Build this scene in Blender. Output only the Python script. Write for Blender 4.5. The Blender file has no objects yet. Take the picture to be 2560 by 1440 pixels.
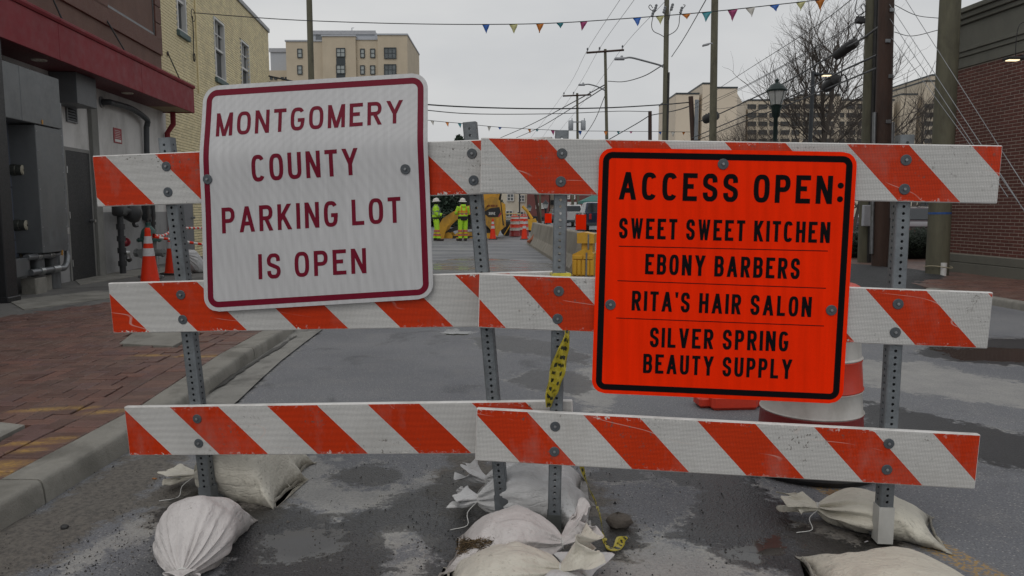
import bpy, bmesh, math, random
import numpy as np
from mathutils import Vector, Matrix
random.seed(7); np.random.seed(7)
R = math.radians
scene = bpy.context.scene
COL = scene.collection

# ------------------------------------------------------------------ camera, sky, sun, exposure
FPX = 1850.0; CAMZ = 1.29; PITCH = R(6.02)
cam_d = bpy.data.cameras.new('camera'); cam = bpy.data.objects.new('camera', cam_d); COL.objects.link(cam)
cam.location = (0, 0, CAMZ); cam.rotation_euler = (R(90) - PITCH, 0, 0)
cam_d.sensor_width = 36.0; cam_d.lens = FPX / 2560 * 36; cam_d.clip_start = 0.05; cam_d.clip_end = 2000
scene.camera = cam
scene.view_settings.view_transform = 'Standard'; scene.view_settings.look = 'None'
scene.view_settings.gamma = 1; scene.view_settings.use_curve_mapping = False
scene.view_settings.exposure = 0.0
scene.render.engine = 'CYCLES'

world = bpy.data.worlds.new('World'); scene.world = world; world.use_nodes = True
nt = world.node_tree; nt.nodes.clear()
wo = nt.nodes.new('ShaderNodeOutputWorld'); bg = nt.nodes.new('ShaderNodeBackground')
sky = nt.nodes.new('ShaderNodeTexSky'); sky.sky_type = 'NISHITA'; sky.sun_disc = False
SUN_EL, SUN_ROT = R(50), R(200)
sky.sun_elevation = SUN_EL; sky.sun_rotation = SUN_ROT; sky.air_density = 1.5; sky.dust_density = 5
tc = nt.nodes.new('ShaderNodeTexCoord'); mp = nt.nodes.new('ShaderNodeMapping')
mp.inputs['Scale'].default_value = (1.2, 1.2, 3.2)
ns = nt.nodes.new('ShaderNodeTexNoise'); ns.inputs['Scale'].default_value = 1.6; ns.inputs['Detail'].default_value = 5
cr = nt.nodes.new('ShaderNodeValToRGB')
cr.color_ramp.elements[0].position = 0.3; cr.color_ramp.elements[0].color = (4.9, 5.03, 5.25, 1)
cr.color_ramp.elements[1].position = 0.72; cr.color_ramp.elements[1].color = (6.85, 6.85, 6.8, 1)
mx = nt.nodes.new('ShaderNodeMix'); mx.data_type = 'RGBA'; mx.inputs[0].default_value = 0.94
nt.links.new(tc.outputs['Generated'], mp.inputs[0]); nt.links.new(mp.outputs[0], ns.inputs['Vector'])
nt.links.new(ns.outputs['Fac'], cr.inputs[0]); nt.links.new(sky.outputs[0], mx.inputs[6]); nt.links.new(cr.outputs[0], mx.inputs[7])
nt.links.new(mx.outputs[2], bg.inputs[0]); bg.inputs[1].default_value = 0.103; nt.links.new(bg.outputs[0], wo.inputs[0])

sun_d = bpy.data.lights.new('sun', 'SUN'); sun = bpy.data.objects.new('sun', sun_d); COL.objects.link(sun)
sun_d.energy = 0.55; sun_d.angle = R(35); sun_d.color = (1, 0.97, 0.93)
sun.rotation_euler = (R(40), 0, R(-20)); sun.location = (0, -5, 20)

# ------------------------------------------------------------------ pixel to place helpers
CP, SP = math.cos(PITCH), math.sin(PITCH)
def ray(px, py):
    cx = (px - 1280) / FPX; cy = (720 - py) / FPX
    return Vector((cx, CP + cy * SP, -SP + cy * CP))
CAM = Vector((0, 0, CAMZ))
def G(px, py, z=0.0):
    d = ray(px, py); return CAM + d * ((z - CAMZ) / d.z)
def W(px, py, Y):
    d = ray(px, py); return CAM + d * (Y / d.y)
def DP(px, py, dep): return CAM + ray(px, py) * dep
def PL(px, py, P, n, off=0.0):
    d = ray(px, py); return CAM + d * (((P + n * off - CAM).dot(n)) / d.dot(n))

# ------------------------------------------------------------------ materials
MATS = {}
def newmat(name):
    m = bpy.data.materials.new(name); m.use_nodes = True; m.node_tree.nodes.clear()
    t = m.node_tree; o = t.nodes.new('ShaderNodeOutputMaterial'); b = t.nodes.new('ShaderNodeBsdfPrincipled')
    t.links.new(b.outputs[0], o.inputs[0]); MATS[name] = m
    return m, t, b
class NB:
    def __init__(s, t): s.t = t
    def n(s, k, **kw):
        x = s.t.nodes.new(k)
        for a, v in kw.items(): setattr(x, a, v)
        return x
    def l(s, a, b): s.t.links.new(a, b)
    def inp(s, sock, v):
        if hasattr(v, 'is_linked') or hasattr(v, 'links'): s.l(v, sock)
        else: sock.default_value = v
    def math(s, op, a, b=0.0, c=0.0, clamp=False):
        x = s.n('ShaderNodeMath', operation=op, use_clamp=clamp)
        s.inp(x.inputs[0], a); s.inp(x.inputs[1], b); s.inp(x.inputs[2], c); return x.outputs[0]
    def vmath(s, op, a, b=(0, 0, 0)):
        x = s.n('ShaderNodeVectorMath', operation=op); s.inp(x.inputs[0], a); s.inp(x.inputs[1], b)
        return x.outputs['Value'] if op in ('LENGTH', 'DOT_PRODUCT') else x.outputs[0]
    def noise(s, vec, scale, detail=4, rough=0.55, dist=0.0):
        x = s.n('ShaderNodeTexNoise'); s.l(vec, x.inputs['Vector']); x.inputs['Scale'].default_value = scale
        x.inputs['Detail'].default_value = detail; x.inputs['Roughness'].default_value = rough; x.inputs['Distortion'].default_value = dist
        return x.outputs['Fac']
    def ramp(s, f, a, b, lo=0.0, hi=1.0):
        x = s.n('ShaderNodeMapRange'); s.inp(x.inputs[0], f)
        for i, v in enumerate((a, b, lo, hi)): x.inputs[i + 1].default_value = v
        return x.outputs[0]
    def mix(s, f, a, b, blend='MIX'):
        x = s.n('ShaderNodeMix', data_type='RGBA', blend_type=blend); s.inp(x.inputs[0], f)
        for i, v in ((6, a), (7, b)):
            if isinstance(v, tuple): x.inputs[i].default_value = tuple(v) + (1,) * (4 - len(v))
            else: s.l(v, x.inputs[i])
        return x.outputs[2]
    def bump(s, h, strength, dist=0.01, prev=None):
        x = s.n('ShaderNodeBump'); s.l(h, x.inputs['Height']); x.inputs['Strength'].default_value = strength
        x.inputs['Distance'].default_value = dist
        if prev is not None: s.l(prev, x.inputs['Normal'])
        return x.outputs[0]
    def coord(s, which='Object'): return s.n('ShaderNodeTexCoord').outputs[which]
    def pos(s): return s.n('ShaderNodeNewGeometry').outputs['Position']
    def mapping(s, v, scale=(1, 1, 1), loc=(0, 0, 0), rot=(0, 0, 0)):
        x = s.n('ShaderNodeMapping'); s.l(v, x.inputs[0]); x.inputs['Scale'].default_value = scale
        x.inputs['Location'].default_value = loc; x.inputs['Rotation'].default_value = rot; return x.outputs[0]

def M(name, col, rough=0.6, metal=0.0, var=0.18, scale=4.0, bump=0.15, bscale=60.0, dirt=None, damt=0.5, dscale=2.5,
      stretch=None, rvar=0.12, island=False, spec=0.5, emit=None, estr=0, randobj=0.0):
    """Painted or raw surface with large tonal drift, fine grain, optional dirt stains."""
    if name in MATS: return MATS[name]
    m, t, b = newmat(name); N = NB(t)
    v = N.coord()
    if stretch: v = N.mapping(v, stretch)
    f1 = N.noise(v, scale, 6, 0.6); f2 = N.noise(v, scale * 9, 3, 0.6)
    f = N.math('ADD', N.math('MULTIPLY', f1, 0.65), N.math('MULTIPLY', f2, 0.35))
    k = N.ramp(f, 0.3, 0.7, 1 - var, 1 + var)
    # multiply colour by k
    vm = N.n('ShaderNodeVectorMath', operation='SCALE'); vm.inputs[0].default_value = tuple(col); N.l(k, vm.inputs['Scale'])
    c = vm.outputs[0]
    if island or randobj:
        src = N.n('ShaderNodeNewGeometry').outputs['Random Per Island'] if island else N.n('ShaderNodeObjectInfo').outputs['Random']
        vm2 = N.n('ShaderNodeVectorMath', operation='SCALE'); N.l(c, vm2.inputs[0])
        a = randobj if randobj else 0.25
        N.l(N.ramp(src, 0, 1, 1 - a, 1 + a), vm2.inputs['Scale']); c = vm2.outputs[0]
    if dirt:
        d = N.ramp(N.noise(N.mapping(N.coord(), (1, 1, 0.45)), dscale, 7, 0.65, 0.4), 0.48, 0.68, 0, damt)
        c = N.mix(d, c, tuple(dirt))
    N.l(c, b.inputs['Base Color'])
    N.l(N.ramp(f2, 0.3, 0.7, max(0.02, rough - rvar), min(1, rough + rvar)), b.inputs['Roughness'])
    b.inputs['Metallic'].default_value = metal
    b.inputs['Specular IOR Level'].default_value = spec
    if bump:
        N.l(N.bump(N.noise(v, bscale, 4, 0.6), bump, 0.01), b.inputs['Normal'])
    if emit:
        b.inputs['Emission Color'].default_value = tuple(emit) + (1,); b.inputs['Emission Strength'].default_value = estr
    return m

# ------------------------------------------------------------------ mesh builder
class MB:
    def __init__(s): s.v = []; s.f = []; s.m = []; s.T = Matrix.Identity(4); s.mi = 0
    def add(s, vs, fs, mi=None):
        o = len(s.v)
        for p in vs: s.v.append(tuple(s.T @ Vector(p)))
        for f in fs: s.f.append(tuple(i + o for i in f)); s.m.append(s.mi if mi is None else mi)
    def box(s, c, d, rz=0.0, bev=0.0, R3=None, mi=None):
        x, y, z = d[0] / 2, d[1] / 2, d[2] / 2
        if bev <= 0:
            vs = [(-x,-y,-z),(x,-y,-z),(x,y,-z),(-x,y,-z),(-x,-y,z),(x,-y,z),(x,y,z),(-x,y,z)]
            fs = [(0,3,2,1),(4,5,6,7),(0,1,5,4),(1,2,6,5),(2,3,7,6),(3,0,4,7)]
        else:
            b = min(bev, x * .49, y * .49, z * .49); vs = []; idx = {}
            for sx in (-1, 1):
                for sy in (-1, 1):
                    for sz in (-1, 1):
                        for a in range(3):
                            p = [sx * (x - b), sy * (y - b), sz * (z - b)]; p[a] = (sx * x, sy * y, sz * z)[a]
                            idx[(sx, sy, sz, a)] = len(vs); vs.append(tuple(p))
            fs = []
            for a in range(3):
                o = [i for i in range(3) if i != a]
                for sg in (-1, 1):
                    q = []
                    for (u, w) in ((-1,-1),(1,-1),(1,1),(-1,1)):
                        k = [0, 0, 0]; k[a] = sg; k[o[0]] = u; k[o[1]] = w; q.append(idx[(k[0], k[1], k[2], a)])
                    if (sg > 0) == (a == 1): q.reverse()
                    fs.append(tuple(q))
            for a in range(3):  # edges along axis a
                o = [i for i in range(3) if i != a]
                for u in (-1, 1):
                    for w in (-1, 1):
                        k0 = [0, 0, 0]; k0[a] = -1; k0[o[0]] = u; k0[o[1]] = w; k1 = list(k0); k1[a] = 1
                        q = [idx[(*k0, o[0])], idx[(*k0, o[1])], idx[(*k1, o[1])], idx[(*k1, o[0])]]
                        fs.append(tuple(q))
            for sx in (-1, 1):
                for sy in (-1, 1):
                    for sz in (-1, 1): fs.append(tuple(idx[(sx, sy, sz, a)] for a in range(3)))
        rot = R3 if R3 is not None else Matrix.Rotation(rz, 3, 'Z')
        c = Vector(c)
        s.add([rot @ Vector(p) + c for p in vs], fs, mi)
    def bx(s, x0, x1, y0, y1, z0, z1, bev=0.0, mi=None):
        s.box(((x0+x1)/2, (y0+y1)/2, (z0+z1)/2), (abs(x1-x0), abs(y1-y0), abs(z1-z0)), 0, bev, None, mi)
    def tube(s, pts, r, n=8, cap=True, mi=None, flat=1.0):
        pts = [Vector(p) for p in pts]; rs = r if isinstance(r, (list, tuple)) else [r] * len(pts)
        vs = []; fs = []; up = None
        for i, p in enumerate(pts):
            a = pts[max(i-1, 0)]; b = pts[min(i+1, len(pts)-1)]; d = (b - a)
            d = d.normalized() if d.length > 1e-9 else Vector((0, 0, 1))
            if up is None:
                up = Vector((0, 0, 1)) if abs(d.z) < 0.9 else Vector((0, 1, 0))
            u = d.cross(up)
            u = u.normalized() if u.length > 1e-6 else Vector((1, 0, 0))
            w = u.cross(d).normalized(); up = w
            for k in range(n):
                t = 2 * math.pi * k / n
                vs.append(p + (u * math.cos(t) + w * math.sin(t) * flat) * rs[i])
        for i in range(len(pts) - 1):
            for k in range(n):
                k2 = (k + 1) % n; fs.append((i*n+k, i*n+k2, (i+1)*n+k2, (i+1)*n+k))
        if cap: fs.append(tuple(range(n-1, -1, -1))); fs.append(tuple((len(pts)-1)*n + k for k in range(n)))
        s.add(vs, fs, mi)
    def lathe(s, prof, n=20, c=(0, 0, 0), sx=1.0, sy=1.0, mi=None, R3=None):
        vs = []; fs = []; c = Vector(c)
        for r, z in prof:
            for k in range(n):
                t = 2 * math.pi * k / n; p = Vector((r * math.cos(t) * sx, r * math.sin(t) * sy, z))
                vs.append((R3 @ p if R3 is not None else p) + c)
        for i in range(len(prof) - 1):
            for k in range(n):
                k2 = (k + 1) % n; fs.append((i*n+k, i*n+k2, (i+1)*n+k2, (i+1)*n+k))
        if prof[0][0] > 1e-4: fs.append(tuple(range(n-1, -1, -1)))
        if prof[-1][0] > 1e-4: fs.append(tuple((len(prof)-1)*n + k for k in range(n)))
        s.add(vs, fs, mi)
    def prism(s, poly, y0, y1, mi=None, axis='y'):
        """polygon of (a,b) pairs extruded; axis y: (x,z) outline, axis z: (x,y) outline, axis x: (y,z) outline"""
        n = len(poly); f = {'y': lambda a, b, c: (a, c, b), 'z': lambda a, b, c: (a, b, c), 'x': lambda a, b, c: (c, a, b)}[axis]
        vs = [f(a, b, y0) for a, b in poly] + [f(a, b, y1) for a, b in poly]
        fs = [tuple(range(n)), tuple(range(2*n-1, n-1, -1))] + [(i, i+n, (i+1) % n + n, (i+1) % n) for i in range(n)]
        s.add(vs, fs, mi)
    def mesh(s, name, fix=True):
        me = bpy.data.meshes.new(name); me.from_pydata(s.v, [], s.f); 
        if any(s.m): me.polygons.foreach_set('material_index', s.m)
        if fix:
            bm = bmesh.new(); bm.from_mesh(me); bmesh.ops.recalc_face_normals(bm, faces=bm.faces); bm.to_mesh(me); bm.free()
        me.update(); return me
def shade(me, ang=35):
    me.polygons.foreach_set('use_smooth', [True] * len(me.polygons))
    try: me.set_sharp_from_angle(angle=R(ang))
    except Exception: pass
WM = {}
def wm(o): return WM.get(o.name, Matrix.Identity(4))
def tag(o, label=None, cat=None, group=None, kind=None):
    if label: o['label'] = label
    if cat: o['category'] = cat
    if group: o['group'] = group
    if kind: o['kind'] = kind
    return o
def thing(name, label, cat, loc=(0, 0, 0), rz=0.0, group=None, Mx=None):
    o = bpy.data.objects.new(name, None); COL.objects.link(o); o.empty_display_size = 0.1
    m = Mx if Mx is not None else Matrix.Translation(Vector(loc)) @ Matrix.Rotation(rz, 4, 'Z')
    o.matrix_world = m; o.location = m.to_translation(); o.rotation_euler = m.to_euler(); WM[o.name] = m
    return tag(o, label, cat, group)
def obj(name, mb, mat, parent=None, w=False, smooth=None, label=None, cat=None, group=None, kind=None, fix=True):
    """link the builder as one mesh object. w=True: builder is in world coordinates."""
    me = mb.mesh(name, fix) if isinstance(mb, MB) else mb
    for q in (mat if isinstance(mat, (list, tuple)) else [mat]):
        if q: me.materials.append(q)
    o = bpy.data.objects.new(name, me); COL.objects.link(o)
    if parent is not None:
        o.parent = parent; WM[o.name] = wm(parent)
        if w: me.transform(wm(parent).inverted())
    elif w and len(me.vertices):
        bb = [Vector(v.co) for v in me.vertices]
        c = Vector(((min(p.x for p in bb) + max(p.x for p in bb)) / 2, (min(p.y for p in bb) + max(p.y for p in bb)) / 2, min(p.z for p in bb)))
        me.transform(Matrix.Translation(-c)); o.location = c; WM[o.name] = Matrix.Translation(c)
    if smooth: shade(me, smooth)
    return tag(o, label, cat, group, kind)
def kids(o): return [c for c in bpy.data.objects if c.parent == o]
def copy_tree(o, loc=None, rz=None, label=None, parent=None):
    c = o.copy(); COL.objects.link(c); c.parent = parent
    if parent is None:
        if loc is not None: c.location = loc
        if rz is not None: c.rotation_euler = (0, 0, rz)
        if label: c['label'] = label
        WM[c.name] = Matrix.Translation(c.location) @ c.rotation_euler.to_matrix().to_4x4()
    for ch in kids(o): copy_tree(ch, parent=c)
    return c
def inst(name, me, parent, mat4, kind=None):
    """a piece sharing mesh data, placed in the parent's frame"""
    o = bpy.data.objects.new(name, me); COL.objects.link(o); o.parent = parent; o.matrix_local = mat4
    if kind: o['kind'] = kind
    return o
def pieces(name, mats4, protos, mat, parent, limit=300, key=None):
    """nearest `limit` as single parts, the rest joined into one part"""
    order = sorted(range(len(mats4)), key=key) if key else range(len(mats4))
    order = list(order)
    meshes = []
    for p in protos:
        me = p.mesh(name); me.materials.append(mat); meshes.append(me)
    for q, i in enumerate(order[:limit]): inst(name, meshes[i % len(meshes)], parent, mats4[i])
    rest = order[limit:]
    if rest:
        vs = []; fs = []; o = 0
        for i in rest:
            pr = protos[i % len(protos)]; m = np.array(mats4[i]); a = np.array(pr.v)
            vs.append(a @ m[:3, :3].T + m[:3, 3]); fs += [tuple(j + o for j in f) for f in pr.f]; o += len(pr.v)
        me = bpy.data.meshes.new(name + '_field'); me.from_pydata(np.concatenate(vs).tolist(), [], fs)
        bm = bmesh.new(); bm.from_mesh(me); bmesh.ops.recalc_face_normals(bm, faces=bm.faces); bm.to_mesh(me); bm.free()
        me.materials.append(mat); ob = bpy.data.objects.new(name + '_field', me); COL.objects.link(ob); ob.parent = parent; ob['kind'] = 'stuff'
def catenary(a, b, sag, n=14):
    a = Vector(a); b = Vector(b); return [a.lerp(b, i / n) - Vector((0, 0, sag * 4 * (i / n) * (1 - i / n))) for i in range(n + 1)]
def smoothpath(pts, k=6):
    pts = [Vector(p) for p in pts]; P = [pts[0] * 2 - pts[1]] + pts + [pts[-1] * 2 - pts[-2]]; out = []
    for i in range(1, len(P) - 2):
        for j in range(k):
            t = j / k; a, b, c, d = P[i-1], P[i], P[i+1], P[i+2]
            out.append(0.5 * ((2*b) + (c-a)*t + (2*a-5*b+4*c-d)*t*t + (3*b-a-3*c+d)*t**3))
    out.append(pts[-1]); return out
# ------------------------------------------------------------------ the road: one sheet, with measured wet, pale, muddy and puddled areas
CURB_H = 0.11
OUT = [(-2.06, -3), (-2.07, 2.9), (-2.07, 4.4), (-2.14, 5.1), (-2.22, 6.0), (-2.27, 7.2), (-2.9, 14), (-3.7, 24), (-5.5, 45), (-9, 90)]
def curb_x(y):
    for (x0, y0), (x1, y1) in zip(OUT, OUT[1:]):
        if y <= y1: return x0 + (x1 - x0) * (y - y0) / (y1 - y0)
    return OUT[-1][0]
def gpoly(pts, z=0.0): return np.array([tuple(G(x, y, z))[:2] for x, y in pts])
def sdf(P, poly):
    x, y = P[:, 0], P[:, 1]; d2 = np.full(len(P), 1e9); inside = np.zeros(len(P), bool); n = len(poly)
    for i in range(n):
        a = poly[i]; b = poly[(i + 1) % n]; e = b - a; w = P - a
        t = np.clip((w @ e) / max(e @ e, 1e-9), 0, 1); q = w - t[:, None] * e; d2 = np.minimum(d2, (q * q).sum(1))
        c = ((a[1] > y) != (b[1] > y)) & (x < (b[0] - a[0]) * (y - a[1]) / (b[1] - a[1] + 1e-12) + a[0]); inside ^= c
    return np.where(inside, 1, -1) * np.sqrt(d2)
def multi(P, polys):
    r = np.full(len(P), -3.0)
    for p in polys: r = np.maximum(r, sdf(P, p))
    return r
WET = [gpoly(p) for p in (
    [(1600,1165),(1630,1190),(1687,1207),(1757,1227),(1720,1247),(1740,1267),(1713,1287),(1717,1313),(1700,1330),(1657,1343),(1700,1353),(1760,1367),(1800,1383),(1837,1403),(1860,1417),(1883,1425),(1933,1423),(1967,1433),(2000,1450),(2080,1450),(2190,1400),(2250,1360),(2200,1345),(2133,1353),(1983,1313),(1967,1253),(1930,1243),(1900,1223),(1883,1207),(1890,1193),(1840,1180),(1720,1160)],
    [(560,1300),(640,1285),(740,1262),(840,1300),(870,1285),(960,1262),(1010,1235),(1100,1205),(1150,1180),(1220,1250),(1200,1380),(1130,1450),(1060,1450),(1075,1400),(1060,1350),(1010,1318),(950,1330),(945,1360),(990,1400),(960,1450),(560,1450),(560,1380)],
    [(825,1192),(880,1163),(945,1158),(1003,1178),(1012,1202),(930,1217),(850,1217)],
    [(1180,845),(1260,838),(1400,860),(1470,890),(1460,910),(1330,885),(1200,870)],
    [(1270,950),(1330,925),(1440,930),(1500,965),(1440,985),(1330,975)],
    [(2150,1085),(2300,1120),(2560,1175),(2700,1200),(2700,1120),(2560,1085),(2400,1055),(2250,1020),(2150,1000)],
    [(2280,885),(2400,905),(2700,925),(2700,850),(2500,845),(2350,860)],
    [(1440,1180),(1600,1170),(1620,1200),(1500,1205)],
    [(390,1275),(500,1230),(720,1290),(700,1310),(600,1320),(420,1310)],
    [(500,985),(560,960),(700,880),(745,845),(800,832),(770,850),(700,905),(640,960),(590,1012)],
    [(1480,1300),(1560,1310),(1620,1335),(1580,1380),(1520,1400),(1470,1360)],
    [(1080,655),(1180,640),(1400,660),(1480,690),(1300,700),(1080,690)],
)]
PALE = [gpoly(p) for p in (
    [(690,1160),(760,1150),(830,1150),(820,1195),(850,1222),(930,1222),(1015,1205),(1060,1180),(1140,1178),(1100,1205),(1010,1235),(960,1262),(870,1285),(840,1300),(740,1262),(700,1230)],
    [(945,1330),(1010,1316),(1062,1350),(1070,1400),(1060,1450),(990,1450),(1000,1395),(1010,1370),(960,1352)],
    [(1500,1400),(1600,1345),(1657,1343),(1760,1367),(1860,1417),(1960,1433),(2010,1500),(1500,1500)],
    [(100,1450),(340,1290),(430,1275),(380,1330),(250,1400),(180,1450)],
    [(280,1190),(400,1160),(480,1150),(440,1190),(330,1200)],
    [(1440,930),(1520,900),(1560,960),(1500,1040),(1440,1000)],
    [(2140,900),(2300,905),(2560,960),(2700,990),(2700,1040),(2560,1020),(2300,985),(2140,960)],
)]
MUD = [gpoly(p) for p in (
    [(-200,1500),(-200,1300),(76,1285),(180,1225),(322,1140),(380,1100),(470,1130),(440,1185),(370,1215),(385,1262),(330,1290),(210,1345),(60,1450)],
    [(1140,1300),(1080,1240),(1120,1140),(1200,1140),(1260,1170),(1480,1190),(1560,1300),(1620,1340),(1560,1400),(1490,1400)],
    [(330,1240),(560,1160),(720,1230),(720,1300),(560,1330),(380,1300)],
    [(1960,1290),(2200,1340),(2330,1365),(2200,1400),(2090,1440),(1980,1400)],
    [(1640,620),(1800,640),(1900,700),(1600,700)],
)]
PUD = [gpoly(p) for p in (
    [(1810,1348),(1947,1345),(2000,1370),(1967,1392),(1883,1398),(1835,1382)],
    [(660,1345),(720,1322),(800,1318),(858,1335),(845,1372),(790,1400),(720,1412),(650,1392)],
    [(1090,828),(1140,822),(1180,826),(1170,838),(1120,836)],
    [(2330,870),(2500,868),(2700,880),(2700,915),(2560,905),(2400,900)],
)]
def build_road():
    def axis(fine0, fine1, step, far0, far1):
        a = list(np.arange(fine0, fine1, step)); s = step; x = fine1; r = []
        while x < far1: r.append(x); s *= 1.12; x += s
        r.append(far1); s = step; x = fine0; l = []
        while x > far0: s *= 1.12; x -= s; l.append(x)
        return np.array(sorted(set([round(float(q), 4) for q in l + a + r])))
    X = axis(-2.3, 3.6, 0.03, -500, 500); Y = axis(2.3, 7.2, 0.03, -40, 900)
    gx, gy = np.meshgrid(X, Y); P = np.stack([gx.ravel(), gy.ravel()], 1)
    nx, ny = len(X), len(Y)
    i = np.arange(nx * ny).reshape(ny, nx)
    F = np.stack([i[:-1, :-1].ravel(), i[:-1, 1:].ravel(), i[1:, 1:].ravel(), i[1:, :-1].ravel()], 1)
    near = (P[:, 1] < 45) & (P[:, 1] > 0) & (np.abs(P[:, 0]) < 20)
    att = {}
    for k, polys in (('wet', WET), ('pale', PALE), ('mud', MUD), ('water', PUD)):
        a = np.full(len(P), -3.0); a[near] = multi(P[near], polys); att[k] = a
    z = np.zeros(len(P)); z -= 0.008 * np.clip(att['water'] / 0.1 + 0.5, 0, 1)
    z += 0.012 * np.clip(att['mud'] / 0.1, 0, 1) * (0.5 + 0.5 * np.sin(P[:, 0] * 23) * np.sin(P[:, 1] * 19))
    me = bpy.data.meshes.new('road'); me.from_pydata(np.column_stack([P, z]).tolist(), [], F.tolist())
    for k, a in att.items():
        at = me.attributes.new(k, 'FLOAT', 'POINT'); at.data.foreach_set('value', a.astype(np.float32))
    me.polygons.foreach_set('use_smooth', [True] * len(me.polygons))
    m, t, b = newmat('asphalt'); N = NB(t); p = N.pos()
    A = {k: N.n('ShaderNodeAttribute', attribute_name=k).outputs['Fac'] for k in att}
    warp = N.math('SUBTRACT', N.noise(p, 7, 8, 0.68), 0.5); warp2 = N.math('SUBTRACT', N.noise(p, 34, 5, 0.65), 0.5)
    wv = N.math('ADD', N.math('MULTIPLY', warp, 0.42), N.math('MULTIPLY', warp2, 0.15))
    def mask(k, soft, amt=1.0): return N.ramp(N.math('ADD', A[k], N.math('MULTIPLY', wv, amt)), -soft, soft)
    wet = mask('wet', 0.016); pale = mask('pale', 0.035, 1.4); mud = mask('mud', 0.04, 1.2); water = mask('water', 0.012, 1.2)
    rim = N.math('MULTIPLY', N.ramp(N.math('ABSOLUTE', N.math('ADD', N.math('ADD', A['wet'], 0.022), wv)), 0.0, 0.022, 1, 0), N.ramp(N.noise(p, 6, 4, 0.6), .42, .62, 0, .75))
    big = N.noise(p, 0.55, 5, 0.6); mid = N.noise(p, 3.2, 8, 0.68); fine = N.noise(p, 210, 2, 0.6); grit = N.noise(p, 75, 3, 0.7)
    c = N.mix(N.ramp(big, 0.35, 0.65), (0.150, 0.156, 0.172), (0.215, 0.22, 0.232))
    c = N.mix(N.ramp(mid, 0.5, 0.72, 0, 0.3), c, (0.27, 0.265, 0.25))
    c = N.mix(N.ramp(N.noise(p, 1.3, 7, 0.7, 0.6), 0.56, 0.64, 0, 0.5), c, (0.07, 0.073, 0.08))
    vo = N.n('ShaderNodeTexVoronoi'); N.l(p, vo.inputs['Vector']); vo.inputs['Scale'].default_value = 95
    agg = N.ramp(vo.outputs['Distance'], 0.15, 0.5, 1, 0); rnd = N.n('ShaderNodeSeparateColor'); N.l(vo.outputs['Color'], rnd.inputs[0])
    stone = N.math('MULTIPLY', agg, N.ramp(rnd.outputs[0], 0.55, 1.0, 0, 1))
    c = N.mix(N.math('MULTIPLY', stone, 0.75), c, (0.48, 0.46, 0.43))
    c = N.mix(N.ramp(N.noise(p, 120, 3, .65), 0.5, 0.64, 0, 0.62), c, (0.045, 0.047, 0.05))
    film = N.mix(N.ramp(grit, 0.5, 0.72, 0, 0.75), (0.40, 0.39, 0.365), (0.19, 0.187, 0.176))
    c = N.mix(N.math('MULTIPLY', pale, N.ramp(mid, 0.3, 0.62, .85, 0.4)), c, film)
    c = N.mix(N.math('MULTIPLY', rim, N.math('SUBTRACT', 1.0, wet)), c, (0.36, 0.35, 0.32))
    mudc = N.mix(N.ramp(N.noise(p, 48, 5, 0.7), 0.42, 0.62), (0.15, 0.135, 0.115), (0.075, 0.068, 0.06))
    c = N.mix(N.math('MULTIPLY', mud, 0.92), c, mudc)
    # faded yellow stripe by the right hand posts, worn through
    def seg(a, bb, w):
        a = Vector((a[0], a[1], 0)); bb = Vector((bb[0], bb[1], 0)); dd = (bb - a).normalized(); nn = Vector((-dd.y, dd.x, 0))
        v = N.vmath('SUBTRACT', p, tuple(a)); along = N.vmath('DOT_PRODUCT', v, tuple(dd)); ac = N.math('ABSOLUTE', N.vmath('DOT_PRODUCT', v, tuple(nn)))
        L = (bb - a).length
        return N.math('MULTIPLY', N.ramp(ac, w, w - 0.02), N.math('MULTIPLY', N.ramp(along, 0, 0.05), N.ramp(along, L, L - 0.05)))
    ystripe = N.math('MULTIPLY', seg((1.42, 3.5), (1.78, 2.2), 0.07), N.ramp(N.noise(p, 60, 4, 0.7), 0.47, 0.56, 0, 0.8))
    c = N.mix(ystripe, c, (0.42, 0.26, 0.07))
    wetk = N.math('MULTIPLY', wet, N.ramp(grit, 0.3, 0.8, 1.0, 0.75))
    dark = N.n('ShaderNodeVectorMath', operation='SCALE'); N.l(c, dark.inputs[0]); N.l(N.ramp(wetk, 0, 1, 1, 0.15), dark.inputs['Scale']); c = dark.outputs[0]
    c = N.mix(water, c, (0.042, 0.038, 0.034))
    N.l(c, b.inputs['Base Color'])
    r = N.math('SUBTRACT', 0.82, N.math('MULTIPLY', wetk, 0.47)); r = N.math('SUBTRACT', r, N.math('MULTIPLY', N.math('MULTIPLY', mud, wetk), 0.05))
    far = N.n('ShaderNodeSeparateXYZ'); N.l(p, far.inputs[0])
    r = N.math('SUBTRACT', r, N.math('MULTIPLY', N.ramp(N.noise(N.mapping(p, (0.35, 1.6, 1)), 0.8, 5, 0.6), 0.42, 0.6, 0, 1), N.ramp(far.outputs[1], 8, 14, 0, 0.38)))
    rr = N.n('ShaderNodeMix'); N.l(water, rr.inputs[0]); N.l(r, rr.inputs[2]); rr.inputs[3].default_value = 0.06
    N.l(rr.outputs[0], b.inputs['Roughness'])
    b1 = N.bump(N.math('ADD', agg, N.math('MULTIPLY', grit, 1.6)), 0.5, 0.004)
    b1 = N.bump(N.math('MULTIPLY', N.noise(p, 55, 5, 0.75), mud), 0.35, 0.012, b1)
    # water lies flat: fade the relief out under it
    gm = N.n('ShaderNodeNewGeometry').outputs['Normal']; mixn = N.n('ShaderNodeMix', data_type='VECTOR'); N.l(water, mixn.inputs[0]); N.l(b1, mixn.inputs[4]); N.l(gm, mixn.inputs[5])
    N.l(mixn.outputs[1], b.inputs['Normal'])
    me.materials.append(m); o = bpy.data.objects.new('road', me); COL.objects.link(o); o['kind'] = 'structure'
build_road()

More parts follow.
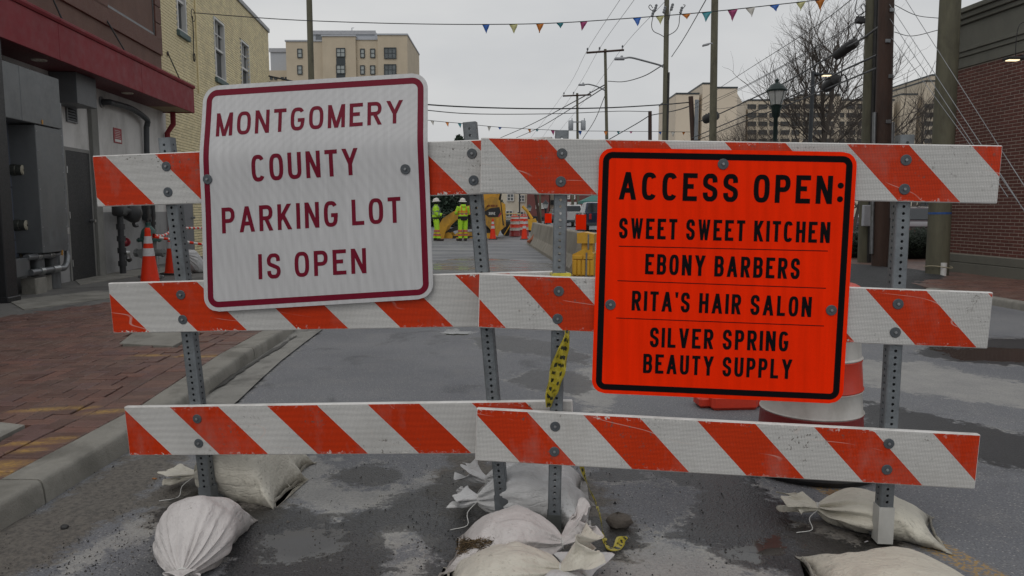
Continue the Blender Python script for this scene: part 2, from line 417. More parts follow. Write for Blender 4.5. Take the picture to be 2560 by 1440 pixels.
concrete = M('concrete', (0.26, 0.25, 0.222), 0.8, var=0.22, scale=3, bump=0.5, bscale=120, dirt=(0.10, 0.095, 0.08), damt=0.6, dscale=3.5)
gutterc = M('gutter_concrete', (0.25, 0.245, 0.225), 0.75, var=0.2, scale=4, bump=0.45, bscale=140, dirt=(0.07, 0.068, 0.062), damt=0.85, dscale=2.6)
# ---- left kerb: cast blocks with joints; the face is a real step
def kerb_run(path, width, z1, mat, name, side=1, joint=3.05, lo=-0.02):
    root = thing(name, None, None, (path[0][0], path[0][1], 0)); root['kind'] = 'structure'; del_c = root
    pts = []
    L = 0
    for (a, b) in zip(path, path[1:]):
        a = Vector((*a, 0)); b = Vector((*b, 0)); n = max(2, int((b - a).length / 0.25))
        for i in range(n): pts.append(a.lerp(b, i / n))
    pts.append(Vector((*path[-1], 0)))
    blocks = []; cur = [pts[0]]; acc = 0
    for a, b in zip(pts, pts[1:]):
        acc += (b - a).length; cur.append(b)
        if acc > joint: blocks.append(cur); cur = [b]; acc = 0
    if len(cur) > 1: blocks.append(cur)
    for bl in blocks:
        mb = MB(); vs = []; fs = []
        d0 = (bl[1] - bl[0]).normalized(); d1 = (bl[-1] - bl[-2]).normalized()
        q = [bl[0] + d0 * 0.006] + bl[1:-1] + [bl[-1] - d1 * 0.006]
        for i, pnt in enumerate(q):
            d = (q[min(i+1, len(q)-1)] - q[max(i-1, 0)]).normalized(); n = Vector((-d.y, d.x, 0)) * side
            j = random.uniform(-0.002, 0.002)
            prof = [(-0.012, lo), (-0.006, z1 * .55), (0, z1 - 0.02), (0.006, z1 - 0.007), (0.02, z1), (width - 0.01, z1 + 0.001), (width, z1 - 0.006), (width, lo)]
            for o_, z in prof: vs.append(pnt + n * (o_ + j) + Vector((0, 0, z)))
        k = 8
        for i in range(len(q) - 1):
            for a in range(k - 1): fs.append((i*k+a, i*k+a+1, (i+1)*k+a+1, (i+1)*k+a))
        fs.append(tuple(range(k))); fs.append(tuple((len(q)-1)*k + a for a in range(k-1, -1, -1)))
        mb.add(vs, fs); obj('kerb_block', mb, mat, root, w=True, smooth=40)
    return root
kerb_run(OUT, 0.19, CURB_H, concrete, 'kerb', 1)
# gutter pan between kerb face and asphalt
mb = MB(); vs = []; fs = []
gy_ = [2.2, 2.9, 3.6, 4.3, 4.9, 5.5, 6.2, 7.0, 7.8, 9, 12, 16, 24, 45, 90]
gr_ = [-1.74, -1.75, -1.77, -1.82, -1.86, -1.92, -1.98, -2.02, -2.05, -2.14, -2.4, -2.78, -3.4, -5.2, -8.7]
for y, xr in zip(gy_, gr_):
    vs += [(curb_x(y) + 0.002, y, 0.006), (xr, y, 0.014), (xr + 0.012, y, 0.0135)]
for i in range(len(gy_) - 1):
    for a in range(2): fs.append((i*3+a, i*3+a+1, i*3+a+4, i*3+a+3))
mb.add([v for v in vs if v[1] > 3.9 or True], [f for f in fs if vs[f[0]][1] > 4.2])
obj('gutter', mb, gutterc, w=True, kind='structure')

# ------------------------------------------------------------------ left sidewalk: slab, pavers one by one, paint marks
WX0, WS = -6.167, -0.097            # wall line x = WX0 + WS*y
def wall_x(y): return WX0 + WS * y
walk = thing('sidewalk', None, None, (-4, 6, 0)); walk['kind'] = 'structure'
SW = CURB_H - 0.052
mb = MB(); ys = [-3, 2.9, 4.4, 5.1, 6, 7.2, 14, 24, 45, 90]
vs = []; fs = []
for y in ys: vs += [(wall_x(y) - 0.6, y, SW), (curb_x(y) - 0.188, y, SW)]
for i in range(len(ys) - 1): fs.append((2*i, 2*i+1, 2*i+3, 2*i+2))
mb.add(vs, fs)
sandbed = M('joint_sand', (0.05, 0.045, 0.04), 0.9, bscale=200, bump=0.4)
obj('paver_bed', mb, sandbed, walk, w=True)
# paver material: worn red brick with sprayed yellow marks (world placed)
m, t, b = newmat('paver'); N = NB(t); p = N.pos()
rnd = N.math('FRACT', N.math('ADD', N.n('ShaderNodeObjectInfo').outputs['Random'], N.n('ShaderNodeNewGeometry').outputs['Random Per Island']))
c = N.mix(rnd, (0.095, 0.048, 0.038), (0.185, 0.088, 0.066))
c = N.mix(N.ramp(N.math('FRACT', N.math('MULTIPLY', rnd, 7.3)), 0.7, 0.95, 0, 0.6), c, (0.13, 0.075, 0.075))
c = N.mix(N.ramp(N.noise(p, 2.2, 6, 0.65), 0.4, 0.65, 0, 0.55), c, (0.17, 0.115, 0.09))
c = N.mix(N.ramp(N.noise(p, 90, 3, 0.6), 0.52, 0.66, 0, 0.6), c, (0.06, 0.04, 0.035))
gr = N.ramp(N.noise(p, 1.1, 5, 0.6), 0.45, 0.6, 0, 1)
tot = None
for (px, py, a, bb, rot) in [(118,1022,0.17,0.045,0.25),(205,1018,0.08,0.035,0.2),(272,1028,0.12,0.05,0.3),(378,887,0.13,0.05,0.1),(452,888,0.06,0.04,0),(508,890,0.11,0.05,0.2),(60,1108,0.16,0.035,0.2),(150,1095,0.08,0.03,0.2),(15,1160,0.1,0.06,0.2),(70,1125,0.07,0.035,0.3),(-10,1180,0.08,0.05,0.1)]:
    q = G(px, py, CURB_H)
    v = N.mapping(N.vmath('SUBTRACT', p, (q.x, q.y, CURB_H)), rot=(0, 0, -rot)); v = N.vmath('MULTIPLY', v, (1/a, 1/bb, 1))
    s_ = N.ramp(N.math('ADD', N.vmath('LENGTH', v), N.math('MULTIPLY', N.math('SUBTRACT', N.noise(p, 14, 4, 0.6), 0.5), 0.9)), 1.5, 0.3, 0, 0.72)
    tot = s_ if tot is None else N.math('MAXIMUM', tot, s_)
c = N.mix(N.math('MULTIPLY', tot, N.ramp(N.noise(p, 45, 4, 0.7), 0.38, 0.6, 0.25, 1)), c, (0.50, 0.30, 0.06))
N.l(c, b.inputs['Base Color']); N.l(N.ramp(N.noise(p, 5, 4, 0.6), 0.35, 0.65, 0.38, 0.72), b.inputs['Roughness'])
N.l(N.bump(N.noise(p, 130, 4, 0.65), 0.35, 0.006), b.inputs['Normal'])
paver_m = m
PW, PL_, PH, JT = 0.1, 0.2, 0.06, 0.006
pr = []
for k in range(3):
    q = MB(); q.box((0, 0, -PH / 2), (PL_ - JT, PW - JT, PH), 0, 0.004); pr.append(q)
SL = [gpoly(q, CURB_H) for q in ([(-40,1052),(62,1064),(-10,1100),(-120,1120)], [(345,823),(500,830),(432,866),(298,860)])]
def inpoly(x, y, poly): return sdf(np.array([[x, y]]), poly)[0] > -0.03
mats4 = []; cen = []
def put(x, y, ang, zo=0.0):
    if any(inpoly(x, y, s) for s in SL): return
    m4 = Matrix.Translation((x, y, CURB_H - 0.001 + zo + random.uniform(-0.0045, 0.002))) @ Matrix.Rotation(ang + random.uniform(-0.012, 0.012), 4, 'Z') @ Matrix.Rotation(random.uniform(-0.008, 0.008), 4, 'X')
    mats4.append(wm(walk).inverted() @ m4); cen.append((x, y))
y = 2.4
while y < 13.0:                      # course of headers along the kerb, then one stretcher course
    d = (curb_x(y + .1) - curb_x(y)) / .1; ang = -math.atan(d)
    put(curb_x(y) - 0.19 - 0.104, y, ang); y += PW + 0.0005
y = 2.4
while y < 13.0:
    d = (curb_x(y + .2) - curb_x(y)) / .2; put(curb_x(y) - 0.19 - 0.26, y, R(90) - math.atan(d)); y += PL_ + 0.001
def herring():
    """cells of a 90 degree herringbone: period vectors (1,1) and (2,-2) in paver widths"""
    out = []
    for a in range(-90, 140):
        for bq in range(-60, 90):
            ox = (a + 2 * bq) * PW; oy = (a - 2 * bq) * PW
            out.append((ox + PW, oy + PW / 2, 0.0)); out.append((ox + 2.5 * PW, oy, R(90)))
    return out
RB = Matrix.Rotation(R(4), 3, 'Z')
for (x, y, a) in herring():
    q = RB @ Vector((x, y, 0)); x, y = q.x - 2.9, q.y + 3.0
    if y < 2.3 or y > 12.2: continue
    lim = curb_x(y) - 0.19 - 0.312; hx = .1 if a < .5 else .05
    if x - hx > lim - .02: continue
    zo = -.007 if x + hx > lim - .005 else 0
    if x < wall_x(y) + 1.0 + max(0, (y - 7.5)) * 0.45: continue
    if x / y < -0.75 and y < 9: continue
    put(x, y, a + R(4), zo)
order_key = lambda i: cen[i][0] ** 2 + cen[i][1] ** 2
print('pavers', len(mats4))
pieces('paver', mats4, pr, paver_m, walk, 300, order_key)
for s in SL:
    q = MB(); q.prism([tuple(a) for a in s], CURB_H - 0.05, CURB_H + 0.004, axis='z')
    obj('concrete_slab', q, concrete, walk, w=True)
# concrete and asphalt apron against the building
q = MB(); q.prism([(wall_x(2) - .3, 2), (wall_x(2) + 1.05, 2), (wall_x(7.5) + 1.05, 7.5), (wall_x(12.3) + 3.15, 12.3), (curb_x(12.3) - .19, 12.3), (curb_x(40) - .19, 40), (wall_x(40) - .3, 40)], SW + 0.004, CURB_H - 0.004, axis='z')
apron = M('apron', (0.16, 0.155, 0.145), 0.8, var=0.35, scale=1.2, bump=0.5, bscale=90, dirt=(0.05, 0.05, 0.05), damt=0.85, dscale=1.2)
obj('apron', q, apron, walk, w=True)
for pts in ([(20, 752), (240, 728), (330, 738), (60, 775)], [(180, 694), (330, 676), (420, 668), (500, 664), (500, 672), (360, 688), (200, 712)]):
    q = MB(); q.prism([tuple(G(x, y, CURB_H))[:2] for x, y in pts], CURB_H - 0.02, CURB_H + 0.006, axis='z')
    obj('concrete_strip', q, concrete, walk, w=True)
# ------------------------------------------------------------------ right sidewalk
rk = [(6.6, 2), (6.58, 9.5), (6.5, 10.6), (6.35, 11.3)]
kerb_run(rk, 0.16, 0.1, concrete, 'kerb', -1)
rw = thing('sidewalk', None, None, (8, 10, 0)); rw['kind'] = 'structure'
q = MB(); q.prism([(6.75, 2), (14, 2), (14, 24), (7.6, 24), (7.6, 18), (6.9, 14), (6.45, 11.35), (6.66, 10.6), (6.74, 9.5)], 0.0, 0.093, axis='z')
rwalk = M('old_brick_walk', (0.15, 0.088, 0.07), 0.55, var=0.35, scale=1.5, bump=0.4, bscale=90, dirt=(0.05, 0.045, 0.042), damt=0.85, dscale=1.3)
obj('walk_bed', q, rwalk, rw, w=True)
mats4 = []; cen = []
y = 8.6
row = 0
while y < 12.6:
    x = 6.86 + (row % 2) * 0.1
    while x < wall_x(y) + 16.2 and x < 9.3:
        if x < 8.75 - 0.097 * (y - 13.5) - 0.1:
            mats4.append(wm(rw).inverted() @ Matrix.Translation((x, y, 0.1 + random.uniform(-0.003, 0.003))) @ Matrix.Rotation(random.uniform(-0.01, 0.01), 4, 'Z')); cen.append((x, y))
        x += 0.2
    y += 0.1; row += 1
pieces('paver', mats4, pr, paver_m, rw, 300, lambda i: (cen[i][0] - 7) ** 2 + (cen[i][1] - 10) ** 2)
# mound of fresh asphalt patch round the poles
def mound(name, poly, h, mat, z0=0.0, res=0.12, rough=0.02):
    poly = np.array(poly); x0, y0 = poly.min(0) - .1; x1, y1 = poly.max(0) + .1
    X = np.arange(x0, x1, res); Y = np.arange(y0, y1, res); gx, gy = np.meshgrid(X, Y); P = np.stack([gx.ravel(), gy.ravel()], 1)
    s = sdf(P, poly) + 0.08 * np.sin(P[:, 0] * 7) * np.sin(P[:, 1] * 5); z = z0 + h * np.clip(s / 0.9, 0, 1) ** 0.6 - 0.02 + rough * np.random.rand(len(P))
    z = np.where(s < 0, z0 - 0.03, z)
    i = np.arange(len(P)).reshape(len(Y), len(X)); F = np.stack([i[:-1, :-1].ravel(), i[:-1, 1:].ravel(), i[1:, 1:].ravel(), i[1:, :-1].ravel()], 1)
    keep = (s[F] > -0.15).any(1); q = MB(); q.add(np.column_stack([P, z]).tolist(), [tuple(f) for f in F[keep]])
    return obj(name, q, mat, w=True, smooth=60, kind='structure')
patch_m = M('fresh_asphalt', (0.035, 0.036, 0.038), 0.7, var=0.3, scale=3, bump=0.9, bscale=110)
mound('asphalt_patch', [(5.0, 10.2), (6.4, 11.0), (8.2, 12.8), (8.9, 14.2), (8.6, 15.8), (7.9, 17.2), (6.0, 17.0), (4.6, 14.5), (4.2, 11.8)], 0.13, patch_m, 0.0)

def silt(pts, label):
    rr = random.Random(6); P = []
    for (a, c_) in zip(pts, pts[1:] + pts[:1]):
        n = 10
        for k in range(n): P.append((a[0] + (c_[0] - a[0]) * k / n + rr.uniform(-3, 3), a[1] + (c_[1] - a[1]) * k / n + rr.uniform(-1.6, 1.6)))
    q = MB(); v = [tuple(G(x, y, .012)) for x, y in P]; v = [(max(x, curb_x(y) + .004), y, .0185) for x, y, z in v]; q.add(v, [tuple(range(len(v)))])
    obj('silt', q, M('damp_silt', (.045, .043, .038), .45, var=.4, scale=6, bump=.4, bscale=90), w=True, kind='structure')
silt([(470, 1012), (560, 962), (640, 905), (700, 872), (742, 838), (722, 850), (600, 925), (486, 998)], 'a')
# ------------------------------------------------------------------ left building
E1 = Vector((-0.0965, 0.9953, 0)).normalized(); LN = Vector((E1.y, -E1.x, 0)); LP0 = Vector((WX0, 0, 0))
LM = Matrix(((E1.x, -LN.x, 0, LP0.x), (E1.y, -LN.y, 0, LP0.y), (0, 0, 1, 0), (0, 0, 0, 1)))
LMi = LM.inverted()
def lw(px, py, off=0.0):
    q = LMi @ PL(px, py, LP0, LN, off); return q.x, q.z
GZ = CURB_H - 0.03
lb = thing('corner_building', 'two-storey corner building: brown stucco, pale yellow brick and white ground floor under a red canopy', 'building', Mx=LM)
stucco = M('brown_stucco', (0.155, 0.092, 0.072), 0.85, var=0.14, scale=2, bump=0.5, bscale=60, dirt=(0.09, 0.055, 0.045), damt=0.4)
panel_m = M('brown_panel', (0.13, 0.062, 0.045), 0.7, var=0.12, bump=0.3, bscale=80)
white_w = M('white_wall', (0.62, 0.61, 0.59), 0.75, var=0.1, scale=1.2, bump=0.35, bscale=35, dirt=(0.24, 0.23, 0.21), damt=0.55, dscale=1.4)
grey_w = M('grey_dado', (0.30, 0.30, 0.30), 0.7, var=0.1, scale=1.5, bump=0.3, bscale=35, dirt=(0.14, 0.14, 0.13), damt=0.6, dscale=2)
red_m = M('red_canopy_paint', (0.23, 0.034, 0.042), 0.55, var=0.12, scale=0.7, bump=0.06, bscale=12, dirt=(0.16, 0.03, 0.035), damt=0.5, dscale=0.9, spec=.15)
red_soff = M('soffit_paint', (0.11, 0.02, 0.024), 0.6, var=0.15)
glass_m = M('dark_glass', (0.02, 0.024, 0.028), 0.06, var=0.2, bump=0.02, bscale=2, rvar=0.02)
white_trim = M('white_trim', (0.62, 0.62, 0.60), 0.5, var=0.06, bump=0.05)
sill_m = M('green_sill', (0.075, 0.12, 0.12), 0.6, var=0.2, dirt=(0.04, 0.05, 0.05))
blackdoor = M('black_door', (0.012, 0.014, 0.017), 0.5, var=0.2, bump=0.05, dirt=(0.035, 0.036, 0.038), damt=0.5, dscale=1.5)
galv = M('galvanised', (0.24, 0.25, 0.26), 0.42, metal=0.75, var=0.2, scale=12, bump=0.1, bscale=90, dirt=(0.12, 0.12, 0.115), damt=0.6, dscale=6)
steel = M('bolt_zinc', (0.45, 0.46, 0.46), 0.35, metal=0.9, var=0.15, scale=30)
coping_m = M('coping_metal', (0.22, 0.225, 0.23), 0.4, metal=0.4, var=0.1)
TOPZ = 7.85; S_Y = lw(400, 80)[0]; S_END = lw(672, 130)[0]; S_W = lw(424, 500)[0]
CZ0, CZ1, COFF = 3.45, 4.06, 0.67
S_C = 16.95
print('wall s', S_Y, S_END, S_W)
# white ground floor, brown upper floor, yellow masonry core
q = MB(); q.bx(2, S_W, 0, .3, 1.25, CZ0 + .3); obj('ground_floor_wall', q, white_w, lb)
q = MB(); q.bx(2, S_W, -0.002, .3, 0, 1.25); obj('dado', q, grey_w, lb)
q = MB(); q.bx(2, S_Y, 0.0, .3, CZ0 + .3, TOPZ); obj('stucco_wall', q, stucco, lb)
yb_m = M('yellow_brick', (0.78, 0.68, 0.42), 0.62, var=0.1, scale=3, bump=0.35, bscale=90, dirt=(0.55, 0.45, 0.25), damt=0.45, dscale=1.6, island=True, randobj=0.1)
yj_m = M('yellow_mortar', (0.10, 0.082, 0.042), 0.8, var=0.2)
# windows on the yellow wall
WINS = []
for (x0, y0, x1, y1) in ((441, -60, 462, 77), (536, 34, 562, 186), (603, 86, 622, 204), (648, 128, 660, 220)):
    a = lw(x0, (y0 + y1) / 2)[0]; b_ = lw(x1, (y0 + y1) / 2)[0]; zt = lw((x0 + x1) / 2, y0)[1]; zb = lw((x0 + x1) / 2, y1)[1]
    WINS.append((a, b_, zb, zt)); print('win', a, b_, zb, zt)
zw0 = lw(452, 80)[1]
WINS = [(WINS[0][0], WINS[0][0] + .66, zw0, min(zw0 + 1.5, TOPZ - .35)), (WINS[1][0], WINS[1][0] + 1.0, 4.95, 6.6), (WINS[2][0], WINS[2][0] + 1.0, 4.95, 6.6)]
q = MB(); cur = S_Y
for (wa, wb, wz0, wz1) in WINS:
    q.bx(cur, wa + .02, 0.03, .4, GZ, TOPZ); q.bx(wa + .02, wb - .02, .03, .4, GZ, wz0 + .01); q.bx(wa + .02, wb - .02, .03, .4, wz1 - .01, TOPZ); cur = wb - .02
q.bx(cur, S_END, .03, .4, GZ, TOPZ); q.bx(min(S_W, S_Y), max(S_W, S_Y), 0.031, .4, GZ, CZ0)
q.bx(S_END - .3, S_END, .4, 9, GZ, TOPZ - .002)
obj('brick_backing', q, yj_m, lb)
mats4 = []; bz = GZ
bl, bh, bj = 0.203, 0.0667, 0.010
row = 0; z = GZ + 0.01
while z < TOPZ - 0.22:
    s = S_W if z < CZ0 - .1 else S_Y
    s0 = s; s = s - (0.1 if row % 2 else 0)
    while s < S_END - 0.02:
        a, b_ = max(s, s0), min(s + bl - bj, S_END)
        cs = (s + bl / 2); ok = b_ - a > 0.03
        if CZ0 + .1 < z < CZ1 - 0.1 and s < S_C + .1: ok = False
        for (wa, wb, wz0, wz1) in WINS:
            if wa - 0.02 < cs < wb + 0.02 and wz0 - 0.06 < z + .03 < wz1 + 0.02: ok = False
        if ok: mats4.append(Matrix.Translation(((a + b_) / 2, 0.016 + random.uniform(-.002, .002), z + bh / 2)) @ Matrix.Diagonal(((b_ - a) / (bl - bj), 1, 1, 1)))
        s += bl
    z += bh; row += 1
pr = [];
q = MB(); q.box((0, 0, 0), (bl - bj, 0.03, bh - bj), 0, 0.003); pr.append(q)
print('yellow bricks', len(mats4))
pieces('brick', mats4, pr, yb_m, lb, 300, lambda i: mats4[i].translation.x + abs(mats4[i].translation.z - 5.2) * .4)
q = MB(); q.bx(S_Y - .05, S_END + 0.04, -0.05, .5, TOPZ - .16, TOPZ - 0.02, .01); q.bx(2, S_Y - .052, -0.06, .5, TOPZ - .1, TOPZ + .05, .01); obj('coping', q, coping_m, lb)
def window(parent, s0, s1, z0, z1, fw=0.055, depth=0.10, frame_m=white_trim, sash=True, sill=None, mull=0, y0=0.0, gl=None):
    f = MB(); d = y0 + depth
    for (a, b_, c, e) in ((s0, s0 + fw, z0, z1), (s1 - fw, s1, z0, z1), (s0 + fw, s1 - fw, z1 - fw, z1), (s0 + fw, s1 - fw, z0, z0 + fw)): f.bx(a, b_, y0 - .015, d, c, e)
    if sash:
        m_ = (z0 + z1) / 2; f.bx(s0 + fw, s1 - fw, y0 + .03, d - .01, m_ - .03, m_ + .03)
        for k in (1,): f.bx((s0 + s1) / 2 - .012, (s0 + s1) / 2 + .012, y0 + .045, d - .02, m_ + .03, z1 - fw)
        f.bx(s0 + fw, s1 - fw, y0 + .046, d - .02, (m_ + z1) / 2 - .012, (m_ + z1) / 2 + .012)
    for k in range(mull):
        x = s0 + (s1 - s0) * (k + 1) / (mull + 1); f.bx(x - .025, x + .025, y0 + .01, d, z0 + fw, z1 - fw)
    w_ = obj('window', f, frame_m, parent)
    g = MB(); g.bx(s0 + fw * .5, s1 - fw * .5, d - .03, d - .02, z0 + fw * .5, z1 - fw * .5); obj('pane', g, gl or glass_m, w_)
    if sill is not None:
        g = MB(); g.bx(s0 - .07, s1 + .07, y0 - .07, y0 + .06, z0 - .13, z0 - .002, .006); obj('sill', g, sill, w_)
    return w_
curt = M('curtained_glass', (0.23, 0.25, 0.26), 0.12, var=0.3, scale=2, bump=0.0)
for w_ in WINS: window(lb, *w_, sill=sill_m, fw=0.06, depth=0.13)
# brown panels and picture window
sa, sb = lw(285, 30)[0], lw(384, 60)[0]; zt_, zb_ = 7.0, lw(330, 70)[1] + .12
zb_ = lw(330, 56)[1]; print('sill z', lw(330, 58)[1], lw(285, 30), lw(384, 85))
window(lb, sa - .35, sb, zb_, zb_ + 1.75, fw=0.05, depth=0.16, frame_m=M('alu_frame', (0.15, 0.155, 0.16), 0.4, metal=.6), sash=False, mull=1, y0=0.0)
z = zb_ - .42
for k in range(9):
    z0 = zb_ - .42 + k * .36 if k else zb_ - .36
    segs = [(10.0, S_Y - .02)] if z0 + .36 <= zb_ + .02 else [(10.0, sa - .36), (sb + .01, S_Y - .02)]
    for (a, b_) in segs:
        if z0 + .34 < TOPZ - .12:
            g = MB(); g.bx(a, b_, -.045, 0.02, z0 + .008, z0 + .352, .006); obj('cladding_board', g, panel_m, lb)
# canopy: fascia sheets, moulded lip, soffit, recessed lamps
seams = [2.0, 4.4, 6.8, lw(160, 100, COFF)[0] - 0.0, lw(214, 130, COFF)[0], lw(455, 240, COFF)[0] - .25, S_C]
seams = sorted(seams); ss = [2.0, 5.0, 8.0, 11.0, 14.0, S_C]
for a, b_ in zip(ss, ss[1:]):
    g = MB(); g.bx(a + .003, b_ - .003, -COFF - 0.012, -COFF + .03, CZ0, CZ1 - .09, .003); obj('fascia_sheet', g, red_m, lb)
    g = MB(); g.prism([(-COFF - .03, CZ1 - .085), (-COFF - .05, CZ1 - .05), (-COFF - .05, CZ1 - .02), (-COFF - .02, CZ1), (-COFF + .1, CZ1 + .01), (-0.02, CZ1 + .13), (-0.02, CZ1 + .06), (-COFF + .1, CZ1 - .08)], a + .003, b_ - .003, axis='x')
    obj('canopy_lip', g, red_m, lb)
g = MB(); g.bx(S_C + .0, S_C + .02, -COFF, 0, CZ0, CZ1); obj('canopy_end', g, red_m, lb)
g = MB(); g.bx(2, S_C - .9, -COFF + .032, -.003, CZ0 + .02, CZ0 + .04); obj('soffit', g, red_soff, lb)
g = MB(); g.bx(S_C - .897, S_C - .002, -COFF + .032, -.003, CZ0 + .02, CZ0 + .04); obj('bare_soffit', g, M('bare_wood', (0.30, 0.22, 0.13), 0.7, stretch=(1, 8, 1)), lb, label='unpainted wooden end of the soffit')
for sx in (lw(100, 158, .35)[0], lw(320, 230, .35)[0]):
    g = MB(); g.lathe([(0.0, CZ0 + .012), (.075, CZ0 + .012), (.08, CZ0 + .004), (.10, CZ0 + .006), (.105, CZ0 + .02)], 20, (sx, -.34, 0))
    obj('soffit_lamp', g, M('lamp_lens', (0.55, 0.5, 0.42), 0.3, var=0.05), lb)
# stay rods of the canopy
for (x0, y0, x1, y1) in ((262, 47, 309, 104), (112, -40, 148, 26), (418, 134, 444, 168)):
    s0, z0 = lw(x0, y0); s1 = s0 + (lw(x1, y1, .35)[0] - s0)
    g = MB(); g.tube([(s0, -.02, z0), (s1, -.42, CZ1 + .05)], .014, 6); g.lathe([(0, 0), (.05, 0), (.05, .012), (0, .02)], 10, (s0, -.01, z0), R3=Matrix.Rotation(R(90), 3, 'X'))
    obj('stay_rod', g, M('black_iron', (0.02, 0.022, 0.025), 0.5, metal=.5, dirt=(.12, .05, .02), damt=.4), lb)
# black canopy column at the near end
colp = LMi @ G(24, 770, CURB_H)
g = MB(); cx_ = Vector((lw(6, 740, .5)[0], -.5, 0)); g.bx(cx_.x - .13, cx_.x + .13, cx_.y - .13, cx_.y + .13, GZ, CZ0 - .002, .01); g.bx(cx_.x - .15, cx_.x + .15, cx_.y - .15, cx_.y + .15, GZ, GZ + .1, .01)
obj('column', g, M('black_column', (0.012, 0.013, 0.015), 0.45, var=0.3), lb, smooth=None)
# doors
def door(s0, s1, z1, mat, lab=None, off=-.02):
    g = MB(); g.bx(s0, s1, off, .05, GZ + .02, z1, .004); d_ = obj('door', g, mat, lb, label=lab)
    g = MB()
    for (a, b_, c, e) in ((s0 - .06, s0 - .003, GZ, z1 + .06), (s1 + .003, s1 + .06, GZ, z1 + .06), (s0 - .003, s1 + .003, z1 + .003, z1 + .06)): g.bx(a, b_, off + .0, .05, c, e)
    obj('door_frame', g, M('frame_grey', (0.2, 0.2, 0.19), .6), d_)
    g = MB(); g.tube([(s1 - .09, off - .005, 1.1), (s1 - .09, off - .06, 1.1)], .028, 10); g.tube([(s1 - .09, off - .06, 1.1), (s1 - .09, off - .085, 1.1)], .03, 10); obj('handle', g, steel, d_, smooth=40)
    for hz in (.35, 1.15, 1.9):
        g = MB(); g.tube([(s0 + .0, off - .008, hz), (s0 + .0, off - .008, hz + .11)], .009, 6); obj('hinge', g, steel, d_)
    return d_
da, db = lw(170, 530)[0], lw(228, 530)[0]; door(da, db, 2.27, blackdoor)
g = MB(); g.bx(db + .07, lw(242, 500)[0] + .07, -.07, .02, GZ, CZ0 + .05, .006); obj('pilaster', g, M('raw_render', (0.22, 0.22, 0.205), .85, bump=.6, bscale=50, dirt=(.12, .12, .11)), lb)
gd0, gd1 = lw(448, 560)[0], lw(481, 560)[0]
door(gd0 + .05, gd1 - .05, 2.2, M('grey_door', (0.17, 0.175, 0.19), .5, var=.08), 'grey steel door at the far end', -.03)
# louvre vent
s0, s1 = lw(163, 280)[0], lw(189, 280)[0]; z0, z1 = lw(175, 306)[1], lw(175, 256)[1]
g = MB()
for (a, b_, c, e) in ((s0, s0 + .03, z0, z1), (s1 - .03, s1, z0, z1), (s0 + .03, s1 - .03, z1 - .03, z1), (s0 + .03, s1 - .03, z0, z0 + .03)): g.bx(a, b_, -.03, .01, c, e)
vent = obj('wall_vent', g, M('vent_grey', (0.15, 0.155, 0.16), .5), lb)
for k in range(6):
    g = MB(); zz = z0 + .04 + k * (z1 - z0 - .06) / 6; g.prism([(-.028, zz), (-.022, zz + .004), (.0, zz + .04), (-.006, zz + .036)], s0 + .031, s1 - .031, axis='x'); obj('louvre', g, MATS['vent_grey'], vent)
g = MB(); g.bx(s0, s1, -.003, -.001, z0, z1); obj('vent_backing', g, M('void', (0.004, 0.004, 0.004), .9, var=0, bump=0), vent)
# duct box under the canopy
s0, s1 = lw(172, 220, .3)[0], lw(222, 230, .3)[0]
g = MB(); g.bx(s0, s1, -.42, -.004, 2.98, CZ0 + .015, .005); obj('duct_box', g, M('duct_grey', (0.10, 0.105, 0.11), .5, var=.2), lb)
# red notice on the wall
s0, s1 = lw(283, 340)[0], lw(303, 340)[0]; z0, z1 = lw(293, 358)[1], lw(293, 321)[1]
nb = thing('wall_notice', 'small red and white notice on the white wall under the canopy', 'sign', Mx=LM @ Matrix.Translation((s0, 0, z0)))
g = MB(); g.bx(0, s1 - s0, -.012, -.003, 0, z1 - z0, .002); obj('notice_plate', g, M('notice_red', (0.30, 0.025, 0.035), .5, var=.05), nb)
g = MB(); ww, hh = s1 - s0, z1 - z0
g.bx(ww * .12, ww * .88, -.0135, -.0125, hh * .08, hh * .26)
for k in range(5): g.bx(ww * (.15 + .05 * (k % 2)), ww * (.85 - .06 * ((k * 7) % 3)), -.0135, -.0125, hh * (.36 + k * .115), hh * (.385 + k * .115))
obj('notice_print', g, white_trim, nb)
# drain pipes
dpm = M('dark_pipe', (0.045, 0.05, 0.055), .5, var=.2)
a, z0 = lw(252, 250); b_, _ = lw(352, 300)
dp = thing('drain_pipe', 'dark elbowed drain pipe running along the white wall under the canopy', 'pipe', Mx=LM @ Matrix.Translation((a, 0, 3.2)))
g = MB(); L_ = b_ - a
g.tube(smoothpath([(0, -.02, .05), (0, -.13, .05), (.1, -.15, .05), (L_ * .55, -.15, .06), (L_ - .1, -.15, -.05), (L_, -.12, -.16), (L_, -.10, -.3), (L_, -.08, -1.2), (L_, -.08, -3.08)], 4), .055, 10)
obj('pipe_run', g, dpm, dp, smooth=50)
g = MB(); g.lathe([(.10, 0), (.10, .02), (.06, .025)], 14, (0, -.004, .05), R3=Matrix.Rotation(R(90), 3, 'X'))
for zz in (-1.0, -2.2): g.box((L_, -.05, zz), (.16, .1, .03))
obj('pipe_bracket', g, galv, dp)
a, _ = lw(430, 330)
ds = thing('downspout', 'red downspout at the end of the canopy beside the yellow bricks', 'pipe', Mx=LM @ Matrix.Translation((S_W - .18, 0, 0)))
g = MB(); g.tube([(0, -.22, 3.46), (0, -.22, 3.2), (0, -.08, 3.0), (0, -.08, .2), (0, -.2, .12)], .06, 8); obj('spout', g, red_m, ds, smooth=50)

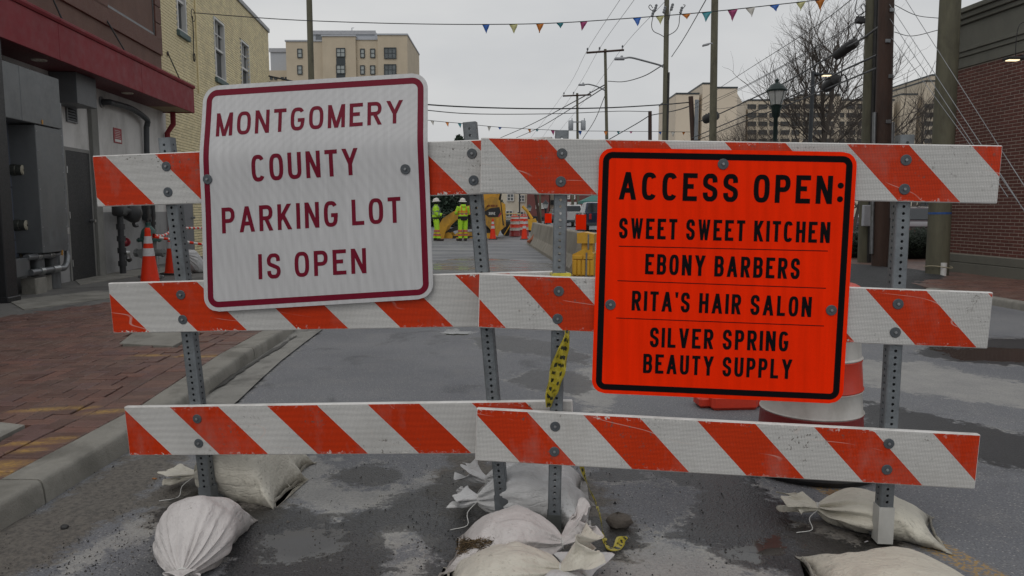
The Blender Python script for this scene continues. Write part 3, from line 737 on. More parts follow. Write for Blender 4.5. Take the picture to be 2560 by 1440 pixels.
# ---- electrical cabinet with meters
cab_m = M('cabinet_grey', (0.155, 0.165, 0.17), 0.42, metal=0.35, var=0.14, scale=1.6, bump=0.08, bscale=20, dirt=(0.09, 0.095, 0.10), damt=0.6, dscale=1.6)
blue_m = M('meter_panel_blue', (0.135, 0.155, 0.20), 0.45, metal=0.1, var=0.08, scale=2, bump=0.05)
co = .52
s_l = lw(98, 470, co)[0]; s_r = lw(162, 470, co)[0]; zb = lw(130, 631, co)[1]; zt = lw(130, 318, co)[1]; zt2 = lw(100, 182, co)[1]
s_far = lw(-60, 250, co)[0]
print('cab', s_l, s_r, zb, zt, zt2)
cab = thing('electrical_cabinet', 'large grey electrical cabinet on the wall at the left with blue meter panel', 'cabinet', Mx=LM @ Matrix.Translation((s_l, 0, 0)))
g = MB(); g.bx(0, s_r - s_l, -co, -.003, zb, zt - .012, .008); obj('lower_box', g, cab_m, cab)
for (a, b_) in ((s_far - s_l, lw(50, 250, co)[0] - s_l - .003), (lw(50, 250, co)[0] - s_l + .003, s_r - s_l)):
    g = MB(); g.bx(a, b_, -co - .01, -.003, zt + .0, min(zt2, 3.3), .008); obj('upper_box', g, cab_m, cab)
for k in range(7):
    for xx in (.02, s_r - s_l - .02):
        g = MB(); g.box((xx, -co - .003, zb + .1 + k * (zt - zb - .2) / 6), (.012, .012, .012), 0, .003); obj('screw', g, steel, cab)
g = MB(); g.box((s_r - s_l - .55, -co - .014, zt + .04), (.03, .01, .06)); g.box((s_r - s_l - .2, -co + .0, zb - .02), (.02, .02, .08)); obj('orange_tag', g, M('orange_tag', (.45, .22, .04), .6), cab)
mo = .16
sm0 = lw(-20, 450, mo)[0] - s_l; sm1 = lw(52, 450, mo)[0] - s_l
ztm = lw(30, 306, mo)[1]; zbm = lw(40, 645, mo)[1]
zs = [zbm, lw(45, 600, mo)[1], lw(40, 470, mo)[1], ztm]
for c, e in zip(zs, zs[1:]):
    g = MB(); g.bx(sm0, sm1, -mo, -.003, c + .004, e - .004, .006); pnl = obj('meter_panel', g, blue_m, cab)
    g = MB(); hz = c + .12 if e - c < .7 else e - .0
    g = MB(); g.box((sm1 - .16, -mo - .012, c + (e - c) * .12 + .05), (.03, .02, .12), 0, .004); g.box((sm1 - .16, -mo - .02, c + (e - c) * .12), (.045, .025, .04), 0, .006); obj('latch', g, M('brass_lock', (.12, .1, .07), .4, metal=.6), pnl)
mg = M('meter_glass', (0.50, 0.47, 0.37), .5, var=.1); mring = M('meter_ring', (.09, .095, .08), .35, metal=.6)
for (px, py) in ((45, 425), (54, 563)):
    s_, z_ = lw(px, py, mo + .08); s_ -= s_l
    g = MB(); Rx = Matrix.Rotation(R(90), 3, 'X')
    g.lathe([(.085, 0), (.085, .07), (.078, .075), (.078, .15)], 20, (s_ , -mo, z_), R3=Rx); mt = obj('electric_meter', g, mring, cab, smooth=40)
    g = MB(); g.lathe([(.076, .15), (.07, .17), (.0, .172)], 20, (s_, -mo, z_), R3=Rx); obj('meter_face', g, mg, mt, smooth=40)
    g = MB(); g.box((s_, -mo - .174, z_ + .0), (.07, .004, .025)); g.box((s_, -mo - .174, z_ - .035), (.03, .004, .015)); obj('meter_display', g, MATS['void'], mt)
s0 = lw(30, 680, co - .1)[0] - s_l; s1 = lw(75, 680, co - .1)[0] - s_l
g = MB(); g.bx(s0 - .3, s1, -(co - .1), -.05, lw(50, 702, co - .1)[1] + .05, lw(50, 647, co - .1)[1], .006); obj('junction_box', g, cab_m, cab)
# conduits
cond = thing('conduit_pipes', 'galvanised conduit pipes bending up beside the black door', 'pipe', Mx=LM @ Matrix.Translation((s_l, 0, 0)))
sc = s_r - s_l + .12
for k, (zz, off_, xo) in enumerate(((.63, .40, .0), (.42, .44, .10))):
    g = MB(); xs = sc + xo
    g.tube(smoothpath([(s1 - .03, -off_, zz), (xs - .45, -off_, zz), (xs - .22, -off_, zz + .0), (xs - .05, -off_ + .03, zz + .12), (xs, -off_ + .05, zz + .38), (xs, -off_ + .05, 1.5 if k == 0 else 2.2), (xs, -off_ + .05, 2.9 if k else 1.55)], 5), .045, 12)
    obj('conduit', g, galv, cond, smooth=50)
    for (xx, zc, vert) in ((s1 + .25, zz, 0), (s1 + .6, zz, 0), (xs - .45, zz, 0), (xs, zz + .55, 1)):
        g = MB(); p_ = (xx, -off_ + (.05 if vert else 0), zc); dv = Vector((0, 0, .05)) if vert else Vector((.05, 0, 0))
        g.tube([Vector(p_) - dv, Vector(p_) + dv], .055, 12); obj('coupling', g, steel, cond, smooth=40)
for k, xx in enumerate((s1 + .2, s1 + .55)):
    g = MB(); g.box((xx, -.36 + k * .1, GZ + .12), (.3, .2, .26), 0, .01); o = obj('concrete_block', g, concrete); o.location = (0, 0, 0)
    m_ = wm(cond); o.data.transform(m_ @ Matrix.Identity(4)); 
    tag(o, ('left' if k == 0 else 'right') + ' one of two concrete blocks under the conduit pipes', 'block', 'concrete blocks under the conduit')
    cpos = m_ @ Vector((xx, -.36, GZ)); o.data.transform(Matrix.Translation(-cpos)); o.location = cpos
g = MB(); g.tube([(.25, -.3, GZ), (.25, -.3, zb)], .09, 12); g.tube([(.75, -.25, GZ), (.75, -.25, zb)], .11, 12); obj('riser', g, cab_m, cab, smooth=40)

# ---- gas meter set, hydrant, cones and red and white bars at the wall
gm = thing('gas_meter', 'dark gas regulator and riser pipes with red valve against the wall', 'gas meter', Mx=LM @ Matrix.Translation((lw(300, 672)[0], 0, GZ)))
gp = M('gas_pipe', (0.05, 0.052, 0.055), .55, metal=.3, var=.3, dirt=(.10, .06, .04), damt=.5)
off = .25
def at_l(px, py, o_=off):
    s_, z_ = lw(px, py, o_); b0 = (LMi @ wm(gm).to_translation()); return Vector((s_ - b0.x, -o_, z_ - GZ))
p0 = at_l(300, 672); p1 = at_l(300, 540)
g = MB(); g.tube([(p1.x, -off, 0), (p1.x, -off, p1.z)], .055, 12)
for f in (.2, .42, .62, .82): g.tube([(p1.x, -off, p1.z * f - .05), (p1.x, -off, p1.z * f + .05)], .075, 12)
g.tube(smoothpath([(p1.x, -off, p1.z * .3), (p1.x + .18, -off, p1.z * .3), (p1.x + .28, -off - .02, p1.z * .24)], 3), .05, 10)
obj('riser_pipe', g, gp, gm, smooth=45)
rc = at_l(332, 530)
g = MB(); g.lathe([(0, -.18), (.12, -.16), (.2, -.06), (.21, 0), (.2, .05), (.1, .14), (0, .16)], 20, rc, R3=Matrix.Rotation(R(80), 3, 'X')); obj('regulator_dome', g, gp, gm, smooth=60)
g = MB(); g.tube([(p1.x - .1, -off, rc.z + .02), (rc.x, -off, rc.z + .02)], .06, 10); g.box((p1.x, -off, rc.z + .03), (.26, .2, .2), 0, .03); g.tube(smoothpath([(rc.x, -off, rc.z - .15), (rc.x + .03, -off, rc.z - .26), (rc.x + .18, -off, rc.z - .27)], 3), .03, 8); obj('regulator_body', g, gp, gm, smooth=45)
g = MB(); vz = at_l(316, 605).z; g.tube([(p1.x + .02, -off, vz), (p1.x + .16, -off, vz)], .05, 10); g.lathe([(0, 0), (.085, .0), (.085, .04), (0, .05)], 14, (p1.x + .17, -off, vz), R3=Matrix.Rotation(R(90), 3, 'Y')); obj('red_valve', g, M('valve_red', (.22, .02, .03), .5), gm, smooth=40)
g = MB(); g.tube([(p1.x + .02, -off - .02, vz - .2), (p1.x + .15, -off - .03, vz - .2), (p1.x + .17, -off - .03, vz - .3)], .06, 10); obj('bypass_valve', g, steel, gm, smooth=40)
g = MB()
for px in (372, 386):
    b0 = at_l(px, 600, .3); g.tube([(b0.x, -.3, .3), (b0.x, -.3, 1.75)], .03, 8)
    for k in range(6): g.tube([(b0.x, -.3, .75 + k * .16), (b0.x, -.3, .81 + k * .16)], .048, 8)
obj('meter_loop', g, gp, gm, smooth=45)
b0 = at_l(380, 600, .1); g = MB(); g.bx(b0.x - .22, b0.x + .22, -.12, -.0, 1.0, 2.0, .01); obj('meter_box', g, M('dark_box', (.03, .033, .037), .5), gm)

# fire hydrant
hp = G(378, 702, CURB_H); hy = thing('fire_hydrant', 'silver fire hydrant with dark green bonnet behind the tallest cone at the wall', 'hydrant', hp)
hs = M('hydrant_silver', (.19, .2, .2), .5, metal=.3, var=.25, dirt=(.10, .07, .05)); hg = M('hydrant_green', (.02, .065, .055), .45, var=.2)
g = MB(); g.lathe([(.16, 0), (.16, .03), (.11, .04), (.10, .3), (.11, .55), (.115, .66)], 20); obj('barrel', g, hs, hy, smooth=40)
g = MB(); g.lathe([(.19, .66), (.19, .70), (.135, .71), (.13, .76), (.11, .84), (.06, .9), (.035, .92), (.035, .97), (0, .975)], 20); obj('bonnet', g, hg, hy, smooth=40)
g = MB()
for k in range(8):
    t = k * math.pi / 4; g.lathe([(.018, .65), (.018, .72), (0, .725)], 6, (.165 * math.cos(t), .165 * math.sin(t), 0))
obj('flange_bolt', g, gp, hy)
g = MB(); g.tube([(0, -.08, .47), (0, -.2, .47)], .075, 14); g.tube([(0, -.2, .47), (0, -.235, .47)], .09, 8); obj('pumper_port', g, hs, hy, smooth=40)
for sx in (-1, 1):
    g = MB(); g.tube([(sx * .08, 0, .47), (sx * .2, 0, .47)], .055, 12); g.tube([(sx * .2, 0, .47), (sx * .24, 0, .47)], .07, 8); g.tube([(sx * .24, 0, .47), (sx * .27, 0, .47)], .02, 5); obj('hose_port', g, hs, hy, smooth=40)
g = MB()
for k in range(14):
    g.lathe([(.0, 0), (.014, .008), (0, .016)], 6, (.19 + .01 * math.sin(k), -.1, .4 - k * .027))
obj('cap_chain', g, steel, hy)
g = MB(); 
for sx in (-1, 1): g.box((sx * .16, 0, .07), (.1, .06, .05), 0, .01)
g.lathe([(.17, .05), (.17, .09), (.1, .1)], 16); obj('base_flange', g, hs, hy)

ored = M('cone_orange', (0.72, 0.035, 0.008), 0.5, spec=.25, var=0.12, scale=3, bump=0.08, bscale=30, dirt=(0.26, 0.04, 0.02), damt=0.45, dscale=5)
cwhite = M('reflective_white', (0.50, 0.49, 0.50), 0.35, var=0.08, bump=0.1, bscale=300, dirt=(.33, .31, .31), damt=0.5, dscale=6)
rub = M('black_rubber', (0.018, 0.018, 0.019), .65, var=.3, bump=.2, dirt=(.08, .075, .065), damt=.4)
def cone(loc, label, h=.91, group='traffic cones', rz=0.0, black=True, base=.19):
    t = thing('traffic_cone', label, 'traffic cone', loc, rz, group)
    rb, rt = base * .74, .032
    rr = lambda z: rb + (rt - rb) * (z - .04) / (h - .04)
    g = MB(); g.lathe([(rr(.04) + .012, .03), (rr(.06), .07), (rr(h * .5), h * .5), (rr(h * .9), h * .9), (rt + .012, h * .93), (rt + .012, h * .96), (rt - .004, h), (rt - .01, h - .01)], 24); obj('cone_body', g, ored, t, smooth=50)
    for (a, b_) in ((.53, .66), (.74, .86)):
        g = MB(); g.lathe([(rr(h * a) + .003, h * a), (rr(h * b_) + .003, h * b_)], 24); obj('reflective_band', g, cwhite, t, smooth=60, fix=True)
    g = MB(); b2 = base; c_ = b2 * .25
    g.prism([(-b2, -b2 + c_), (-b2 + c_, -b2), (b2 - c_, -b2), (b2, -b2 + c_), (b2, b2 - c_), (b2 - c_, b2), (-b2 + c_, b2), (-b2, b2 - c_)], 0, .035, axis='z'); obj('cone_base', g, rub if black else ored, t)
    return t
cone(G(376, 718, CURB_H), 'tall orange cone with two white bands standing in front of the hydrant')
cone(G(433, 686, CURB_H), 'orange cone mostly hidden behind the leftmost barricade post')
for (x0, y0, x1, y1, Y0, Y1, lab, sg) in ((384, 592, 512, 612, 11.5, 12.6, 'lower red and white striped bar reaching right from the tall cone', 0), (384, 587, 430, 575, 11.5, 12.2, 'curved red and white striped bar tied to the tall cone', .05), (458, 570, 520, 571, 13.2, 14.5, 'upper red and white striped bar in front of the yellow bricks', 0)):
    a, b_ = W(x0, y0, Y0), W(x1, y1, Y1); n = 12; root = thing('striped_bar', lab, 'barrier bar', a)
    for k in range(n):
        pa, pb = a.lerp(b_, k / n), a.lerp(b_, (k + 1) / n)
        pa = pa - Vector((0, 0, sg * 4 * (k / n) * (1 - k / n))); pb = pb - Vector((0, 0, sg * 4 * ((k + 1) / n) * (1 - (k + 1) / n)))
        g = MB(); g.tube([pa, pb], .022, 8, cap=False); obj('white_section' if k % 2 else 'red_section', g, white_trim if k % 2 else ored, root, w=True, smooth=50)
# service wire down the yellow wall
s0, z0 = lw(478, 40); s1, z1 = lw(480, 135)
g = MB(); g.tube([LM @ Vector((s0, -.03, z0)), LM @ Vector((s0 + .02, -.03, (z0 + z1) / 2)), LM @ Vector((s1, -.04, z1))], .012, 6)
t_ = [LM @ Vector((s0 + .15 * math.cos(a), -.05, z0 + .02 + .15 * math.sin(a))) for a in np.linspace(0, 6.5, 16)]; g.tube(t_, .008, 5)
t_ = [LM @ Vector((s1 + .06 * math.cos(a), -.05, z1 - .08 + .1 * math.sin(a))) for a in np.linspace(0, 6.3, 12)]; g.tube(t_, .014, 5)
obj('service_wire', g, MATS['black_iron'], w=True, label='looped black service wire hanging down the yellow brick wall', cat='cable')
g = MB(); s0 = lw(491, 120)[0]; g.tube([(s0, -.02, CZ1 + .2), (s0, -.02, TOPZ - .2)], .02, 6); obj('wall_conduit', g, yb_m, lb)

# ------------------------------------------------------------------ right building
RE = Vector((-0.097, 1, 0)).normalized(); RN = Vector((-RE.y, RE.x, 0)); RP0 = Vector((8.72 + .097 * 13.5, 0, 0))
RM = Matrix(((RE.x, RN.x, 0, RP0.x), (RE.y, RN.y, 0, RP0.y), (0, 0, 1, 0), (0, 0, 0, 1)))   # local y+ = towards the street
RMi = RM.inverted()
def rw_(px, py, off=0.0):
    q = RMi @ PL(px, py, RP0, RN, off); return q.x, q.z
rb_ = thing('brick_shop_building', 'dark red brick building with taupe cornice at the right edge', 'building', Mx=RM)
SR = rw_(2384, 300)[0]; print('right corner s', SR)
taupe = M('taupe_render', (0.155, 0.155, 0.13), .8, var=.08, scale=1.5, bump=.25, bscale=60, dirt=(.11, .11, .095), damt=.4)
rbm = M('red_brick', (0.125, 0.043, 0.033), .75, var=.15, scale=6, bump=.4, bscale=90, island=True, randobj=.16)
mort = M('mortar', (0.40, 0.34, 0.29), .85, var=.15, bscale=150, bump=.4)
BZ1 = 3.98
q = MB(); q.bx(4, SR, -.35, -.002, GZ, BZ1); q.bx(SR - .35, SR - .002, -9, -.35, GZ, BZ1); obj('wall_core', q, mort, rb_)
mats4 = []; z = .46; row = 0
while z < BZ1 - .03:
    s = SR - .203 * 34 - (0.1 if row % 2 else 0)
    while s < SR - .005:
        a, b_ = s, min(s + .193, SR)
        if b_ - a > .03: mats4.append(Matrix.Translation(((a + b_) / 2, -.0105 + random.uniform(-.0015, .0015), z + .0285)) @ Matrix.Diagonal(((b_ - a) / .193, 1, 1, 1)))
        s += .203
    z += .0615; row += 1
q = MB(); q.box((0, 0, 0), (.189, .03, .0485), 0, .003)
pieces('brick', mats4, [q], rbm, rb_, 300, lambda i: abs(mats4[i].translation.x - SR + .9) + abs(mats4[i].translation.z - 1.6) * .5)
g = MB(); g.bx(4, SR + .02, -.3, .05, GZ - .02, .285, .006); g.bx(4, SR + .015, -.3, .04, .29, .445, .01); obj('stone_base', g, taupe, rb_)
g = MB()
for (z0, z1, o_) in ((BZ1 + .003, BZ1 + .2, .03), (BZ1 + .203, BZ1 + .29, .055), (BZ1 + .293, BZ1 + .36, .08), (BZ1 + .363, 4.78, .04), (4.783, 4.87, .09), (4.873, 4.97, .14), (4.973, 5.06, .19)):
    g.bx(4, SR + o_, -.4, o_, z0, z1, .008); g.bx(SR - .4, SR + o_ - .002, -9, -.4, z0, z1, .008)
obj('cornice', g, taupe, rb_)
# lamp on a bracket at the frame edge
lp = W(2535, 152, 10.6); wl = thing('wall_lamp', 'flat black lit lamp on an arm in front of the red brick building', 'lamp', lp)
g = MB(); g.box((0.0, 0, .03), (.26, .14, .035), 0, .01); g.tube([(.1, 0, .05), (.35, .1, .12), (1.0, .4, .2)], .03, 8); obj('lamp_housing', g, rub, wl)
g = MB(); g.box((-.02, 0, .006), (.15, .08, .01)); obj('lamp_lens', g, M('lit_lens', (.9, .8, .6), .4, emit=(1, .82, .5), estr=1.6), wl)
g = MB(); g.tube(smoothpath([(.02, 0, .04), (.01, 0, .25), (.06, .02, .5), (.3, .1, .55)], 4), .006, 5); obj('lamp_cord', g, rub, wl)
# ------------------------------------------------------------------ barricades
def plane3(a, b, c):
    P = [DP(x, y, d) for (x, y, d) in (a, b, c)]; n = (P[1] - P[0]).cross(P[2] - P[0]).normalized()
    if n.y > 0: n = -n
    return P[0], n
PA = plane3((237, 450, 3.03), (1200, 420, 2.835), (315, 1077, 3.16))
PB = plane3((1203, 415, 2.76), (2500, 436, 2.63), (1190, 1087, 2.875))
def frame(O, X, Z):
    X = X.normalized(); Y = Z.cross(X).normalized(); Z = X.cross(Y).normalized()
    return Matrix(((X.x, Y.x, Z.x, O.x), (X.y, Y.y, Z.y, O.y), (X.z, Y.z, Z.z, O.z), (0, 0, 0, 1)))
# rail sheeting: orange and white prismatic stripes as printed colour, wear with a shape of its own
def rail_mat(name, seed, grime):
    m, t, b = newmat(name); N = NB(t); o = N.coord(); s = N.n('ShaderNodeSeparateXYZ'); N.l(o, s.inputs[0])
    ph = N.math('DIVIDE', N.math('ADD', s.outputs[0], N.math('MULTIPLY', s.outputs[2], 0.97)), 0.431)
    st = N.math('LESS_THAN', N.math('FRACT', N.math('ADD', ph, 50.0)), 0.5)
    sv = N.mapping(o, (1, 1, 1), (seed, seed * .7, 0))
    hexn = N.n('ShaderNodeTexVoronoi'); N.l(N.mapping(o, (1, 0, 1), (0, 0, 0), (0, R(0), 0)), hexn.inputs['Vector']); hexn.inputs['Scale'].default_value = 185; hexn.inputs['Randomness'].default_value = 0.12
    cell = N.ramp(hexn.outputs['Distance'], 0.12, 0.5, 1.12, 0.66)
    wvb = N.n('ShaderNodeTexWave', bands_direction='Z'); N.l(N.mapping(o, (1, 1, 1), (0, 0, 0), (0, R(.6), 0)), wvb.inputs['Vector']); wvb.inputs['Scale'].default_value = 9 + seed; wvb.inputs['Distortion'].default_value = 1.2; wvb.inputs['Detail'].default_value = 1
    band = N.ramp(wvb.outputs['Fac'], 0, 1, 0.95, 1.05)
    k = N.math('MULTIPLY', cell, band); k = N.math('MULTIPLY', k, N.ramp(N.noise(sv, 3, 4, 0.6), .3, .7, .9, 1.08))
    c = N.mix(st, (0.63, 0.625, 0.605), (0.62, 0.040, 0.003))
    vm = N.n('ShaderNodeVectorMath', operation='SCALE'); N.l(c, vm.inputs[0]); N.l(k, vm.inputs['Scale']); c = vm.outputs[0]
    # chips through the orange to the white board, edge chips, grime specks
    edge = N.ramp(N.math('ABSOLUTE', s.outputs[2]), 0.075, 0.1015, 0, 0.17)
    chip = N.ramp(N.math('ADD', N.noise(sv, 48, 5, .75), edge), 0.70, 0.712, 0, 1)
    clus = N.ramp(N.noise(sv, 5, 2, .5), .52, .62, 0, 1)
    c = N.mix(N.math('MULTIPLY', chip, N.math('MAXIMUM', clus, 0.25)), c, (0.62, 0.61, 0.58))
    speck = N.math('MULTIPLY', N.ramp(N.noise(N.mapping(sv, (1, 1, 1), (5, 3, 1)), 75, 4, .7), 0.60, 0.64, 0, 1), N.ramp(N.noise(N.mapping(sv, (1, 1, 1), (2, 9, 1)), 4.2, 3, .6), .52, .60, 0, grime))
    c = N.mix(speck, c, (0.10, 0.09, 0.075))
    film = N.ramp(N.noise(N.mapping(sv, (1, 1, .5), (7, 2, 1)), 6, 6, .7), .5, .75, 0, .28 * grime + .08)
    c = N.mix(film, c, (0.30, 0.28, 0.25))
    scr = N.n('ShaderNodeTexWave', bands_direction='DIAGONAL'); N.l(N.mapping(sv, (.6, 1, 2.6)), scr.inputs['Vector']); scr.inputs['Scale'].default_value = 1.6; scr.inputs['Distortion'].default_value = 9; scr.inputs['Detail'].default_value = 2
    c = N.mix(N.math('MULTIPLY', N.ramp(scr.outputs['Fac'], .9985, .9999, 0, .5), clus), c, (0.6, .5, .45))
    N.l(c, b.inputs['Base Color']); b.inputs['Roughness'].default_value = 0.45; b.inputs['Specular IOR Level'].default_value = .25; b.inputs['Coat Weight'].default_value = 0.0; b.inputs['Coat Roughness'].default_value = 0.12
    N.l(N.bump(hexn.outputs['Distance'], 0.06, 0.001), b.inputs['Normal']); return m
rail_edge = M('rail_plastic', (0.70, 0.69, 0.67), 0.45, var=0.08, scale=8, bump=0.1, bscale=60, dirt=(0.28, 0.26, 0.22), damt=0.4, dscale=9)
def perf_post(name, a, b, face_n, w, mat, parent, pitch=0.0254, hole=0.0056, th=0.0026):
    """square perforated steel tube from a (top) to b (bottom): real holes through all four walls"""
    Z = (a - b).normalized(); X = (-face_n).cross(Z).normalized(); X = -X if X.x < 0 else X
    T = frame(b, X, Z); L = (a - b).length; n = int(L / pitch); ch = .004; h = w / 2; Q = MB(); Q.T = T
    oc = [(hole * math.cos(R(22.5 + 45 * k)), hole * math.sin(R(22.5 + 45 * k))) for k in range(8)]
    for side in range(4):
        Rz = Matrix.Rotation(R(90) * side, 4, 'Z'); Q.T = T @ Rz
        for i in range(n):
            z0 = i * pitch; z1 = z0 + pitch if i < n - 1 else L; zc = z0 + pitch / 2; x = h - ch
            vs = [(-x, -h, z0), (x, -h, z0), (x, -h, z1), (-x, -h, z1)] + [(p, -h, zc + q) for p, q in oc] + [(p, -h + th, zc + q) for p, q in oc]
            fs = [(4, 11, 1), (1, 5, 4), (1, 2, 5), (2, 6, 5)]
            fs = [(1, 4, 11), (1, 2, 4), (2, 5, 4), (2, 6, 5), (2, 3, 6), (3, 7, 6), (3, 0, 7), (0, 8, 7), (0, 9, 8), (0, 1, 9), (1, 10, 9), (1, 11, 10)]
            fs = []
            # fan each octagon edge to the nearest rectangle corner
            cor = [1, 0, 3, 2]
            rect = [(-x, z0 - zc), (x, z0 - zc), (x, z1 - zc), (-x, z1 - zc)]
            def near(k):
                m = ((oc[k][0] + oc[(k+1) % 8][0]) / 2, (oc[k][1] + oc[(k+1) % 8][1]) / 2); ang = math.degrees(math.atan2(m[1], m[0])) % 360
                return ang
            for k in range(8):
                ang = near(k); k2 = (k + 1) % 8
                if abs(ang - 90) < 1: fs.append((2, 3, 4 + k2, 4 + k))
                elif abs(ang - 180) < 1: fs.append((3, 0, 4 + k2, 4 + k))
                elif abs(ang - 270) < 1: fs.append((0, 1, 4 + k2, 4 + k))
                elif ang < 1 or ang > 359: fs.append((1, 2, 4 + k2, 4 + k))
                else:
                    c_ = 2 if ang < 90 else 3 if ang < 180 else 0 if ang < 270 else 1
                    fs.append((c_, 4 + k2, 4 + k))
                fs.append((4 + k, 4 + k2, 12 + k2, 12 + k))
            Q.add(vs, fs)
        Q.add([(h - ch, -h, 0), (h, -h + ch, 0), (h, -h + ch, L), (h - ch, -h, L)], [(0, 1, 2, 3)])
        Q.add([(-h + th, -h + th, 0), (h - th, -h + th, 0), (h - th, -h + th, L), (-h + th, -h + th, L)], [(0, 1, 2, 3)]) if False else None
    return obj(name, Q, mat, parent, w=True, fix=False), T, L
post_m = M('post_galvanised', (0.215, 0.235, 0.25), 0.46, metal=0.6, var=0.22, scale=14, bump=0.12, bscale=70, dirt=(0.10, 0.105, 0.105), damt=0.6, dscale=7)
sleeve_white = M('sleeve_white', (0.55, 0.55, 0.52), .5, var=.08, dirt=(.25, .23, .2), damt=.5)
washer_m = M('washer_steel', (0.085, 0.098, 0.11), 0.5, metal=0.3, var=.2, scale=30, dirt=(.13, .12, .11), damt=.5, dscale=20)
def washer(parent, P, n, r=.0195, name='bolt_washer'):
    Z = n.normalized(); Rm = Vector((0, 0, 1)).rotation_difference(Z).to_matrix(); g = MB()
    g.lathe([(r, 0), (r, .002), (r - .0015, .003), (.006, .003)], 24, P, R3=Rm); w_ = obj(name, g, washer_m, parent, w=True, smooth=30)
    g = MB(); g.lathe([(.0055, .0045), (.0055, .0080), (.0045, .0090), (0, .0090)], 6, P, R3=Rm)
    obj('bolt_head', g, M('bolt_dull', (.27, .28, .29), .45, metal=.6), w_, w=True)
def barricade(name, label, pl, rails, posts, washers, gname, sleeves, mats):
    P0, n = pl; base = DP(posts[0][0][0], posts[0][0][1], 2.9); base.z = 0
    root = thing(name, label, 'barricade', base, 0, gname)
    T = .024
    for i, (tl, tr, br, bl, phase) in enumerate(rails):
        c = [PL(x, y, P0, n) for x, y in (tl, tr, br, bl)]
        Lc = (c[0] + c[3]) / 2; Rc = (c[1] + c[2]) / 2; hh = ((c[0] - c[3]).length + (c[1] - c[2]).length) / 2
        X = (Rc - Lc).normalized(); Z = (c[0] - c[3] + c[1] - c[2]).normalized(); Fm = frame(Lc, X, Z)
        sx = PL(phase[0], phase[1], P0, n); q = Fm.inverted() @ sx; x0 = q.x + q.z * .97   # stripe boundary (white -> orange) here
        O = Fm @ Vector((x0, 0, 0)); Fm = frame(O, X, Z)
        L = (Rc - Lc).length; a = -x0; b_ = L - x0; h = hh / 2
        g = MB(); g.T = Fm; g.box(((a + b_) / 2, T / 2 + .0004, 0), (L, T, hh), 0, .003)
        # board ribs seen on the edge
        o = MB(); o.T = Fm
        e = .0035
        me_root = bpy.data.objects.new('rail', None)
        mb = g.mesh('rail'); mb.transform(Fm.inverted()); mb.materials.append(rail_edge)
        r = bpy.data.objects.new('rail', mb); COL.objects.link(r); r.parent = root; r.matrix_local = wm(root).inverted() @ Fm; WM[r.name] = Fm
        bpy.data.objects.remove(me_root)
        g = MB(); nseg = 40; vs = []; fs = []
        for k in range(nseg + 1):
            x = a + e + (L - 2 * e) * k / nseg; wob = .0006 * math.sin(k * 1.7 + i)
            vs += [(x, -.0009 + wob * .3, -h + e), (x, -.0009 + wob, 0), (x, -.0009 + wob * .3, h - e)]
        for k in range(nseg):
            for q_ in range(2): fs.append((k*3+q_, (k+1)*3+q_, (k+1)*3+q_+1, k*3+q_+1))
        g.add(vs, fs); ms = g.mesh('reflective_sheeting', False); ms.materials.append(mats[i]); shade(ms, 60)
        so = bpy.data.objects.new('reflective_sheeting', ms); COL.objects.link(so); so.parent = r; so.matrix_local = Matrix.Identity(4)
    for (pt, pb, slv) in posts:
        off = -(T + .0275)
        a = PL(pt[0], pt[1], P0, n, off); b_ = PL(pb[0], pb[1], P0, n, off); d = (b_ - a).normalized(); b0 = a + d * ((0.02 - a.z) / d.z)
        o, Tm, L = perf_post('post', a, b0, n, .051, post_m, root)
        # sleeve and foot
        zs = slv[0]; g = MB(); g.T = Tm; Ls = zs
        h = .0285
        g.bx(-h, h, -h, -h + .0022, 0, Ls); g.bx(-h, h, h - .0022, h, 0, Ls); g.bx(-h, -h + .0022, -h + .0022, h - .0022, 0, Ls); g.bx(h - .0022, h, -h + .0022, h - .0022, 0, Ls)
        obj('post_sleeve', g, slv[1], root, w=True)
        g = MB(); yv = Vector((n.x, n.y, 0)).normalized()
        c = Vector((b0.x, b0.y, .03)); g.tube([c - yv * .40, c - yv * .035], .03, 4); obj('foot', g, slv[1] if slv[1] != sleeve_white else post_m, root, w=True)
    for (x, y) in washers: washer(root, PL(x, y, P0, n, .0012), n)
    return root
RMA = [rail_mat('rail_sheeting_%d' % i, i * 1.37, g_) for i, g_ in enumerate((1.0, .5, .8, .7, .6, .9))]
post_dark = M('sleeve_dark', (0.12, 0.13, 0.125), .5, metal=.5, var=.2, dirt=(.07, .065, .055))
barA = barricade('road_barricade', 'left barricade of three striped rails, the white parking lot sign bolted on it', PA,
    [((237, 390), (1382, 341), (1382, 480), (236, 517), (387, 385)),
     ((270, 709), (1413, 676), (1413, 815), (282, 832), (366, 704)),
     ((313, 1018), (1433, 1001), (1433, 1134), (320, 1138), (421, 1014))],
    [((417, 345), (523, 1250), (.085, post_m)), ((1175, 306), (1258, 1280), (.11, post_m))],
    [(416, 416), (420, 480), (1180, 384), (1184, 451), (452, 737), (457, 799), (493, 1047), (497, 1108)], 'striped road barricades', None, RMA[:3])
barB = barricade('road_barricade', 'right barricade of three striped rails, the orange access sign bolted on it', PB,
    [((1203, 345), (2504, 362), (2497, 511), (1200, 481), (1221, 346)),
     ((1198, 685), (2479, 730), (2474, 873), (1195, 818), (1282, 689)),
     ((1191, 1021), (2450, 1087), (2440, 1223), (1188, 1152), (1457, 1036))],
    [((1405, 327), (1385, 1320), (.075, post_dark)), ((2262, 338), (2203, 1390), (.145, sleeve_white))],
    [(1405, 384), (1402, 454), (2265, 400), (2261, 473), (1397, 728), (1394, 797), (2245, 760), (2238, 831), (1388, 1066), (1386, 1129), (2222, 1109), (2217, 1174)], 'striped road barricades', None, RMA[3:])

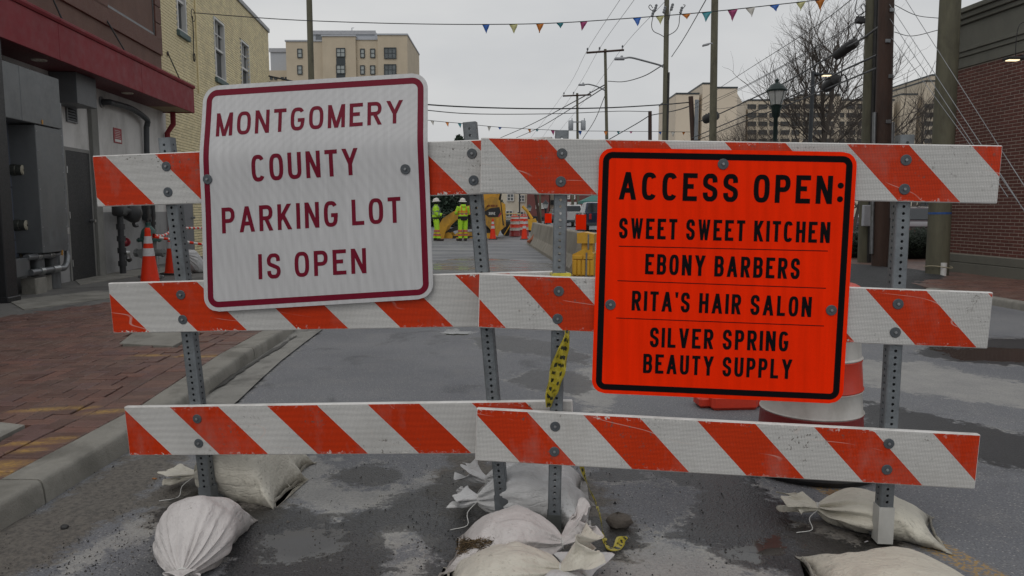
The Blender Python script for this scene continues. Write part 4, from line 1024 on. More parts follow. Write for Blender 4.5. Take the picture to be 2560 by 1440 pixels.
# ------------------------------------------------------------------ highway lettering, stroked
def arc(cx, cy, rx, ry, a0, a1, n=12, p=2.35):
    out = []
    for i in range(n + 1):
        t = R(a0 + (a1 - a0) * i / n); c, s = math.cos(t), math.sin(t)
        out.append((cx + rx * math.copysign(abs(c) ** (2 / p), c), cy + ry * math.copysign(abs(s) ** (2 / p), s)))
    return out
def cat(pts, k=6): return [(p.x, p.y) for p in smoothpath([Vector((x, y, 0)) for x, y in pts], k)]
X_ = 'diag'
GLY = {  # width/height, strokes; stroke = (points, flags)   flags: 'd' = run the ends out and cut level, 'c' = closed
 'A': (.66, [([(0, 0), (.5, 1.0), (1, 0)], 'd'), ([(.17, .30), (.83, .30)], '')]),
 'B': (.58, [([(0, -.12), (0, 1.12)], 'k'), ([(0, 1), (.55, 1)] + arc(.55, .765, .42, .235, 90, -90) + [(0, .53)], ''), ([(0, .53), (.58, .53)] + arc(.58, .265, .42, .265, 90, -90) + [(0, 0)], '')]),
 'C': (.57, [(arc(.5, .5, .5, .5, 38, 322, 30, 2.9), '')]),
 'E': (.54, [([(0, -.12), (0, 1.12)], 'k'), ([(0, 1), (1.1, 1)], ''), ([(0, .53), (.88, .53)], ''), ([(0, 0), (1.12, 0)], '')]),
 'G': (.58, [(arc(.5, .5, .5, .5, 38, 330, 30, 2.9) + [(1, .44)], ''), ([(.52, .44), (1.09, .44)], '')]),
 'H': (.58, [([(0, -.12), (0, 1.12)], 'k'), ([(1, -.12), (1, 1.12)], 'k'), ([(0, .53), (1, .53)], '')]),
 'I': (.155, [([(.5, -.12), (.5, 1.12)], 'k')]),
 'K': (.60, [([(0, -.12), (0, 1.12)], 'k'), ([(0, .33), (.96, 1.0)], 'd'), ([(.36, .56), (1.0, 0)], 'd')]),
 'L': (.50, [([(0, -.12), (0, 1.12)], 'k'), ([(0, 0), (1.1, 0)], '')]),
 'M': (.70, [([(0, -.12), (0, 1.12)], 'k'), ([(1, -.12), (1, 1.12)], 'k'), ([(0, 1.0), (.5, .0), (1, 1.0)], 'd')]),
 'N': (.60, [([(0, -.12), (0, 1.12)], 'k'), ([(1, -.12), (1, 1.12)], 'k'), ([(0, 1.0), (1, 0)], 'd')]),
 'O': (.59, [(arc(.5, .5, .5, .5, 0, 360, 44, 2.9), 'c')]),
 'P': (.56, [([(0, -.12), (0, 1.12)], 'k'), ([(0, 1), (.55, 1)] + arc(.55, .735, .45, .265, 90, -90) + [(0, .47)], '')]),
 'R': (.58, [([(0, -.12), (0, 1.12)], 'k'), ([(0, 1), (.55, 1)] + arc(.55, .745, .43, .255, 90, -90) + [(0, .49)], ''), ([(.48, .49), (1.0, 0)], 'd')]),
 'S': (.56, [(cat([(.97, .72), (.92, .90), (.72, .99), (.5, 1.0), (.24, .98), (.04, .86), (.01, .72), (.10, .60), (.5, .50), (.90, .40), (1.0, .27), (.96, .12), (.74, .01), (.5, 0), (.27, .01), (.06, .12), (.02, .28)]), '')]),
 'T': (.52, [([(.5, -.12), (.5, 1.0)], 'k'), ([(-.12, 1), (1.12, 1)], '')]),
 'U': (.57, [([(0, 1.12), (0, .3)] + arc(.5, .3, .5, .3, 180, 360, 18, 2.6) + [(1, 1.12)], 'k')]),
 'V': (.62, [([(0, 1), (.5, 0), (1, 1)], 'd')]),
 'W': (.78, [([(0, 1), (.26, 0), (.5, .96), (.74, 0), (1, 1)], 'd')]),
 'Y': (.66, [([(0, 1), (.5, .42), (1, 1)], 'd'), ([(.5, .5), (.5, -.12)], 'k')]),
 ':': (.17, [('dot', .18), ('dot', .66)]), "'": (.12, [('tick', 0)]), ' ': (.42, []),
 'D': (.58, [([(0, -.12), (0, 1.12)], 'k'), ([(0, 1), (.4, 1)] + arc(.4, .5, .6, .5, 90, -90, 18, 2.6) + [(0, 0)], '')]),
 '2': (.5, [(cat([(0, .75), (.1, .93), (.5, 1), (.92, .9), (.95, .68), (.6, .4), (.05, .03)]) + [(1.1, 0)], '')]),
 '8': (.52, [(arc(.5, .76, .42, .24, 0, 360, 24), 'c'), (arc(.5, .26, .5, .26, 0, 360, 24), 'c')]),
 '9': (.52, [(arc(.5, .7, .5, .3, 0, 360, 24), 'c'), (cat([(1, .7), (.98, .35), (.7, .08), (.2, 0)]), '')]),
}
def clip_y(poly, y, keep_above):
    out = []; n = len(poly)
    for i in range(n):
        a, b = poly[i], poly[(i + 1) % n]; ia = (a[1] >= y) == keep_above or a[1] == y; ib = (b[1] >= y) == keep_above or b[1] == y
        if ia: out.append(a)
        if ia != ib: t = (y - a[1]) / (b[1] - a[1]); out.append((a[0] + (b[0] - a[0]) * t, y))
    return out
def stroke_polys(pts, w, closed, sharp=False):
    out = []; P = []
    for x, y in pts:
        q_ = Vector((x, y))
        if not P or (q_ - P[-1]).length > 1e-5: P.append(q_)
    if closed: P = P[:-1] if (P[0] - P[-1]).length < 1e-5 else P
    n = len(P); off = []
    for i in range(n):
        a = P[i-1] if (i or closed) else None; b = P[(i+1) % n] if (i < n-1 or closed) else None
        d0 = (P[i] - a).normalized() if a is not None else None; d1 = (b - P[i]).normalized() if b is not None else None
        if d0 is None: d0 = d1
        if d1 is None: d1 = d0
        m = Vector((-(d0 + d1).y, (d0 + d1).x)); m = m.normalized() if m.length > 1e-6 else Vector((-d0.y, d0.x))
        k = 1 / max(.3 if not sharp else .16, m.dot(Vector((-d0.y, d0.x)))); off.append(m * (w / 2 * k))
    for i in range(n if closed else n - 1):
        j = (i + 1) % n; out.append([tuple(P[i] + off[i]), tuple(P[i] - off[i]), tuple(P[j] - off[j]), tuple(P[j] + off[j])])
    return out
def text_polys(text, H, L, sw, gap=.2, wscale=1.0):
    """stroked text: cap height H, stretched to run length L"""
    adv = []; x = 0
    for i, ch in enumerate(text):
        w = GLY[ch][0]; adv.append((x, w)); x += w + (gap if i < len(text) - 1 and ch != ' ' and text[i+1] != ' ' else (gap * .4 if i < len(text) - 1 else 0))
    sc = L / x; out = []
    for gi, (ch, (x0, w)) in enumerate(zip(text, adv)):
        x0 *= sc; w *= sc; polys = []
        for sidx, (pts, fl) in enumerate(GLY[ch][1]):
            if pts == 'dot':
                c = (x0 + w / 2, fl * H); r = sw * .62; polys.append((sidx, [(c[0] + r * math.cos(t), c[1] + r * math.sin(t)) for t in np.linspace(0, 2 * math.pi, 17)[:-1]])); continue
            if pts == 'tick': polys.append((0, [(x0 + w/2 - sw/2, H), (x0 + w/2 - sw*.3, H * .72), (x0 + w/2 + sw*.3, H * .72), (x0 + w/2 + sw/2, H)])); continue
            q = []
            for (px, py) in pts:
                ex = 0; 
                if px < -.05: ex = (-sw / 2, 0)[0]; px_ = 0
                elif px > 1.05: ex = sw / 2; px_ = 1
                else: px_ = px
                if fl == 'k': yy = sw/2 + py * (H - sw)
                else: yy = sw/2 + py * (H - sw)
                q.append((x0 + sw/2 + px_ * (w - sw) + ex, yy))
            if fl == 'k':
                q = [(a, -0.0 if b < sw * .2 else (H if b > H - sw * .2 else b)) for a, b in q]
            if fl == 'd':
                hh = H; f = lambda p, r_: (p[0] + (p[0] - r_[0]) * .35, p[1] + (p[1] - r_[1]) * .35)
                # pin the diagonals' centre lines to the full height
                q = [(a, (0 if abs(o[1]) < .01 else H if abs(o[1] - 1) < .01 else b)) for (a, b), o in zip(q, pts)]
                e0 = f(q[0], q[1]) if pts[0][1] in (0, 1, 1.0) else q[0]; e1 = f(q[-1], q[-2]) if pts[-1][1] in (0, 1, 1.0) else q[-1]
                q = [e0] + q[1:-1] + [e1]
            for pl_ in stroke_polys(q, sw, fl == 'c', fl == 'd'):
                if fl == 'd' or fl == 'k':
                    pl_ = clip_y(pl_, 0, True); pl_ = clip_y(pl_, H, False) if pl_ else pl_
                if len(pl_) >= 3: polys.append((sidx, pl_))
        out += [(a_, b_, gi) for a_, b_ in polys]
    return out

class SignFace:
    def __init__(s, corners_px, pl, off, W_, H_, bend=None):
        P0, n = pl; s.n = n; s.c = [PL(x, y, P0, n, off) for x, y in corners_px]   # TL TR BR BL
        s.bend = bend; s.W = ((s.c[1] - s.c[0]).length + (s.c[2] - s.c[3]).length) / 2; s.H = ((s.c[3] - s.c[0]).length + (s.c[2] - s.c[1]).length) / 2
        print('sign size', s.W, s.H)
        # homography px -> uv
        A = []; B = []
        for (x, y), (u, v) in zip(corners_px, ((0, 1), (1, 1), (1, 0), (0, 0))):
            A.append([x, y, 1, 0, 0, 0, -u * x, -u * y]); B.append(u); A.append([0, 0, 0, x, y, 1, -v * x, -v * y]); B.append(v)
        h = np.linalg.solve(np.array(A, float), np.array(B, float)); s.h = np.append(h, 1).reshape(3, 3)
        Av = []; 
    def uv(s, px, py):
        q = s.h @ np.array([px, py, 1.0]); return q[0] / q[2], q[1] / q[2]
    def P(s, u, v, lift=0.0):
        TL, TR, BR, BL = s.c; p = BL.lerp(BR, u).lerp(TL.lerp(TR, u), v); d = 0
        if s.bend: d = s.bend(u, v)
        return p + s.n * (d + lift)
    def m(s, x, y, lift=0.0): return s.P(x / s.W, y / s.H, lift)
def rounded(w, h, r, ins, n=9):
    out = []; r = max(r - ins, .004)
    for cx, cy, a0 in ((w - ins - r, ins + r, -90), (w - ins - r, h - ins - r, 0), (ins + r, h - ins - r, 90), (ins + r, ins + r, 180)):
        for i in range(n + 1): t = R(a0 + 90 * i / n); out.append((cx + r * math.cos(t), cy + r * math.sin(t)))
    return out
def sub_ring(pts, m):
    out = []
    for a, b in zip(pts, pts[1:] + pts[:1]):
        L = math.dist(a, b); k = max(1, int(L / m))
        for i in range(k): out.append((a[0] + (b[0] - a[0]) * i / k, a[1] + (b[1] - a[1]) * i / k))
    return out
def sign_plate(name, label, S, face_m, ink_m, back_m, r, ins, bw, lines, rules, bolts, sw_scale=1.0):
    root = thing(name, label, 'sign', S.m(S.W / 2, 0))
    g = MB(); rows = 60; cols = 16; vs = []; fs = []; tt = .0022
    def ext(y):
        for yy in (y, S.H - y):
            if yy < r: d = r - yy; return r - math.sqrt(max(r * r - d * d, 0))
        return 0
    ys = [S.H * (.5 - .5 * math.cos(math.pi * i / rows)) if False else S.H * i / rows for i in range(rows + 1)]
    ys = sorted(set(list(np.linspace(0, r, 10)) + list(np.linspace(r, S.H - r, rows)) + list(np.linspace(S.H - r, S.H, 10))))
    for y in ys:
        e = ext(y)
        for j in range(cols + 1): x = e + (S.W - 2 * e) * j / cols; vs.append(S.m(x, y, 0))
    nv = len(vs)
    for y in ys:
        e = ext(y)
        for j in range(cols + 1): x = e + (S.W - 2 * e) * j / cols; vs.append(S.m(x, y, -tt))
    k = cols + 1; nr = len(ys)
    for i in range(nr - 1):
        for j in range(cols):
            fs.append((i*k+j, i*k+j+1, (i+1)*k+j+1, (i+1)*k+j)); fs.append((nv+i*k+j, nv+(i+1)*k+j, nv+(i+1)*k+j+1, nv+i*k+j+1))
        for j in (0, cols): fs.append((i*k+j, (i+1)*k+j, nv+(i+1)*k+j, nv+i*k+j))
    for j in range(cols):
        for i in (0, nr - 1): fs.append((i*k+j, i*k+j+1, nv+i*k+j+1, nv+i*k+j))
    g.add(vs, fs); obj('sign_plate', g, face_m, root, w=True, smooth=30)
    def ring(o_in, o_w):
        A = rounded(S.W, S.H, r, o_in); B = rounded(S.W, S.H, r, o_in + o_w); q = MB(); vs = []; n = len(A); seg = []
        for i in range(n):
            a0, a1 = A[i], A[(i+1) % n]; b0, b1 = B[i], B[(i+1) % n]; kk = max(1, int(math.dist(a0, a1) / .012))
            for t in range(kk): f = t / kk; seg.append(((a0[0] + (a1[0]-a0[0])*f, a0[1] + (a1[1]-a0[1])*f), (b0[0] + (b1[0]-b0[0])*f, b0[1] + (b1[1]-b0[1])*f)))
        for a, b in seg: vs += [S.m(*a, .0006), S.m(*b, .0006)]
        m_ = len(seg); q.add(vs, [(2*i, 2*i+1, 2*((i+1) % m_)+1, 2*((i+1) % m_)) for i in range(m_)]); return q
    obj('border', ring(ins, bw), ink_m, root, w=True, fix=False)
    for text, (x0, y0), (x1, y1), hpx, swr, gap in lines:
        u0, v0 = S.uv(x0, y0); u1, v1 = S.uv(x1, y1); ut, vt = S.uv(x0, y0 - hpx)
        a = Vector((u0 * S.W, v0 * S.H)); b = Vector((u1 * S.W, v1 * S.H)); L = (b - a).length; H_ = (Vector((ut * S.W, vt * S.H)) - a).length
        d = (b - a).normalized(); up = Vector((-d.y, d.x)); q = MB()
        last = -1
        for sidx, poly, gi in text_polys(text, H_, L, H_ * swr, gap):
            if gi != last and q.v: obj('letter', q, ink_m, root, w=True, fix=False); q = MB()
            last = gi
            pts = [tuple(a + d * px + up * py) for px, py in poly]
            strips = [pts]
            if S.bend:
                strips = []; ylo = min(p[1] for p in pts); yhi = max(p[1] for p in pts); y_ = math.floor(ylo / .01) * .01
                while y_ < yhi:
                    c_ = clip_y(pts, y_, True); c_ = clip_y(c_, y_ + .01, False) if len(c_) >= 3 else c_
                    if len(c_) >= 3: strips.append(c_)
                    y_ += .01
            for st_ in strips: q.add([S.m(p[0], p[1], .0009 + .00012 * sidx) for p in st_], [tuple(range(len(st_)))])
        obj('letter', q, ink_m, root, w=True, fix=False)
    for (x0, y0), (x1, y1), wpx in rules:
        u0, v0 = S.uv(x0, y0); u1, v1 = S.uv(x1, y1); a = Vector((u0 * S.W, v0 * S.H)); b = Vector((u1 * S.W, v1 * S.H)); q = MB(); up = Vector((-(b-a).y, (b-a).x)).normalized() * wpx / 2
        q.add([S.m(*(a + up), .0007), S.m(*(a - up), .0007), S.m(*(b - up), .0007), S.m(*(b + up), .0007)], [(0, 1, 2, 3)]); obj('rule_line', q, ink_m, root, w=True, fix=False)
    for (x, y) in bolts:
        u, v = S.uv(x, y); washer(root, S.P(u, v, .001), S.n, .0195)
    return root
def sheet_mat(name, col, cell_amt, gloss, streak=.06, hs=230, coat=.35):
    m, t, b = newmat(name); N = NB(t); o = N.coord(); hx = N.n('ShaderNodeTexVoronoi'); N.l(o, hx.inputs['Vector']); hx.inputs['Scale'].default_value = hs; hx.inputs['Randomness'].default_value = .15
    k = N.ramp(hx.outputs['Distance'], .1, .6, 1 + cell_amt, 1 - cell_amt); st = N.ramp(N.noise(N.mapping(o, (60, 1, 1.2)), 1, 3, .6), .3, .7, 1 - streak, 1 + streak)
    k = N.math('MULTIPLY', k, st); k = N.math('MULTIPLY', k, N.ramp(N.noise(o, 2.4, 4, .6), .3, .7, .94, 1.05))
    vm = N.n('ShaderNodeVectorMath', operation='SCALE'); vm.inputs[0].default_value = col; N.l(k, vm.inputs['Scale']); c = vm.outputs[0]
    c = N.mix(N.ramp(N.noise(N.mapping(o, (1, 1, .4)), 5, 6, .7), .55, .8, 0, .18), c, tuple(x * .5 for x in col))
    N.l(c, b.inputs['Base Color']); b.inputs['Roughness'].default_value = gloss; b.inputs['Coat Weight'].default_value = coat; b.inputs['Coat Roughness'].default_value = .08
    N.l(N.bump(N.noise(o, 3, 2, .5), .05, .02), b.inputs['Normal']); return m
white_sheet = sheet_mat('white_sheeting', (0.57, 0.57, 0.575), .08, .3, .06, coat=.4)
orange_sheet = sheet_mat('fluorescent_orange', (1.0, 0.028, 0.001), .10, .5, .045, coat=0.0)
orange_sheet.node_tree.nodes['Principled BSDF'].inputs['Specular IOR Level'].default_value = .05
maroon = M('maroon_ink', (0.17, 0.005, 0.022), .4, var=.06, bump=.0, spec=.2)
blackink = M('black_ink', (0.006, 0.006, 0.007), .7, var=.1, bump=0.0, spec=.06)
def bendL(u, v):
    # the top quarter folds back; the fold stands a little proud
    b = -0.0; f = .675
    if v > f: t_ = v - f; b -= .13 * (t_ * t_ / .12 if t_ < .06 else t_ - .03)
    b += .007 * math.exp(-((v - f) / .14) ** 2) + .006 * math.sin(u * 3.1 + .4) * v
    return b
SL_ = SignFace([(497, 213), (1063, 177), (1084, 746), (511, 781)], PA, .020, .9, .9, bendL)
def cl(x, y): return (480 + x / 2.25, 160 + y / 2.25)
sign_plate('street_sign', 'white sign with maroon lettering MONTGOMERY COUNTY PARKING LOT IS OPEN', SL_, white_sheet, maroon, white_sheet, .062, .0165, .0235,
    [('MONTGOMERY', cl(135, 396), cl(1187, 319), 57, .16, .19), ('COUNTY', cl(352, 647), cl(950, 606), 66, .155, .20), ('PARKING LOT', cl(175, 938), cl(1182, 876), 65, .155, .20), ('IS OPEN', cl(385, 1203), cl(992, 1168), 65, .155, .20)], [], [(522, 441), (1016, 416)])
SR_ = SignFace([(1498.5, 369), (2144, 380.5), (2106.5, 1010), (1479, 982)], PB, .016, .9, .9)
def cr_(x, y): return (1470 + x / 2.149, 350 + y / 2.149)
sign_plate('street_sign', 'fluorescent orange sign with black lettering ACCESS OPEN and four business names', SR_, orange_sheet, blackink, orange_sheet, .05, .0145, .0225,
    [('ACCESS OPEN:', cr_(165, 317), cr_(1364, 343), 68.5, .172, .21), ('SWEET SWEET KITCHEN', cr_(165, 525), cr_(1297, 550), 51, .16, .20), ('EBONY BARBERS', cr_(305, 717), cr_(1134, 744), 51, .16, .20),
     ("RITA'S HAIR SALON", cr_(233, 912), cr_(1197, 948), 49.5, .16, .21), ('SILVER SPRING', cr_(330, 1110), cr_(1073, 1134), 49.5, .16, .20), ('BEAUTY SUPPLY', cr_(294, 1250), cr_(1092, 1283), 48.5, .16, .20)],
    [(cr_(165, 567), cr_(1288, 593), .0028), (cr_(158, 752), cr_(1278, 793), .0028), (cr_(151, 953), cr_(1268, 996), .0028)], [(1807, 410), (1526, 760), (2078, 774)])

# ------------------------------------------------------------------ caution tape on the middle post
tape_m, t, b = newmat('caution_tape'); N = NB(t); o = N.n('ShaderNodeUVMap').outputs[0]; s = N.n('ShaderNodeSeparateXYZ'); N.l(o, s.inputs[0])
bars = N.math('GREATER_THAN', N.math('FRACT', N.math('ADD', N.math('MULTIPLY', s.outputs[1], 30), N.math('MULTIPLY', N.math('SUBTRACT', N.noise(o, 9, 2, .5), .5), .8))), .56)
inb = N.math('MULTIPLY', N.math('GREATER_THAN', s.outputs[0], .18), N.math('LESS_THAN', s.outputs[0], .82)); patchy = N.ramp(N.noise(N.mapping(o, (1, 3, 1)), 2.3, 2, .5), .40, .44)
N.l(N.mix(N.math('MULTIPLY', N.math('MULTIPLY', bars, inb), patchy), (0.40, 0.33, 0.03), (0.02, 0.024, 0.015)), b.inputs['Base Color']); b.inputs['Roughness'].default_value = .35
b.inputs['Transmission Weight'].default_value = 0.0
def ribbon(name, pts, widths, label, twist, fold=.25):
    P = smoothpath(pts, 10); n = len(P); vs = []; fs = []; cols = 6; uvs = []
    L = 0
    for i, p in enumerate(P):
        f = i / (n - 1) * (len(widths) - 1); k = min(int(f), len(widths) - 2); w = widths[k] + (widths[k+1] - widths[k]) * (f - k); tw = twist(i / (n - 1))
        d = (P[min(i+1, n-1)] - P[max(i-1, 0)]).normalized(); sd = d.cross(Vector((0, -1, 0))).normalized(); nn = sd.cross(d).normalized()
        if i: L += (P[i] - P[i-1]).length
        for j in range(cols + 1):
            u = j / cols - .5; cr2 = math.sin(u * 9 + i * .35) * w * fold * .35
            vs.append(p + (sd * math.cos(tw) + nn * math.sin(tw)) * (u * w) + nn * cr2); uvs.append((j / cols, L))
    for i in range(n - 1):
        for j in range(cols): fs.append((i*(cols+1)+j, i*(cols+1)+j+1, (i+1)*(cols+1)+j+1, (i+1)*(cols+1)+j))
    g = MB(); g.add(vs, fs); me = g.mesh(name, False); uv = me.uv_layers.new(name='UVMap')
    for lp_ in me.loops: uv.data[lp_.index].uv = uvs[lp_.vertex_index]
    me.materials.append(tape_m); shade(me, 60); o = bpy.data.objects.new(name, me); COL.objects.link(o); o.data.transform(Matrix.Translation(-P[-1])); o.location = P[-1]; WM[o.name] = Matrix.Translation(P[-1])
    sol = o.modifiers.new('s', 'SOLIDIFY'); sol.thickness = .0004
    return tag(o, label, 'caution tape')
pB = lambda x, y, off=-.02: PL(x, y, PB[0], PB[1], off)
ribbon('caution_tape', [pB(1416, 815, .01 - .025), pB(1418, 835, .008), pB(1410, 870, .012), pB(1399, 905, .015), pB(1392, 935, .015), pB(1384, 965, .012), pB(1376, 990, .006), pB(1371, 1018, -.008)], [.02, .02, .045, .055, .06, .05, .04, .02], 'twisted yellow and black caution tape tied round the middle post', lambda t: .5 * math.sin(t * 7), .5)
g = MB(); c1 = pB(1401, 689, -.052); g.T = frame(c1, (pB(1420, 690) - pB(1380, 690)), Vector((0, 0, 1)))
for k in range(5): g.box((0, 0, -.006 + k * .003), (.07 + .004 * (k % 2), .07, .012), .06 * k, .004)
obj('tape_knot', g, M('tape_yellow', (.5, .42, .04), .4, var=.3), w=True, label='knot of yellow caution tape wrapped round the middle post above the second rail', cat='caution tape')
gr = lambda x, y, z=.01: G(x, y, z)
ribbon('caution_tape', [pB(1452, 1160, -.03), pB(1462, 1190, -.05), W(1475, 1225, 2.95), W(1490, 1258, 2.93), gr(1500, 1290, .09), gr(1507, 1330, .03), gr(1512, 1350, .02), gr(1522, 1366, .02), gr(1540, 1372, .03), gr(1552, 1352, .03), gr(1568, 1343, .025)], [.016, .02, .022, .012, .012, .02, .018, .03, .035, .035, .01], 'torn end of yellow caution tape trailing down to the wet road beside a stone', lambda t: 2.2 * math.sin(t * 5), .25)

# ------------------------------------------------------------------ drums
dr_o = M('drum_orange', (0.62, 0.045, 0.018), .4, var=.12, bump=.1, bscale=25, dirt=(.25, .04, .03), damt=.5, dscale=3)
dr_w = M('drum_white', (0.58, 0.565, 0.53), .4, var=.1, bump=.08, dirt=(.28, .26, .22), damt=.6, dscale=4)
dr_r = M('drum_dull_red', (0.27, 0.03, 0.03), .45, var=.12, dirt=(.12, .03, .03), damt=.4)
def drum(loc, label, h=.93, r0=.255, r1=.20, group=None, tyre=True, bands=6):
    t = thing('traffic_drum', label, 'drum', loc, 0, group); z0 = .10
    rr = lambda z: r0 + (r1 - r0) * (z - z0) / (h - z0)
    zs = [z0 + (h - .05 - z0) * q_ for q_ in (0, .245, .40, .595, .76, .90, 1)]
    for k in range(bands):
        g = MB(); a, b_ = zs[k], zs[k+1]; sh = .006 * (k % 2)
        g.lathe([(rr(a) + .002, a), (rr(a) + .006, a + .006), (rr(a) + .001 - .003 * (k % 2), a + .014), (rr(b_) + .001 - .003 * (k % 2), b_ - .014), (rr(b_) + .004, b_ - .004), (rr(b_) + .001, b_)], 36)
        obj('white_band' if k % 2 else 'orange_band', g, dr_w if k % 2 else (dr_r if k == 0 else dr_o), t, smooth=40)
    g = MB(); g.lathe([(rr(h - .05), h - .05), (rr(h), h - .01), (rr(h) - .02, h), (.05, h)], 30); g.tube(smoothpath([(-.09, 0, h), (-.09, 0, h + .06), (.09, 0, h + .06), (.09, 0, h)], 4), .014, 8); obj('drum_top', g, dr_o, t, smooth=40)
    g = MB(); g.lathe([(r0 + .005, 0.02), (r0 + .02, .03), (r0 + .012, .05), (r0 + .005, z0)], 30); obj('drum_foot', g, dr_r, t, smooth=40)
    if tyre:
        g = MB(); g.lathe([(.27, .0), (.335, .006), (.35, .03), (.345, .05), (.33, .066), (.275, .07), (.27, .03)], 40); obj('ballast_ring', g, rub, t, smooth=40)
    return t
dc = G(2022, 1160); drum((1.512, 3.66, 0), 'large orange and white drum right behind the right barricade with black ballast ring')
def base_box(px, py, label):
    p = G(px, py); t = thing('barrier_foot', label, 'barrier foot', p, .08)
    g = MB(); g.box((0, .1, .05), (.31, .22, .10), 0, .02); g.box((.16, .13, .045), (.1, .16, .08), 0, .015); g.box((-.17, .12, .04), (.1, .14, .07), 0, .015); obj('foot_block', g, dr_o, t)
    g = MB(); g.box((0, .12, .4), (.06, .06, .66), 0, .01); obj('upright', g, dr_o, t)
base_box(1838, 1026, 'low orange plastic barrier foot behind the orange sign')

# ------------------------------------------------------------------ sandbags
def bag_mat(name, col, stain, weave=420):
    m, t, b = newmat(name); N = NB(t); o = N.coord()
    w1 = N.n('ShaderNodeTexWave', bands_direction='X'); N.l(o, w1.inputs['Vector']); w1.inputs['Scale'].default_value = weave / 6; w1.inputs['Distortion'].default_value = .6
    w2 = N.n('ShaderNodeTexWave', bands_direction='Y'); N.l(o, w2.inputs['Vector']); w2.inputs['Scale'].default_value = weave / 6; w2.inputs['Distortion'].default_value = .6
    wv = N.math('ADD', w1.outputs['Fac'], w2.outputs['Fac'])
    s = N.n('ShaderNodeSeparateXYZ'); N.l(o, s.inputs[0])
    k = N.ramp(N.noise(o, 7, 6, .65), .3, .7, .86, 1.08); vm = N.n('ShaderNodeVectorMath', operation='SCALE'); vm.inputs[0].default_value = col; N.l(N.math('MULTIPLY', k, N.ramp(wv, .3, 1.7, .95, 1.04)), vm.inputs['Scale']); c = vm.outputs[0]
    low = N.ramp(N.math('ADD', s.outputs[2], N.math('MULTIPLY', N.math('SUBTRACT', N.noise(o, 12, 6, .7), .5), .16)), .07, -.01, 0, .9)
    c = N.mix(low, c, stain); sp = N.ramp(N.noise(o, 60, 5, .75), .56, .66, 0, .6); c = N.mix(N.math('MULTIPLY', sp, N.ramp(N.noise(o, 5, 3, .6), .42, .6)), c, stain)
    c = N.mix(N.ramp(N.noise(o, 3.4, 5, .6), .5, .7, 0, .35), c, tuple(a * .75 for a in col))
    N.l(c, b.inputs['Base Color']); b.inputs['Roughness'].default_value = .62; b.inputs['Sheen Weight'].default_value = .15
    n1 = N.bump(wv, .12, .0015)
    wr = N.n('ShaderNodeTexNoise'); N.l(N.mapping(o, (5, 26, 26)), wr.inputs['Vector']); wr.inputs['Scale'].default_value = 1; wr.inputs['Detail'].default_value = 4; wr.inputs['Distortion'].default_value = .8
    rid = N.math('ABSOLUTE', N.math('SUBTRACT', N.noise(N.mapping(o, (4, 9, 9)), 1.6, 3, .55, 1.2), .5)); n1 = N.bump(N.ramp(rid, 0, .06, 0, 1), .28, .006, n1); n2 = N.bump(wr.outputs['Fac'], .42, .02, n1); N.l(n2, b.inputs['Normal'])
    b.inputs['Subsurface Weight'].default_value = 0.0
    return m
bag_a = bag_mat('bag_grey_white', (0.610, 0.580, 0.567), (0.16, .14, .12)); bag_b = bag_mat('bag_cream', (0.610, 0.580, 0.500), (0.10, .085, .055)); bag_c = bag_mat('bag_white', (0.573, 0.573, 0.573), (0.17, .16, .14)); bag_d = bag_mat('bag_old', (0.610, 0.580, 0.488), (0.07, .062, .05))
def hn(v, s): return (math.sin(v * 12.9898 + s * 78.233) * 43758.5453) % 1
def vnoise(x, y, s):
    xi, yi = math.floor(x), math.floor(y); fx, fy = x - xi, y - yi; fx = fx*fx*(3-2*fx); fy = fy*fy*(3-2*fy)
    h = lambda a, b: hn(a * 1.7 + b * 9.1, s)
    return (h(xi, yi) * (1-fx) + h(xi+1, yi) * fx) * (1-fy) + (h(xi, yi+1) * (1-fx) + h(xi+1, yi+1) * fx) * fy - .5
